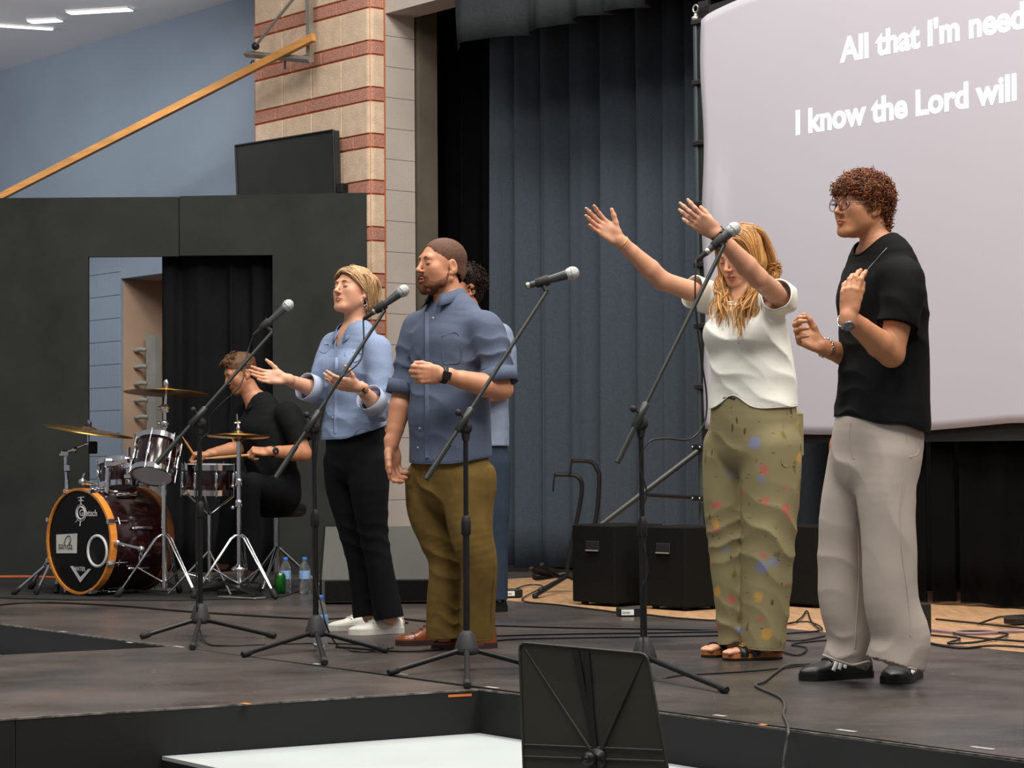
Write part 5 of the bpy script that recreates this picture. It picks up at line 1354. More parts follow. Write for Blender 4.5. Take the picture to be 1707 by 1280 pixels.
M_silver = mat('silver', '#c4c6c8', .25, metal=.9, var=.1)
M_gold = mat('gold', '#c79a4a', .3, metal=.9)
def flower_mat():
    m = bpy.data.materials.new('flower_print'); m.use_nodes = True; nt = m.node_tree; N = nt.nodes.new; L = nt.links.new; b = nt.nodes['Principled BSDF']
    b.inputs['Roughness'].default_value = .85; b.inputs['Specular IOR Level'].default_value = .2
    tc = N('ShaderNodeTexCoord'); prev = None
    base = N('ShaderNodeRGB'); base.outputs[0].default_value = (*lin('#8d8462'), 1); out = base.outputs[0]
    def layer(scale, thr, col, seed, out, soft=.02, sx=1.):
        mp = N('ShaderNodeMapping'); mp.inputs['Location'].default_value = (seed * 3.1, seed * 1.7, seed * .9); mp.inputs['Scale'].default_value = (1, 1, sx); L(tc.outputs['Object'], mp.inputs[0])
        nz = N('ShaderNodeTexNoise'); nz.inputs['Scale'].default_value = 45; L(mp.outputs[0], nz.inputs[0])
        ad = N('ShaderNodeMix'); ad.data_type = 'VECTOR'; ad.inputs[0].default_value = .025; L(mp.outputs[0], ad.inputs[4]); L(nz.outputs['Color'], ad.inputs[5])
        vo = N('ShaderNodeTexVoronoi'); vo.inputs['Scale'].default_value = scale; L(ad.outputs[1], vo.inputs['Vector'])
        mr = N('ShaderNodeMapRange'); mr.inputs['From Min'].default_value = thr + soft; mr.inputs['From Max'].default_value = thr; L(vo.outputs['Distance'], mr.inputs['Value'])
        # only some of the cells carry a flower
        sep = N('ShaderNodeSeparateColor'); L(vo.outputs['Color'], sep.inputs[0]); gt = N('ShaderNodeMath'); gt.operation = 'GREATER_THAN'; gt.inputs[1].default_value = .45; L(sep.outputs[0], gt.inputs[0])
        mu = N('ShaderNodeMath'); mu.operation = 'MULTIPLY'; L(mr.outputs[0], mu.inputs[0]); L(gt.outputs[0], mu.inputs[1])
        m2 = N('ShaderNodeMath'); m2.operation = 'MULTIPLY'; m2.inputs[1].default_value = .8; L(mu.outputs[0], m2.inputs[0])
        mx = N('ShaderNodeMix'); mx.data_type = 'RGBA'; L(m2.outputs[0], mx.inputs[0]); L(out, mx.inputs[6]); mx.inputs[7].default_value = (*lin(col), 1); return mx.outputs[2]
    out = layer(13, .12, '#6b6b30', 5, out, .06, .5); out = layer(11, .17, '#b9605a', 1, out, .10); out = layer(8, .16, '#7f86a8', 2, out, .08); out = layer(8, .14, '#c79a4a', 3, out, .08); out = layer(24, .10, '#4b3a22', 4, out, .03, .3); out = layer(19, .10, '#5a5a2c', 7, out, .04, 2.5)
    L(out, b.inputs['Base Color'])
    n2 = N('ShaderNodeTexNoise'); n2.inputs['Scale'].default_value = 700; L(tc.outputs['Object'], n2.inputs[0]); bp = N('ShaderNodeBump'); bp.inputs['Strength'].default_value = .05; bp.inputs['Distance'].default_value = .01; L(n2.outputs['Fac'], bp.inputs['Height']); L(bp.outputs[0], b.inputs['Normal'])
    return m
def ball(s, sh, el, r): s.cone(sh, V(sh).lerp(el, .25), r, r, .03)
def neck_hole(c, r):
    c = arr(c); return lambda X, Y, Z: np.minimum(Z - c[2], r - np.sqrt((X - c[0]) ** 2 + (Y - c[1]) ** 2))
def arm(p, sh, el, wr, k=1., wr_r=.025):
    sh, el, wr = V(sh), V(el), V(wr)
    p.b.chain([sh, sh.lerp(el, .45), el], [.036 * k, .045 * k, .040 * k], k=.02)
    p.b.chain([el, el.lerp(wr, .28), el.lerp(wr, .7), wr], [.040 * k, .044 * k, .033 * k, wr_r], k=.015)
    A = np.array([arr(el), arr(wr)]); p.fine.append((A.min(0) - .06, A.max(0) + .06, .005))
def core(p, pts, rx, ry, side, legs, k=1.):
    """torso and legs under the clothes"""
    n = len(rx); sh_ = [.014] * (n - 2) + [.024, .055]; p.b.loft(pts, [r - q for r, q in zip(rx, sh_)], [r - q for r, q in zip(ry, sh_)], side, k=.02)
    for hp, kn, an in legs: p.b.chain([hp, kn, an], [.075 * k, .050 * k, .036 * k], k=.03)
def buttons(p, pts, m=None, r=.0052):
    for q in pts: b = MB(); b.lathe(q, -CF, [(r * .8, -.004), (r, 0), (r, .002), (r * .6, .003)], 10); b.build('button', m or M_button, p.root)
def seam(p, name, pts, r, m): b = MB(); b.tube(catmull(pts, 4), r, 5); return b.build(name, m, p.root)
def surf_pts(obj, pix):
    """drop picture points onto an already built garment so that trims lie on the cloth"""
    me = obj.data; from mathutils.bvhtree import BVHTree
    vs = [v.co for v in me.vertices]; t = BVHTree.FromPolygons(vs, [tuple(q.vertices) for q in me.polygons]); o = origin_of(obj); out = []
    for x, y in pix:
        r = ray(x, y).normalized(); h = t.ray_cast(CPOS - o, r)
        if h[0] is not None: out.append(h[0] + o - r * .001)
    return out

# ------------------------------------------------------------------ the bearded man
def man():
    p = Person(9.15, G(752, 1080), 'bearded man in a slate-blue button shirt and brown trousers, one fist raised', '#c98d6c')
    J = p.j; L, F, U = frame(50)
    p.head(J(736, 444), 57, 3, 0, 1.0, True, mouth=.005, jaw=1.10)
    p.b.loft([J(741, 470), J(746, 492), J(753, 522)], [.056, .058, .075], [.062, .060, .07], L, k=.013)
    tp = [J(753, 508), J(753, 530), J(752, 580), J(750, 660), J(751, 765)]; rx = [.085, .165, .20, .195, .198]; ry = [.075, .095, .138, .148, .152]
    Rl = [J(716, 800, .08), J(735, 925, .06), J(741, 1060, .08)]; Ll = [J(785, 800, -.07), J(795, 925, -.1), J(795, 1065, -.05)]
    core(p, tp, rx, ry, L, (Rl, Ll))
    shL, elL, wrL = J(813, 548, -.15), J(834, 648, -.20), J(742, 626, -.31); shR, elR, wrR = J(694, 548, .12), J(672, 655, .10), J(653, 742, .04)
    arm(p, shL, elL, wrL, 1.1, .028); arm(p, shR, elR, wrR, 1.08, .028)
    p.hand(J(738, 625, -.31), (-1, -.12, .02), (.15, 1, .1), True, ((48, 75, 45), (52, 78, 45), (56, 80, 45), (60, 80, 45)), .03, (25, 35, 15, 20), 1.0, 1.12, .029)
    p.hand(J(652, 745, .04), (.12, -.1, -1), (.64, -.77, 0), False, ((18, 35, 20), (22, 40, 22), (26, 42, 22), (30, 42, 22)), .05, (28, 25, 15, 15), 1.0, 1.1, .029)
    def stub(v, col):
        l, f, u = p.loc(v); m = np.clip((-u - .030) / .012, 0, 1) * np.clip((f + .01) / .02, 0, 1) * np.clip((u + .125) / .01, 0, 1) * .45; col *= 1 - m[:, None] * np.array((.55, .62, .66))
        m = np.clip((u - .045 + .25 * np.maximum(f, 0)) / .02, 0, 1) * (f < .075) * .0; col *= 1 - m[:, None]
    p.paint.append(stub); p.finish_body(); p.face_details('#4a2f1e', True, lip=False)
    # cropped hair
    W = p.H; c = SDF(); AX = (p.hL, p.hF, p.hU); c.ell(W(0, -.014, .037), AX, (.0768, .0988, .0828), .01); c.ell(W(0, -.04, -.02), AX, (.066, .068, .06), .02)
    hc = arr(p.hc); hf, hu, hl = arr(p.hF), arr(p.hU), arr(p.hL)
    def cut(X, Y, Z):
        f = (X - hc[0]) * hf[0] + (Y - hc[1]) * hf[1] + (Z - hc[2]) * hf[2]; u = (X - hc[0]) * hu[0] + (Y - hc[1]) * hu[1] + (Z - hc[2]) * hu[2]
        return np.maximum(.60 * f - .80 * u - .0 + .004 * np.sin(u * 300), (f - .072) * .9 - (u - .075) * .2)
    c.gcuts.append(cut); c.disp.append(rumple(.0005, 420, 4)); p.cloth('hair', c, mat('hair_brown_crop', '#553524', .75, var=.3, vs=120, bump=.12, bs=900), .003, 0, it=1)
    c = SDF(); e = lambda q, r, k=.008: c.ell(W(*q), AX, r, k)
    e((0, .044, -.080), (.054, .051, .043)); e((0, .076, -.101), (.028, .023, .025))
    for q in (-1, 1): c.cone(W(q * .0665, .000, -.030), W(q * .0600, .028, -.078), .0075, .015, .015); c.cone(W(q * .0585, .030, -.070), W(q * .040, .062, -.086), .0155, .017, .012); c.cone(W(q * .030, .086, -.055), W(q * .028, .083, -.088), .008, .012, .01); c.cone(W(q * .005, .0965, -.0465), W(q * .029, .0845, -.054), .0048, .0065, .006)
    c.ell(W(0, .102, -.064), AX, (.0225, .025, .0125), .004, 's'); c.ell(W(0, .06, -.015), AX, (.075, .06, .030), .01, 's')
    c.disp.append(rumple(.0009, 500, 9)); p.cloth('beard', c, mat('beard_brown', '#60341a', .8, var=.4, vs=160, bump=.25, bs=900), .0028, 0, it=0)
    # shirt
    s = SDF(); s.loft(tp, rx, ry, L, k=.02, sub=4); s.ell(J(752, 575) + F * .035, (L, F, U), (.16, .11, .11), .04); s.ell(J(750, 690) + F * .03, (L, F, U), (.16, .13, .12), .04)
    s.loft([shL + V((-.03, .02, .01)), shL.lerp(elL, .3), shL.lerp(elL, .60), shL.lerp(elL, .81)], [.070, .072, .068, .066], [.072, .074, .070, .068], F, k=.035, flat1=True)
    s.loft([shR + V((.03, -.01, .01)), shR.lerp(elR, .35), shR.lerp(elR, .7), shR.lerp(elR, .92)], [.066, .066, .062, .060], [.068, .066, .062, .060], F, k=.035, flat1=True)
    zf = arr(J(751, 765)); 
    x0, x1 = J(675, 766).x, J(826, 752).x
    def hem(X, Y, Z):
        t = (X - x0) / (x1 - x0); return (zf[2] - .022 + .055 * np.clip(t - .45, 0, 1) ** 1.5 * 1.6 + .03 * np.clip(.25 - t, 0, 1)) - Z
    s.gcuts.append(hem); s.gcuts.append(neck_hole(J(751, 505), .072))
    ball(s, shL, elL, 0.064); ball(s, shR, elR, 0.06); s.disp += [rumple(.0028, 30, 3), fold(shL.lerp(elL, .55), elL - shL + F * .1, 95, .0060, .11, .4), fold(shR.lerp(elR, .6), elR - shR, 90, .005, .10, 1.), fold(J(805, 590, -.1), V((1, 0, -.6)), 75, .006, .09, 2.), fold(J(745, 640) + F * .14, V((.6, 0, 1)), 48, .0045, .14, .7), fold(J(765, 735) + F * .1, V((.2, 0, 1)), 60, .0035, .12, .2), fold(J(700, 590) + F * .05, V((-.7, 0, 1)), 70, .004, .09, 1.6)]
    sh = p.cloth('shirt', s, M_chambray, .0055, .004)
    # collar, placket, pocket, cuffs
    for sg, pts in ((1, ((720, 507), (727, 517), (738, 514), (752, 503), (773, 486))), (-1, ((718, 506), (713, 512), (711, 500), (715, 490)))): pass
    Wn = J(748, 498)
    cb = MB(); n = 22; top = []; bot = []
    for i in range(n + 1):
        a = math.radians(-152 + 304 * i / n) ; dv = -F * math.cos(a) + L * math.sin(a)
        dr = max(0, -math.cos(a)); top.append(Wn + dv * (.072 + .008 * dr) + UP * (.040 - .030 * dr) + F * .006); bot.append(Wn + dv * (.092 + .022 * dr) + UP * (.000 - .044 * dr) + F * .008)
    cb.add(top + bot, [(i, i + 1, n + 2 + i, n + 1 + i) for i in range(n)], True); co = cb.build('collar', M_chambray, p.root, recalc=False); md = co.modifiers.new('t', 'SOLIDIFY'); md.thickness = .005
    pl = surf_pts(sh, [(714, 520 + 9 * i) for i in range(28)])
    if len(pl) > 6:
        b = MB(); b.tube(pl, .016, 8, flat=(CF, .12)); b.build('placket', M_chambray, p.root); buttons(p, surf_pts(sh, [(722, 530), (712, 566), (712, 664), (713, 679), (700, 714), (697, 746)]))
    pk = surf_pts(sh, [(737, 560), (764, 556), (768, 600), (752, 606), (739, 603), (737, 560)])
    if len(pk) == 6: seam(p, 'pocket_edge', pk, .0022, M_chambray)
    for a, b2, r in ((shL, elL, .072), (shR, elR, .066)):
        e_ = a.lerp(b2, .86 if a is shL else .97); ax = (b2 - a).normalized(); p.band(e_ - ax * .012, ax, r + .003, r + .003, F, .058, M_chambray, 'rolled_cuff')
    # trousers
    t = SDF(); t.loft([J(751, 722), J(751, 785), J(750, 815)], [.180, .178, .16], [.135, .135, .12], L, k=.02, flat0=True)
    t.loft([Rl[0], J(718, 850, .08), J(732, 895, .07), J(744, 940, .06), J(741, 1000, .07), J(741, 1061, .08)], [.098, .092, .084, .070, .072, .075], [.105, .10, .088, .075, .075, .078], L, k=.02, flat1=True)
    t.loft([Ll[0], J(782, 850, -.08), J(787, 895, -.1), J(799, 940, -.1), J(797, 1000, -.07), J(796, 1063, -.05)], [.104, .096, .086, .073, .070, .070], [.112, .105, .09, .078, .075, .075], L, k=.02, flat1=True)
    t.disp += [rumple(.0022, 30, 13), fold(J(750, 930), V((.25, 0, 1)), 85, .0040, .10, .3), fold(J(765, 1035), V((.3, 0, 1)), 110, .0030, .09, 1.), fold(J(745, 810) + F * .1, V((1, 0, .8)), 70, .0045, .10, .3), fold(J(800, 800), V((.5, 0, 1)), 60, .004, .1, 2.)]
    tr = p.cloth('trousers', t, M_khaki, .0055, .004)
    p.rim(tr, J(741, 1061, .08), UP, .11, .003, 'trouser_hem', M_khaki); p.rim(tr, J(796, 1063, -.05), UP, .11, .003, 'trouser_hem', M_khaki); p.rim(sh, J(751, 765), UP, .3, .0025, 'shirt_hem', M_chambray, 60, depth=.12)
    pts = surf_pts(tr, [(822, 790), (818, 850), (818, 900), (824, 950), (818, 1040)]); 
    if len(pts) > 3: seam(p, 'side_seam', pts, .0018, M_khaki)
    for hx, tx, y in (((760, 1073), (660, 1076), 0), ((826, 1079), (720, 1083), 0)):
        h_, t_ = G(*hx), G(*tx); so, at, D, S = shoe(p, h_, t_, (t_ - h_).length, .050, [(0, .66, .090), (.1, .78, .112), (.3, .84, .120), (.42, .84, .100), (.58, .92, .066), (.72, 1.0, .050), (.88, .9, .044), (1, .5, .034)], M_brown, M_dsole, 'shoe', .018)
        for k, tt in enumerate((.40, .46, .52, .58)):
            b = MB(); b.tube([at(tt, a_, .002) for a_ in (60, 75, 90, 105, 120)], .0022, 5); b.build('lace', M_dsole, so)
        b = MB(); b.tube([at(.72, a_, .0005) for a_ in range(15, 170, 12)], .0016, 5); b.build('toe_cap_seam', M_dsole, so)
        b = MB(); b.box(h_ + D * .035 + UP * .012, .07, .062, .022, math.atan2(D.y, D.x), bev=.004); b.build('heel', M_dsole, so)
    p.band(J(737, 625, -.31) + V((.006, 0, 0)), wrL - elL, .031, .028, UP, .024, M_wband, 'watch', ((-.25, -1, .05), .038, .033, False), M_wface)
    return p

# ------------------------------------------------------------------ the woman in the denim shirt
def denim_woman():
    p = Person(10.1, G(622, 1055), 'blonde woman in a light blue denim shirt and black jeans, palms open', '#d69f82')
    J = p.j; L, F, U = frame(50)
    p.head(J(589, 486), 42, 12, 3, .95, False, jaw=.95)
    p.b.loft([J(592, 512), J(592, 530), J(594, 560)], [.047, .047, .066], [.052, .050, .058], L, k=.013)
    p.b.ell(J(586, 568) + F * .03, (L, F, U), (.06, .035, .06), .03)
    tp = [J(592, 548), J(592, 565), J(590, 612), J(591, 672), J(592, 728)]; rx = [.075, .138, .168, .165, .185]; ry = [.066, .080, .112, .118, .138]
    Rl = [J(572, 770, .07), J(588, 888, .05), J(615, 1028, .05)]; Ll = [J(616, 770, -.06), J(623, 888, -.06), J(651, 1032, -.06)]
    core(p, tp, rx, ry, L, (Rl, Ll), .85)
    shL, elL, wrL = J(633, 582, -.13), J(632, 680, -.20), J(598, 645, -.35); shR, elR, wrR = J(553, 578, .12), J(531, 652, .0), J(474, 631, -.16)
    arm(p, shL, elL, wrL, .84, .023); arm(p, shR, elR, wrR, .84, .023)
    p.hand(wrR, (-1, -.35, .10), (-.15, -.85, .35), False, ((6, 14, 8), (8, 14, 8), (12, 16, 8), (16, 18, 8)), .10, (48, 5, 8, 5), .90, .92, .023)
    p.hand(wrL, (-1, -.25, .18), (.05, .8, .5), True, ((10, 22, 12), (14, 25, 14), (18, 26, 14), (22, 28, 14)), .10, (55, 8, 10, 5), .90, .92, .023)
    p.finish_body(); p.face_details('#8d6a4a', True, '#4a2f24')
    W = p.H; AX = (p.hL, p.hF, p.hU); M_h = mat('hair_blonde_bob', '#b8946a', .45, var=.28, vs=30, bump=.3, bs=300, stretch=(1, 1, .3))
    c = SDF(); c.ell(W(0, -.020, .044), AX, (.080, .101, .083), .01); c.ell(W(0, -.050, -.02), AX, (.076, .070, .080), .02)
    hc = arr(p.hc); hf, hu, hl = arr(p.hF), arr(p.hU), arr(p.hL)
    def cut(X, Y, Z):
        x, y, z = X - hc[0], Y - hc[1], Z - hc[2]; f = x * hf[0] + y * hf[1] + z * hf[2]; u = x * hu[0] + y * hu[1] + z * hu[2]; l = x * hl[0] + y * hl[1] + z * hl[2]
        return np.maximum(.80 * f - .6 * u - .0 - .012, np.maximum(f - .078, -u - .092 - .3 * f))
    c.gcuts.append(cut); c.disp.append(rumple(.0015, 160, 4)); hr = p.cloth('hair', c, M_h, .0035, 0, it=1)
    rng = np.random.RandomState(2); paths = []; rad = []
    for k in range(150):
        th = rng.uniform(.25, 3.05) * (1 if rng.rand() < .68 else -1); sx = math.copysign(1, th); a = abs(th)
        # from the parting, sweep over the side to the nape or the jaw
        f0 = rng.uniform(-.03, .068); l0 = -.018 + rng.normal() * .006
        st = W(l0, f0, .122 - max(0, f0) * .46 - (f0 < 0) * abs(f0) * .12)
        back = rng.uniform(0, 1)
        e1 = W(sx * .074 + (.0), f0 * .45 - .02 - .02 * back, .074 - .01 * back); e2 = W(sx * .0835, -.012 - .05 * back, .02); e3 = W(sx * (.080 - .012 * back), -.030 - .072 * back, -.045); e4 = W(sx * (.070 - .03 * back), -.026 - .082 * back, -.088 - rng.uniform(0, .02) + .02 * back)
        paths.append([st, e1, e2, e3, e4]); rad.append(rng.uniform(.0035, .0065))
    for k in range(60):
        sx = 1 if k % 3 else -1; f0 = rng.uniform(.045, .080); h0 = .104 - (f0 - .05) * .75
        paths.append([W(-.018 + rng.normal() * .003, f0, h0), W(sx * .035, f0 + .004, h0 - .010), W(sx * .064, f0 * .75, .058 - rng.rand() * .012), W(sx * .080, .018, .016), W(sx * .084, -.022, -.025), W(sx * .080, -.045, -.075 - rng.rand() * .02)]); rad.append(.004)
    for k in range(40):
        q = rng.uniform(-1, 1); st = W(-.018 + rng.normal() * .01, rng.uniform(-.05, .02), .128); paths.append([st, W(q * .05, -.09, .085), W(q * .06, -.117, .03), W(q * .066, -.112, -.04), W(q * .06, -.098, -.095)]); rad.append(.006)
    tresses('hair_locks', paths, M_h, p, hr, per=6, r=.0016, spread=.004, wave=.001, sub=4)
    b = MB(); b.ring(W(.079, -.002, -.060), (p.hF * .3 + p.hL), .0155, .0012, 20, 5); b.build('earring', M_silver, p.root)
    s = SDF(); s.loft(tp, rx, ry, L, k=.02)
    for q in (-1, 1): s.ell(J(590, 615) + F * .075 + L * (q * .07), (L, F, U), (.075, .062, .072), .035)
    s.loft([shL + V((-.025, .02, .008)), shL.lerp(elL, .4), shL.lerp(elL, .8), elL + V((0, .01, -.004)), elL.lerp(wrL, .33)], [.062, .062, .060, .060, .056], [.062, .064, .060, .056, .052], F, k=.03, flat1=True)
    s.loft([shR + V((.02, -.01, .008)), shR.lerp(elR, .4), shR.lerp(elR, .85), elR, elR.lerp(wrR, .24)], [.058, .058, .054, .056, .056], [.06, .06, .056, .054, .052], F, k=.03, flat1=True)
    zt_ = J(592, 728).z; x0, x1 = J(532, 730).x, J(650, 705).x
    s.gcuts.append(lambda X, Y, Z: (zt_ - .012 + .085 * np.clip((X - x0) / (x1 - x0) - .35, 0, 1) ** 1.4 * 1.45) - Z)
    nk = arr(J(580, 548)); nF, nL = arr(F), arr(L)
    def neck(X, Y, Z):      # open collar: a V cut down the front
        f = (X - nk[0]) * nF[0] + (Y - nk[1]) * nF[1]; l = (X - nk[0]) * nL[0] + (Y - nk[1]) * nL[1]; z = Z - nk[2]
        return np.where(f > -.03, np.minimum((z + .088) * .45 - np.abs(l - .004) * .95, .05), -.05)
    s.gcuts.append(neck); s.gcuts.append(neck_hole(J(592, 549), .064))
    ball(s, shL, elL, 0.054); ball(s, shR, elR, 0.05); s.disp += [rumple(.0022, 34, 5), fold(elL, elL - shL, 105, .005, .09, .6), fold(elR, elR - shR, 105, .004, .08, 1.2), fold(J(625, 640, -.12), V((.8, 0, 1)), 80, .0045, .08, .2), fold(J(588, 680) + F * .1, V((.7, 0, 1)), 60, .0035, .11, 1.), fold(J(600, 715) + F * .1, V((.4, 0, 1)), 70, .0032, .1, 2.)]
    sh = p.cloth('shirt', s, M_denim, .0050, .003)
    for (e, w, t) in ((elL, wrL, .42), (elR, wrR, .32)):
        ax = (w - e).normalized(); e_ = e.lerp(w, t); p.band(e_ - ax * .012, ax, .0605, .0565, F, .062, M_denim_in, 'folded_cuff')['label'] = 'paler turned-back cuff'
    Wn = J(590, 546); n = 22; top = []; bot = []; cb = MB()
    for i in range(n + 1):
        a = math.radians(-158 + 316 * i / n); dv = -F * math.cos(a) + L * math.sin(a); dr = max(0, -math.cos(a))
        top.append(Wn + dv * (.060 + .012 * dr) + UP * (.030 - .052 * dr)); bot.append(Wn + dv * (.078 + .026 * dr) + UP * (-.002 - .085 * dr * dr))
    cb.add(top + bot, [(i, i + 1, n + 2 + i, n + 1 + i) for i in range(n)], True); co = cb.build('collar', M_denim, p.root, recalc=False); md = co.modifiers.new('t', 'SOLIDIFY'); md.thickness = .004
    pl = surf_pts(sh, [(563 - .12 * i, 596 + 7 * i) for i in range(19)])
    if len(pl) > 5: b = MB(); b.tube(pl, .014, 8, flat=(CF, .12)); b.build('placket', M_denim, p.root)
    buttons(p, surf_pts(sh, [(562, 612), (558, 640), (557, 668), (555, 696), (554, 718), (543, 573), (590, 586)]))
    for k, pp in enumerate((((576, 583), (603, 589), (602, 596), (590, 603), (576, 593), (576, 583)), ((576, 592), (574, 630), (598, 634), (602, 596)), ((534, 575), (549, 574), (547, 585), (540, 588), (533, 584), (534, 575)))):
        q = surf_pts(sh, pp)
        if len(q) == len(pp): seam(p, 'pocket_flap' if k != 1 else 'pocket', q, .0022, M_denim)
    t = SDF(); t.loft([J(593, 682), J(594, 740), J(594, 768)], [.142, .162, .150], [.098, .125, .118], L, k=.02, flat0=True)
    t.loft([Rl[0], J(574, 815, .07), J(588, 885, .05), J(601, 950, .05), J(612, 1026, .05)], [.088, .082, .062, .055, .062], [.095, .085, .066, .058, .066], L, k=.015, flat1=True)
    t.loft([Ll[0], J(616, 815, -.07), J(622, 885, -.06), J(634, 950, -.06), J(648, 1030, -.06)], [.094, .087, .068, .060, .066], [.1, .09, .07, .062, .07], L, k=.015, flat1=True)
    t.disp += [rumple(.002, 30, 15), fold(J(615, 890), V((.3, 0, 1)), 95, .005, .11, .3), fold(J(640, 1005), V((.2, 0, 1)), 120, .004, .07, 1.), fold(J(590, 775) + F * .1, V((1, 0, .6)), 80, .003, .08)]
    tr = p.cloth('jeans', t, M_black, .0055, .004)
    p.rim(tr, J(612, 1026, .05), UP, .09, .003, 'jeans_hem', M_black); p.rim(tr, J(648, 1030, -.06), UP, .09, .003, 'jeans_hem', M_black); p.rim(sh, J(592, 725), UP, .28, .0025, 'shirt_hem', M_denim, 60, depth=.13)
    z = surf_pts(tr, [(612, 714), (616, 710), (620, 713)])
    if len(z) == 3: b = MB(); b.tube(z, .003, 6); b.build('zip', M_silver, p.root)
    for hx, tx in (((634, 1048), (547, 1052)), ((671, 1055), (582, 1059))):
        h_, t_ = G(*hx), G(*tx); so, at, D, S = shoe(p, h_, t_, (t_ - h_).length, .045, LOW, M_wshoe, M_wsole, 'sneaker', .022)
        for k, tt in enumerate((.42, .48, .54, .60)):
            b = MB(); b.tube([at(tt, a_, .003) for a_ in (50, 70, 90, 110, 130)], .0032, 5); b.build('lace', M_wshoe, so)
        b = MB(); b.tube([at(.03, 90, .0), at(.0, 90, -.004) + UP * -.02], .014, 8, flat=(UP, .9)); b.build('heel_tab', mat('heel_tab_rose', '#b59a8c', .6), so)
    p.band(J(601, 647, -.335), wrL - elL, .0265, .023, UP, .020, mat('watch_strap_white', '#d9d2cc', .5), 'watch', ((.35, -1, .1), .034, .028, False), M_wface)
    return p

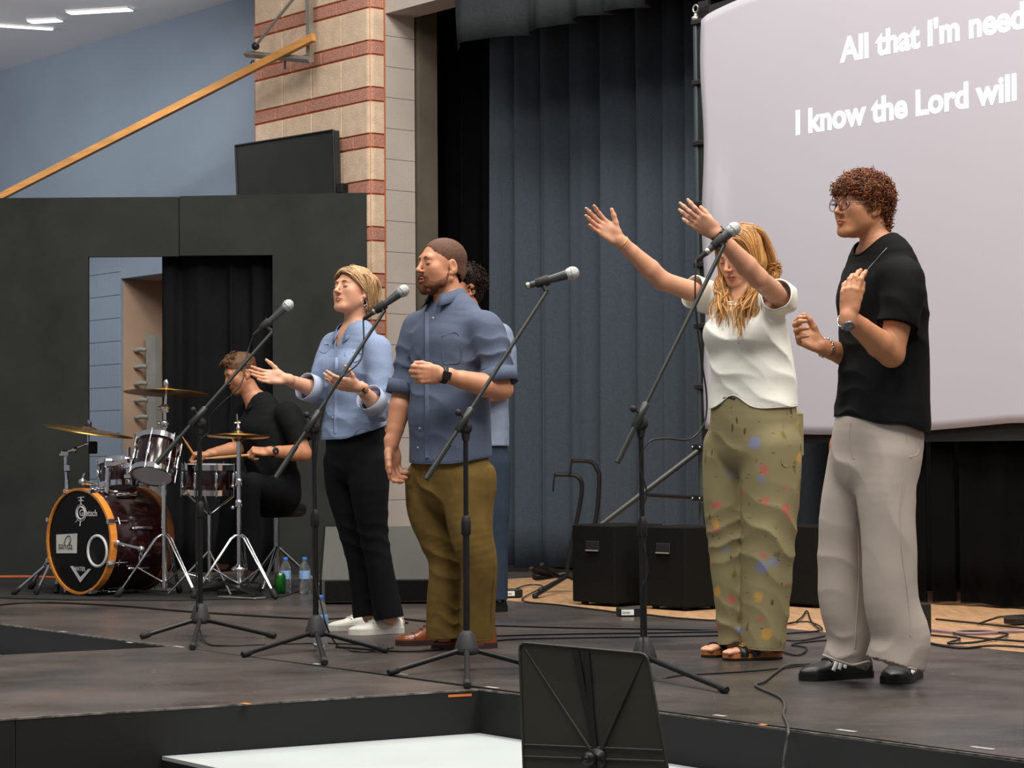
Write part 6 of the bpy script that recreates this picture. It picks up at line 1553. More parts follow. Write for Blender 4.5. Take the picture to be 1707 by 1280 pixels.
# ------------------------------------------------------------------ the woman with raised arms
def raised_woman():
    p = Person(8.75, G(1256, 1098), 'woman with long blonde hair, white tee and flowered trousers, both arms raised', '#d39b7d')
    J = p.j; L, F, U = frame(45)
    p.head(J(1234, 428), 44, -20, 0, .95, False, jaw=.95)
    p.b.loft([J(1240, 452), J(1246, 472), J(1250, 500)], [.046, .047, .066], [.052, .05, .058], L, k=.013)
    tp = [J(1248, 488), J(1246, 504), J(1248, 550), J(1254, 615), J(1256, 690)]; rx = [.075, .145, .178, .182, .192]; ry = [.066, .085, .122, .140, .156]
    Rl = [J(1214, 745, .08), J(1220, 885, .06), J(1228, 1075, .04)]; Ll = [J(1284, 745, -.06), J(1281, 890, -.06), J(1275, 1080, -.05)]
    core(p, tp, rx, ry, L, (Rl, Ll), .88)
    shL, elL, wrL = J(1305, 500, -.13), J(1264, 464, -.38), J(1194, 389, -.50); shR, elR, wrR = J(1186, 497, .12), J(1104, 468, .0), J(1031, 399, -.10)
    arm(p, shL, elL, wrL, .92, .0255); arm(p, shR, elR, wrR, .90, .0245)
    p.hand(wrR, (-.78, -.15, .60), (.1, -1, .1), False, ((8, 16, 10), (4, 10, 6), (10, 16, 8), (18, 22, 10)), .16, (42, 5, 5, 5), .93, .95, .024)
    p.hand(wrL, (-.80, -.2, .52), (-.25, .75, .55), True, ((10, 14, 10), (4, 12, 8), (14, 18, 10), (22, 22, 12)), .16, (18, 40, 10, 10), .93, .95, .025)
    # bare feet in the sandals
    for hx, tx, an in (((1252, 1090), (1172, 1096), Rl[2]), ((1301, 1098), (1206, 1101), Ll[2])):
        h_, t_ = G(*hx), G(*tx); D = (t_ - h_).normalized(); S = V((-D.y, D.x, 0)); Lg = (t_ - h_).length
        a_ = V((h_.x, h_.y, .0)) + D * Lg * .2
        p.b.loft([a_ + UP * .075, a_ + D * Lg * .1 + UP * .062, a_ + D * Lg * .35 + UP * .046, a_ + D * Lg * .58 + UP * .036], [.028, .030, .038, .040], [.045, .034, .020, .013], S, k=.02)
        p.b.chain([an, a_ + UP * .08], [.034, .034], k=.02)
        for i in range(5):
            o = (-.030 + .015 * i) ; ln = (.70, .76, .78, .765, .75)[i] if D.x < 0 else .75
            p.b.chain([a_ + D * Lg * .5 + S * o * .95 + UP * .036, a_ + D * Lg * ln * .9 + S * o * 1.1 + UP * .034, a_ + D * Lg * ln + S * o * 1.1 + UP * .030], [.009, .0085, .0078], k=.003)
        A = np.array([arr(h_), arr(t_)]); p.fine.append((A.min(0) - .05, A.max(0) + np.array((.05, .05, .11)), .004))
    p.finish_body(); p.face_details('#7d5c3c', True, '#4a2f24')
    W = p.H; AX = (p.hL, p.hF, p.hU); M_h = mat('hair_long_blonde', '#bd8a4e', .42, var=.32, vs=26, bump=.3, bs=260, stretch=(1, 1, .3), sheen=.2)
    c = SDF(); c.ell(W(0, -.018, .042), AX, (.080, .101, .084), .01); c.ell(W(0, -.055, -.03), AX, (.074, .062, .080), .02)
    hc = arr(p.hc); hf, hu, hl = arr(p.hF), arr(p.hU), arr(p.hL)
    def cut(X, Y, Z):
        x, y, z = X - hc[0], Y - hc[1], Z - hc[2]; f = x * hf[0] + y * hf[1] + z * hf[2]; u = x * hu[0] + y * hu[1] + z * hu[2]
        return np.maximum(.74 * f - .67 * u - .012, -u - .11)
    c.gcuts.append(cut); c.disp.append(rumple(.0015, 150, 6)); hr = p.cloth('hair', c, M_h, .0035, 0)
    rng = np.random.RandomState(5); paths = []; rad = []
    ends = {1: [J(1236 + dx, 556 + dy, -.16 - dd) for dx, dy, dd in ((0, 0, 0), (8, -8, .0), (-8, 4, .01), (14, -22, .0), (-2, -30, .01), (20, -40, -.01), (5, 8, 0))], -1: [J(1199 + dx, 545 + dy, -.06 + dd) for dx, dy, dd in ((0, 0, 0), (-6, -14, 0), (8, 6, -.02), (-4, -34, 0), (12, -10, -.03), (4, 12, -.01))]}
    for k in range(170):
        sx = 1 if rng.rand() < .58 else -1
        en = ends[sx][rng.randint(len(ends[sx]))] + V(rng.normal(size=3)) * .012
        st = W(rng.normal() * .004, rng.uniform(-.05, .070), .127 - .02 * rng.rand()); st = W(rng.normal() * .004, (f0 := rng.uniform(-.06, .066)), .125 - max(0, f0) * .40 - (f0 < 0) * abs(f0) * .12)
        a = W(sx * .060, f0 * .8, .100 - max(0, f0) * .2); b = W(sx * .083, f0 * .45 + .012, .03); cc = W(sx * .083, f0 * .3 + .03, -.055); 
        d1 = cc.lerp(en, .35) + V(rng.normal(size=3)) * .010 + p.hL * (sx * .018); d2 = cc.lerp(en, .7) + V(rng.normal(size=3)) * .016 - p.hL * (sx * .008)
        paths.append([st, a, b, cc, d1, d2, en]); rad.append(rng.uniform(.0035, .0075))
    for k in range(70):         # the back falls behind the near shoulder, a few strands fly off
        q = rng.uniform(-.6, 1); st = W(rng.normal() * .006, rng.uniform(-.06, .0), .124); fly = rng.rand() < .35
        en = J(1290 + rng.normal() * 6, 462 + rng.normal() * 12, .02) if fly else J(1272 + rng.normal() * 8, 500 + rng.normal() * 12, .10)
        paths.append([st, W(q * .06, -.085, .09), W(q * .075, -.112, .02), W(q * .085, -.112, -.06), (W(q * .08, -.12, -.1) if not fly else W(.11, -.11, -.07)).lerp(en, .5), en]); rad.append(rng.uniform(.003, .006))
    locks('hair_mass', paths[:90] + paths[170:215], [q * .95 for q in rad[:90] + rad[170:215]], M_h, p, 6, parent=hr, sub=5)
    tresses('hair_locks', paths[:110] + paths[170:230], M_h, p, hr, per=8, r=.0015, spread=.0055, wave=.006, turns=1.9, sub=4)
    s = SDF(); s.loft(tp, rx, ry, L, k=.02)
    for q in (-1, 1): s.ell(J(1248, 560) + F * .085 + L * (q * .075), (L, F, U), (.08, .065, .075), .04)
    s.loft([shL + V((-.04, .03, .0)), shL + V((-.005, .0, .004)), shL.lerp(elL, .26)], [.070, .066, .063], [.070, .066, .063], UP, k=.03, flat1=True)
    s.loft([shR + V((.05, -.04, -.01)), shR, shR.lerp(elR, .40)], [.070, .069, .070], [.068, .067, .068], UP, k=.03, flat1=True)
    zt_ = J(1256, 680).z; x0, x1 = J(1181, 680).x, J(1330, 672).x
    def hem(X, Y, Z):
        t = (X - x0) / (x1 - x0); up = .055 * np.exp(-((t - .24) / .13) ** 2); return zt_ - .006 + up + .022 * np.clip(t - .6, 0, 1) - Z
    s.gcuts.append(hem)
    nk = arr(J(1246, 494) + F * .03); s.gcuts.append(lambda X, Y, Z: .085 - np.sqrt((X - nk[0]) ** 2 + (Y - nk[1]) ** 2 + ((Z - nk[2] - .03) * 1.1) ** 2))
    s.disp += [rumple(.003, 24, 25), fold(J(1225, 600) + F * .13, V((.5, 0, 1)), 42, .0075, .14, 1.2), fold(J(1300, 570, -.15), V((1, 0, .35)), 48, .007, .12, .3), fold(J(1225, 660) + F * .15, V((1, 0, .5)), 75, .006, .08, .2), fold(J(1290, 650, -.12), V((.7, 0, 1)), 55, .005, .1, 2.), fold(shL, V((.5, 0, 1)), 75, .004, .08, 1.)]
    sh = p.cloth('tee', s, M_wtee, .0055, .003); p.rim(sh, nk, UP, .14, .0040, 'neckband', M_wtee); p.rim(sh, shL.lerp(elL, .26), elL - shL, .10, .003, 'sleeve_hem', M_wtee); p.rim(sh, shR.lerp(elR, .40), elR - shR, .10, .003, 'sleeve_hem', M_wtee); p.rim(sh, J(1256, 680), UP, .3, .003, 'hem', M_wtee, 60, depth=.12)
    t = SDF(); t.loft([J(1256, 660), J(1256, 700), J(1256, 740)], [.172, .186, .180], [.140, .148, .142], L, k=.02, flat0=True)
    t.loft([Rl[0], J(1212, 810, .07), J(1216, 890, .06), J(1222, 980, .05), J(1229, 1072, .04)], [.100, .098, .090, .080, .074], [.105, .1, .09, .08, .074], L, k=.02, flat1=True)
    t.loft([Ll[0], J(1284, 810, -.06), J(1281, 890, -.06), J(1277, 980, -.05), J(1271, 1082, -.05)], [.124, .118, .110, .100, .086], [.124, .118, .11, .1, .09], L, k=.02, flat1=True)
    t.disp += [rumple(.0024, 28, 35), fold(J(1285, 900, -.1), V((.75, 0, 1)), 62, .0042, .15, .3), fold(J(1275, 1030), V((.9, 0, 1)), 75, .0042, .12, 1.), fold(J(1225, 760) + F * .12, V((.8, 0, 1)), 70, .0036, .10, 2.), fold(J(1215, 900), V((-.5, 0, 1)), 95, .0034, .10, .5), fold(J(1215, 1040), V((.5, 0, 1)), 95, .0032, .09, .5)]
    M_fl = flower_mat(); tr = p.cloth('flowered_trousers', t, M_fl, .0055, .004)
    p.rim(tr, J(1229, 1072, .04), UP, .10, .003, 'trouser_hem', M_fl); p.rim(tr, J(1271, 1082, -.05), UP, .12, .003, 'trouser_hem', M_fl)
    pk = surf_pts(tr, [(1306, 705), (1303, 772), (1325, 776)]); 
    if len(pk) == 3: seam(p, 'pocket_edge', pk, .0025, M_fl)
    b = MB(); q = J(1327, 724, -.07); b.box(q, .020, .09, .18, -.75, bev=.009); b.build('cargo_pocket', M_fl, p.root)
    b = MB(); wb = surf_pts(tr, [(1206, 664), (1215, 662), (1225, 665)]); 
    if len(wb) == 3: b.tube(wb, .004, 6); b.build('waist_button', M_dsole, p.root)
    M_cork = mat('cork', '#a8662f', .8, var=.25, vs=60)
    for hx, tx in (((1252, 1090), (1172, 1096)), ((1301, 1098), (1206, 1101))):
        h_, t_ = G(*hx), G(*tx); D = (t_ - h_).normalized(); S = V((-D.y, D.x, 0)); Lg = (t_ - h_).length; out = []
        for sg in (1, -1):
            rng_ = [i / 16 for i in range(17)]
            for t_i in (rng_ if sg > 0 else rng_[::-1]):
                w = np.interp(t_i, (0, .15, .4, .7, .9, 1), (.024, .034, .033, .047, .040, .012)); out.append(V((h_.x, h_.y, .001)) + D * (t_i * Lg) + S * (w * sg))
        b = MB(); b.prism(out, (0, 0, .009)); so = b.build('sandal', M_bshoe, p.root)
        b = MB(); b.prism([q + UP * .0095 for q in out], (0, 0, .017)); b.build('footbed', M_cork, so)
        for tt, hh in ((.50, .066), (.70, .052)):
            ce = V((h_.x, h_.y, 0)) + D * (Lg * tt); w = .050; b = MB(); b.tube([ce + S * (w * math.cos(a)) + UP * (.016 + (hh - .014) * math.sin(a) ** .8) + D * (.012 * math.cos(a)) for a in [math.pi * i / 12 for i in range(13)]], .016, 8, flat=(UP, .16)) if False else None
            b = MB(); pts = [ce + S * (w * math.cos(a)) + UP * (.016 + (hh - .014) * math.sin(a) ** .8) for a in [math.pi * i / 14 for i in range(15)]]; vs = [q + D * .016 for q in pts] + [q - D * .016 for q in pts]; vs += [q + UP * .004 + (q - ce).normalized() * .001 for q in vs]; n = 15
            fs = [(i, i + 1, n + i + 1, n + i) for i in range(n - 1)] + [(2 * n + i, 3 * n + i, 3 * n + i + 1, 2 * n + i + 1) for i in range(n - 1)] + [(i, 2 * n + i, 2 * n + i + 1, i + 1) for i in range(n - 1)] + [(n + i, n + i + 1, 3 * n + i + 1, 3 * n + i) for i in range(n - 1)]
            b.add(vs, fs, True); st = b.build('strap', M_bshoe, so)
            bq = pts[5] + UP * .006 + (pts[5] - ce).normalized() * .003; b = MB(); b.ring(bq, (pts[5] - ce).normalized() + UP * .4, .012, .0025, 14, 6); b.build('buckle', M_gold, st)
    p.band(J(1197, 391, -.495), wrL - elL, .029, .025, UP, .026, M_wband, 'watch', ((-.2, -1, .2), .036, .030, False), M_wface)
    b = MB(); ax = (wrR - elR).normalized(); b.ring(J(1037, 404, -.095), ax, .0285, .0016, 24, 5); b.build('bracelet', M_gold, p.root)
    b = MB(); q = tp[0] + F * .06; b.tube(catmull([q + L * .05 + UP * .03, q + L * .045 + F * .02 - UP * .03, q + F * .045 - UP * .055, q - L * .045 + F * .02 - UP * .03, q - L * .05 + UP * .03], 5), .0013, 5); b.build('necklace', M_gold, p.root)
    return p

# ------------------------------------------------------------------ the young man in the black tee
def young_man():
    p = Person(7.68, G(1460, 1140), 'young man with curly brown hair and glasses in a black tee, hand on chest', '#c08560')
    J = p.j; L, F, U = frame(60)
    p.head(J(1435, 346), 60, 2, 0, .94, True, jaw=.90, nose=1.0)
    p.b.loft([J(1449, 366), J(1457, 392), J(1465, 425)], [.047, .049, .068], [.052, .051, .062], L, k=.013)
    tp = [J(1464, 415), J(1468, 434), J(1472, 500), J(1473, 610), J(1470, 702)]; rx = [.085, .150, .186, .182, .190]; ry = [.072, .088, .124, .134, .152]
    Rl = [J(1418, 745, .1), J(1400, 910, .09), J(1412, 1085, .08)]; Ll = [J(1482, 745, -.07), J(1482, 900, -.08), J(1496, 1088, -.07)]
    core(p, tp, rx, ry, L, (Rl, Ll))
    shL, elL, wrL = J(1510, 465, -.17), J(1486, 590, -.21), J(1415, 529, -.34); shR, elR, wrR = J(1432, 462, .16), J(1432, 600, .12), J(1368, 577, -.02)
    arm(p, shL, elL, wrL, 1.08, .029); arm(p, shR, elR, wrR, 1.0, .027)
    p.hand(J(1414, 524, -.345), (.10, .10, 1), (.55, .83, 0), True, ((14, 20, 10), (16, 26, 14), (20, 30, 14), (24, 34, 16)), .13, (14, 12, 4, 4), .92, 1.08, .028)
    p.hand(wrR, (-.86, -.25, .42), (-.1, -.85, .5), False, ((35, 50, 30), (42, 52, 30), (48, 55, 30), (52, 55, 30)), .08, (40, 18, 12, 15), .98, 1.05, .026)
    p.finish_body(); p.face_details('#3a2418', False)
    W = p.H; AX = (p.hL, p.hF, p.hU); M_h = mat('hair_curly_brown', '#733e1b', .5, var=.5, vs=40, bump=.2, bs=200)
    c = SDF(); c.ell(W(0, -.018, .045), AX, (.081, .102, .085), .01); c.ell(W(0, -.066, -.02), AX, (.060, .05, .07), .03)
    hc = arr(p.hc); hf, hu, hl = arr(p.hF), arr(p.hU), arr(p.hL)
    def cut(X, Y, Z):
        x, y, z = X - hc[0], Y - hc[1], Z - hc[2]; f = x * hf[0] + y * hf[1] + z * hf[2]; u = x * hu[0] + y * hu[1] + z * hu[2]
        return .70 * f - .71 * u - .004
    c.gcuts.append(cut); c.disp.append(rumple(.003, 130, 4)); hr = p.cloth('hair', c, M_h, .004, 0)
    rng = np.random.RandomState(3); paths = []; rad = []; dn = -p.hU
    k = 0
    while k < 1500:
        v = V(rng.normal(size=3)); v.normalize(); l, f, u = v
        pt = (l * .081, -.018 + f * .104, .045 + u * .085)
        if .70 * pt[1] - .71 * pt[2] > .014 and not (pt[1] > .055 and pt[2] > .045): continue
        if pt[2] < -.045 : continue
        q = W(*pt); nr = (p.hL * l / .08 + p.hF * f / .102 + p.hU * u / .086).normalized(); fr = .5 if f > .3 else 0
        paths.append(curl(q, nr, (dn * .5 + p.hF * fr), rng.uniform(.0050, .0088), rng.uniform(1.0, 2.0), rng.uniform(.014, .030), rng)); rad.append(rng.uniform(.0014, .0024)); k += 1
    for k in range(330):        # the nape
        th = rng.uniform(-1.25, 1.25); uu = rng.uniform(-.088, .01); nr = (-p.hF * math.cos(th) + p.hL * math.sin(th)).normalized(); q = W(math.sin(th) * (.070 + .1 * uu), -.040 - math.cos(th) * (.070 + .15 * uu), uu); paths.append(curl(q, nr, dn, rng.uniform(.005, .008), 1.5, .026, rng)); rad.append(.0020)
    for k in range(170):        # the fringe hangs over the forehead
        l = rng.uniform(-.062, .066); q = W(l, .080 - l * l * 5, rng.uniform(.052, .085)); paths.append(curl(q, p.hF, dn * .8 + p.hF * .5, rng.uniform(.005, .008), 1.5, .026, rng)); rad.append(.0020)
    locks('curls', paths, rad, M_h, p, 4, parent=hr, sub=1)
    # glasses
    g = MB(); M_gl = mat('glasses_frame_dark', '#2b2a3a', .3)
    for q in (-1, 1):
        cc = W(q * .033, .104, .002); fw = (p.hF + p.hL * q * .18).normalized(); rt_ = p.hU.cross(fw).normalized(); pts = [cc + rt_ * (.0235 * math.cos(a)) + p.hU * (.0205 * math.sin(a)) for a in [2 * math.pi * i / 24 for i in range(25)]]; g.tube(pts, .0016, 6, caps=False)
    g.tube([W(-.011, .109, .005), W(0, .112, .008), W(.011, .109, .005)], .0015, 6)
    gf = g.build('glasses', M_gl, p.root)
    for q in (-1, 1):
        b = MB(); b.tube([W(q * .056, .099, .008), W(q * .070, .06, .010), W(q * .078, .0, .008), W(q * .076, -.02, -.006)], .0016, 6); b.build('temple', mat('glasses_temple', '#8d7766', .3, metal=.4), gf)
        b = MB(); cc = W(q * .033, .104, .002); fw = (p.hF + p.hL * q * .18).normalized(); b.lathe(cc, fw, [(.021, 0), (.001, .0015)], 20, caps=False); b.build('lens', mat('lens_glass', '#f2f2ff', .03, trans=1., ior=1.05, var=0.), gf)
    s = SDF(); s.loft(tp, rx, ry, L, k=.02); s.ell(J(1470, 495) + F * .04, (L, F, U), (.15, .10, .11), .04)
    s.loft([shL + V((-.03, .02, .004)), shL.lerp(elL, .22), shL.lerp(elL, .62)], [.068, .070, .071], [.070, .073, .073], F, k=.03, flat1=True)
    s.loft([shR + V((.02, -.03, .005)), shR.lerp(elR, .25), shR.lerp(elR, .6)], [.062, .064, .064], [.064, .066, .066], F, k=.03, flat1=True)
    zt_ = J(1470, 702).z; x0, x1 = J(1396, 690).x, J(1540, 715).x
    s.gcuts.append(lambda X, Y, Z: zt_ + .016 - .055 * np.clip((X - x0) / (x1 - x0), -.2, 1.2) + .006 * np.sin((X - x0) * 40) - Z)
    nk = arr(J(1460, 414)); s.gcuts.append(lambda X, Y, Z: .080 - np.sqrt(((X - nk[0]) * .95) ** 2 + (Y - nk[1]) ** 2 + ((Z - nk[2] - .035 - .3 * (X - nk[0])) * 1.1) ** 2))
    ball(s, shL, elL, 0.064); ball(s, shR, elR, 0.06); s.disp += [rumple(.0025, 26, 45), fold(J(1420, 600) + F * .1, V((.5, 0, 1)), 60, .005, .12, 1.2), fold(J(1440, 680) + F * .1, V((.3, 0, 1)), 80, .005, .09, .3), fold(J(1510, 540, -.12), V((1, 0, .6)), 60, .005, .1, .3), fold(shL.lerp(elL, .4), V((1, 0, .8)), 70, .0035, .08)]
    sh = p.cloth('tee', s, M_tee, .0055, .003)
    p.rim(sh, nk + np.array((0, 0, .02)), UP, .14, .0042, 'neckband', M_tee); p.rim(sh, shL.lerp(elL, .62), elL - shL, .10, .003, 'sleeve_hem', M_tee); p.rim(sh, J(1470, 702), UP, .3, .003, 'hem', M_tee, 60, depth=.1)
    ch = surf_pts(sh, [(1479, 413), (1472, 420), (1464, 429), (1457, 437), (1450, 445), (1443, 453), (1436, 461), (1431, 467)])
    if len(ch) > 2: b = MB(); b.tube(catmull(ch, 3), .0013, 6); b.build('necklace', M_silver, p.root)
    t = SDF(); t.loft([J(1463, 690), J(1463, 730), J(1460, 770)], [.160, .176, .165], [.126, .146, .145], L, k=.02, flat0=True)
    t.loft([J(1424, 770, .09), J(1408, 850, .09), J(1401, 920, .09), J(1404, 1000, .09), J(1418, 1062, .09), J(1407, 1105, .09)], [.092, .090, .084, .086, .083, .078], [.095, .084, .076, .080, .082, .080], L, k=.02, flat1=True)
    t.loft([J(1480, 765, -.07), J(1475, 820, -.08), J(1481, 890, -.09), J(1486, 1000, -.09), J(1502, 1062, -.08), J(1493, 1107, -.08)], [.112, .105, .096, .095, .100, .104], [.108, .1, .094, .094, .1, .104], L, k=.02, flat1=True)
    t.disp += [rumple(.0020, 20, 55), fold(J(1395, 930, .05), V((.35, 0, 1)), 60, .0022, .12, .3), fold(J(1395, 1085), V((.2, 0, 1)), 85, .0040, .06, 1.), fold(J(1490, 1092, -.1), V((-.5, 0, 1)), 70, .0048, .07, 2.), fold(J(1450, 770) + F * .1, V((1, 0, .7)), 60, .0028, .12, .2), fold(J(1490, 830, -.1), V((1, 0, .25)), 50, .0025, .16, 1.2)]
    tr = p.cloth('jeans', t, M_greyp, .0055, .004)
    p.rim(tr, J(1407, 1105, .09), UP, .14, .005, 'trouser_hem', M_greyp); p.rim(tr, J(1493, 1107, -.08), UP, .14, .005, 'trouser_hem', M_greyp)
    for nm, pp in (('side_seam', [(1512, 720), (1508, 800), (1500, 860), (1505, 930), (1514, 1000), (1518, 1060)]), ('inner_seam', [(1430, 880), (1432, 950), (1428, 1030), (1425, 1080)]), ('pocket_edge', [(1536, 728), (1530, 756), (1516, 762)]), ('fly_seam', [(1418, 705), (1416, 735), (1424, 765)])):
        q = surf_pts(tr, pp)
        if len(q) > 2: seam(p, nm, q, .0022, M_greyp)
    SN = [(0, .64, .075), (.08, .76, .088), (.3, .8, .105), (.42, .84, .100), (.58, .95, .074), (.72, 1.0, .058), (.88, .98, .052), (1, .70, .040)]
    for hx, tx in (((1450, 1128), (1309, 1136)), ((1522, 1128), (1456, 1152))):
        h_, t_ = G(*hx), G(*tx); D = (t_ - h_).normalized(); so, at, D, S = shoe(p, h_, h_ + D * .29, .29, .052, SN, M_bshoe, M_bshoe, 'trainer', .020)
        sgn = 1 if S.dot(V((0, -1, 0)) + V((.3, 0, 0))) > 0 else -1
        for k in range(3):
            t0 = (.36 if hx[0] < 1500 else .46) + .085 * k; b = MB(); aa = [12, 25, 40, 55, 68]; ang = [a if sgn > 0 else 180 - a for a in aa]
            b.tube([at(t0 + .12 - .14 * (a - 12) / 56 + .0, an, .0042) for a, an in zip(aa, ang)], .0075, 8, flat=(S * sgn + UP * .5, .4)); b.build('stripe', M_stripe, so)
        for k, tt in enumerate((.44, .50, .56, .62)):
            b = MB(); b.tube([at(tt, a_, .003) for a_ in (55, 72, 90, 108, 125)], .0032, 5); b.build('lace', M_bshoe, so)
    p.band(J(1411, 532, -.335), wrL - elL, .0315, .029, UP, .020, M_silver, 'watch', ((-.65, -1, .1), .020, .020, True), mat('watch_dial', '#6d7580', .2, metal=.5))
    b = MB(); ax = (wrR - elR).normalized(); cq = wrR.lerp(elR, .12); a_ = ax.orthogonal().normalized(); b_ = ax.cross(a_)
    for i in range(26): an = 2 * math.pi * i / 26; b.sphere(cq + (a_ * math.cos(an) + b_ * math.sin(an)) * .033 + ax * .002 * (-1) ** i, .0046, 7, 5, scale=(1, 1, .8))
    b.build('chain_bracelet', M_silver, p.root)
    return p

# ------------------------------------------------------------------ the drummer
def drummer():
    p = Person(13.4, V((P(462, 850, 13.5).x, 13.5, .0)), 'seated drummer in a black polo shirt holding two drumsticks', '#b9805f')
    J = p.j; L, F, U = frame(58)
    p.head(J(401, 622), 62, -22, 0, .98, True)
    p.b.loft([J(410, 642), J(418, 655), J(430, 680)], [.054, .056, .072], [.06, .058, .068], L, k=.013)
    tp = [J(431, 668), J(436, 682), J(442, 718), J(452, 775), J(458, 820)]; rx = [.085, .155, .195, .185, .180]; ry = [.075, .095, .138, .145, .150]
    Ll = [J(468, 822, -.08), J(415, 812, -.42), J(418, 950, -.38)]; Rl = [J(452, 822, .10), J(392, 808, -.05), J(372, 940, -.08)]
    core(p, tp, rx, ry, L, (Rl, Ll))
    shL, elL, wrL = J(484, 690, -.16), J(507, 756, -.20), J(448, 752, -.36); shR, elR, wrR = J(402, 690, .16), J(398, 748, .02), J(350, 756, -.12)
    arm(p, shL, elL, wrL, 1.1, .029); arm(p, shR, elR, wrR, 1.05, .028)
    fist = ((55, 80, 45), (60, 82, 45), (62, 82, 45), (64, 82, 45))
    tl_, Wl = p.hand(wrL, (-1, -.2, .05), (.1, .5, -.85), True, fist, .02, (22, 35, 15, 20), 1., 1.05, .028)
    tr_, Wr = p.hand(wrR, (-1, -.1, -.02), (.1, .2, -.95), False, fist, .02, (22, 35, 15, 20), 1., 1.05, .027)
    def stub(v, col):
        l, f, u = p.loc(v); m = np.clip((-u - .035) / .012, 0, 1) * np.clip((f + .01) / .02, 0, 1) * np.clip((u + .125) / .01, 0, 1) * .55; col *= 1 - m[:, None] * np.array((.5, .58, .62))
    p.paint.append(stub); p.finish_body(); p.face_details('#3f2a1c', True)
    W = p.H; AX = (p.hL, p.hF, p.hU); M_h = mat('hair_brown_quiff', '#5b3a20', .6, var=.4, vs=70, bump=.3, bs=300)
    c = SDF(); c.ell(W(0, -.016, .042), AX, (.079, .101, .086), .01); c.ell(W(0, .045, .098), AX, (.052, .045, .024), .02); c.ell(W(0, -.04, -.02), AX, (.068, .068, .06), .02)
    hc = arr(p.hc); hf, hu, hl = arr(p.hF), arr(p.hU), arr(p.hL)
    def cut(X, Y, Z):
        x, y, z = X - hc[0], Y - hc[1], Z - hc[2]; f = x * hf[0] + y * hf[1] + z * hf[2]; u = x * hu[0] + y * hu[1] + z * hu[2]
        return .62 * f - .78 * u - .002
    c.gcuts.append(cut); c.disp.append(rumple(.003, 190, 4)); hr = p.cloth('hair', c, M_h, .0038, 0)
    rng = np.random.RandomState(8); paths = []; rad = []
    for k in range(90):
        l = rng.uniform(-.055, .055); f = rng.uniform(.0, .085); st = W(l, f, .118 - max(0, f - .02) * .5 - abs(l) * .3); paths.append([st, st + (p.hU * .016 + p.hF * .010) + V(rng.normal(size=3)) * .003, st + (p.hU * .022 - p.hF * .012 + p.hL * .01) + V(rng.normal(size=3)) * .005]); rad.append(.0045)
    locks('hair_locks', paths, rad, M_h, p, 5, parent=hr, sub=3)
    s = SDF(); s.loft(tp, rx, ry, L, k=.02); s.ell(J(440, 715) + F * .04, (L, F, U), (.16, .11, .10), .04)
    s.loft([shL + V((-.03, .012, .004)), shL.lerp(elL, .3), shL.lerp(elL, .72)], [.072, .075, .072], [.074, .077, .074], F, k=.03, flat1=True)
    s.loft([shR + V((.03, -.02, .0)), shR.lerp(elR, .3), shR.lerp(elR, .7)], [.068, .070, .068], [.07, .072, .07], F, k=.03, flat1=True)
    nk = arr(J(425, 668) + F * .02); nF, nL = arr(F), arr(L)
    def neck(X, Y, Z):
        f = (X - nk[0]) * nF[0] + (Y - nk[1]) * nF[1]; l = (X - nk[0]) * nL[0] + (Y - nk[1]) * nL[1]; z = Z - nk[2]
        return np.where(f > -.02, np.minimum((z + .075) * .55 - np.abs(l) * .95, .05), -.05)
    s.gcuts += [neck, neck_hole(J(430, 672), .07)]
    ball(s, shL, elL, 0.066); ball(s, shR, elR, 0.062); s.disp += [rumple(.003, 28, 65), fold(J(440, 770) + F * .1, V((.5, 0, 1)), 60, .006, .13)]
    p.cloth('polo_shirt', s, M_polo, .006, .003)
    Wn = J(428, 668); n = 20; top = []; bot = []; cb = MB()
    for i in range(n + 1):
        a = math.radians(-155 + 310 * i / n); dv = -F * math.cos(a) + L * math.sin(a); dr = max(0, -math.cos(a))
        top.append(Wn + dv * (.070 + .012 * dr) + UP * (.030 - .050 * dr)); bot.append(Wn + dv * (.088 + .026 * dr) + UP * (-.004 - .080 * dr * dr))
    cb.add(top + bot, [(i, i + 1, n + 2 + i, n + 1 + i) for i in range(n)], True); co = cb.build('collar', M_polo, p.root, recalc=False); md = co.modifiers.new('t', 'SOLIDIFY'); md.thickness = .004
    t = SDF(); t.loft([J(460, 800), J(462, 825)], [.175, .17], [.145, .14], L, k=.02)
    for q in (Ll, Rl): t.loft([q[0], q[0].lerp(q[1], .5), q[1], q[1].lerp(q[2], .5), q[2]], [.095, .088, .072, .066, .062], [.095, .088, .074, .066, .062], UP, k=.03, flat1=True)
    t.disp += [rumple(.003, 28, 75)]; p.cloth('trousers', t, M_black, .007, .004)
    for q in (Ll, Rl):
        a_ = V((q[2].x, q[2].y, 0)) - F * .06; shoe(p, a_, a_ + F * .27, .27, .048, LOW, M_bshoe, M_bshoe, 'shoe', .025)
    p.band(wrL.lerp(elL, .10), wrL - elL, .031, .029, UP, .022, M_wband, 'watch', ((.1, -1, .1), .021, .021, True), M_wface)
    # the sticks lie in the hands
    M_stick = mat('hickory', '#c98f55', .45, var=.1, vs=20)
    gl = Wl(-.0, .082, .028); gr = Wr(0, .082, .028)
    for g_, e_, lb in ((gl, J(343, 764, -.42), 'pale wooden drumstick in the drummer\'s near hand over the snare'), (gr, J(304, 728, -.16), 'wooden drumstick in the drummer\'s far hand, tip raised')):
        dr = (e_ - g_).normalized(); b = MB(); b.tube([g_ - dr * .07, g_, g_ + dr * ((e_ - g_).length * .75), e_ - dr * .012, e_ - dr * .006, e_ + dr * .004], [.0075, .0078, .0065, .0035, .0048, .003], 10); b.build('drumstick', M_stick, label=lb, cat='drumstick', group='drumsticks')
    return p

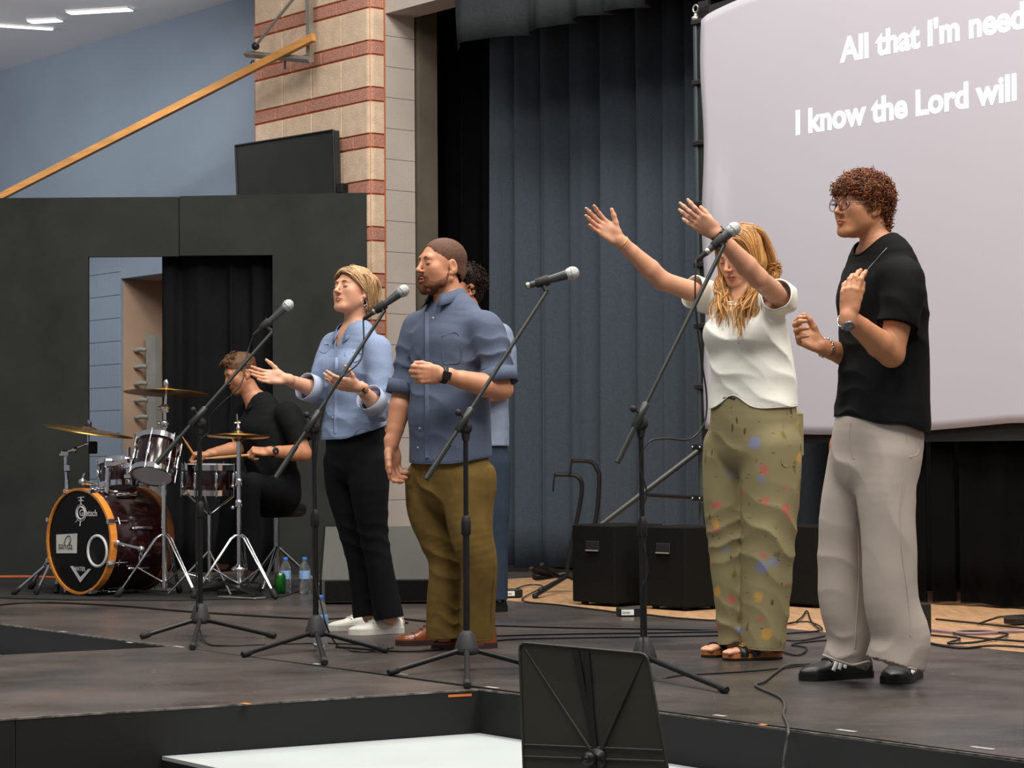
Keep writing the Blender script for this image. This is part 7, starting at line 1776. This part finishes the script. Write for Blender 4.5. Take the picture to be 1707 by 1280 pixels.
# ------------------------------------------------------------------ the person behind the bearded man
def hidden_person():
    p = Person(11.5, G(808, 1010), 'person with dark curly hair in a pale blue tee, mostly hidden behind the bearded man', '#b97a58')
    J = p.j; L, F, U = frame(52)
    p.head(J(772, 482), 60, 0, 0, .98, True)
    p.b.loft([J(777, 505), J(782, 520), J(788, 545)], [.054, .056, .07], [.06, .058, .066], L, k=.013)
    tp = [J(789, 536), J(792, 550), J(796, 600), J(800, 680), J(800, 745)]; rx = [.085, .15, .185, .175, .18]; ry = [.075, .09, .125, .13, .135]
    Rl = [J(778, 775, .08), J(780, 890, .07), J(782, 995, .07)]; Ll = [J(822, 775, -.06), J(825, 890, -.06), J(826, 1000, -.05)]
    core(p, tp, rx, ry, L, (Rl, Ll))
    shL, elL, wrL = J(835, 560, -.14), J(842, 650, -.14), J(790, 665, -.28); shR, elR, wrR = J(755, 560, .14), J(745, 650, .08), J(720, 650, -.1)
    arm(p, shL, elL, wrL, 1.02); arm(p, shR, elR, wrR, 1.0)
    p.hand(wrL, (-1, -.2, .1), (0, 1, .2), True); p.hand(wrR, (-1, -.2, .1), (0, -1, .2), False)
    p.finish_body(); p.face_details('#241710', True)
    W = p.H; AX = (p.hL, p.hF, p.hU); M_h = mat('hair_curly_dark', '#1c0e08', .6, var=.45, vs=40, spec=.2)
    c = SDF(); c.ell(W(0, -.020, .048), AX, (.080, .102, .086), .01); c.ell(W(0, -.06, -.02), AX, (.06, .055, .06), .03)
    hc = arr(p.hc); hf, hu = arr(p.hF), arr(p.hU)
    def cut(X, Y, Z):
        x, y, z = X - hc[0], Y - hc[1], Z - hc[2]; return .70 * (x * hf[0] + y * hf[1] + z * hf[2]) - .71 * (x * hu[0] + y * hu[1] + z * hu[2]) - .004
    c.gcuts.append(cut); hr = p.cloth('hair', c, M_h, .005, 0); rng = np.random.RandomState(13); paths = []; rad = []
    while len(paths) < 260:
        v = V(rng.normal(size=3)); v.normalize(); pt = (v.x * .08, -.02 + v.y * .102, .048 + v.z * .086)
        if .70 * pt[1] - .71 * pt[2] > -.006 or pt[2] < -.05: continue
        nr = (p.hL * v.x + p.hF * v.y + p.hU * v.z).normalized(); paths.append(curl(W(*pt), nr, -p.hU * .5, rng.uniform(.006, .010), 1.5, .028, rng)); rad.append(.004)
    locks('curls', paths, rad, M_h, p, 4, parent=hr, sub=1)
    s = SDF(); s.loft(tp, rx, ry, L, k=.02, flat1=True)
    s.loft([shL + V((-.03, .012, .004)), shL.lerp(elL, .3), shL.lerp(elL, .80)], [.066, .068, .068], [.068, .07, .07], F, k=.03, flat1=True)
    s.loft([shR + V((.03, -.02, 0)), shR.lerp(elR, .3), shR.lerp(elR, .7)], [.062, .064, .062], [.064, .066, .064], F, k=.03, flat1=True)
    s.gcuts.append(neck_hole(J(789, 540), .07)); ball(s, shL, elL, 0.062); ball(s, shR, elR, 0.058); s.disp += [rumple(.003, 28, 85)]; p.cloth('tee', s, M_gtee, .007, .003)
    t = SDF(); t.loft([J(800, 712), J(800, 775)], [.165, .165], [.125, .125], L, k=.02)
    for q in (Rl, Ll): t.loft([q[0], q[0].lerp(q[1], .6), q[1], q[2]], [.09, .082, .07, .066], [.09, .082, .07, .066], L, k=.02, flat1=True)
    t.disp += [rumple(.003, 28, 95)]; p.cloth('jeans', t, M_jean, .007, .004)
    for q in (Rl, Ll):
        a_ = V((q[2].x, q[2].y, 0)) - F * .06; shoe(p, a_, a_ + F * .27, .27, .048, LOW, M_bshoe, M_bshoe, 'shoe', .025)
    return p
man(); denim_woman(); raised_woman(); young_man(); drummer(); hidden_person()
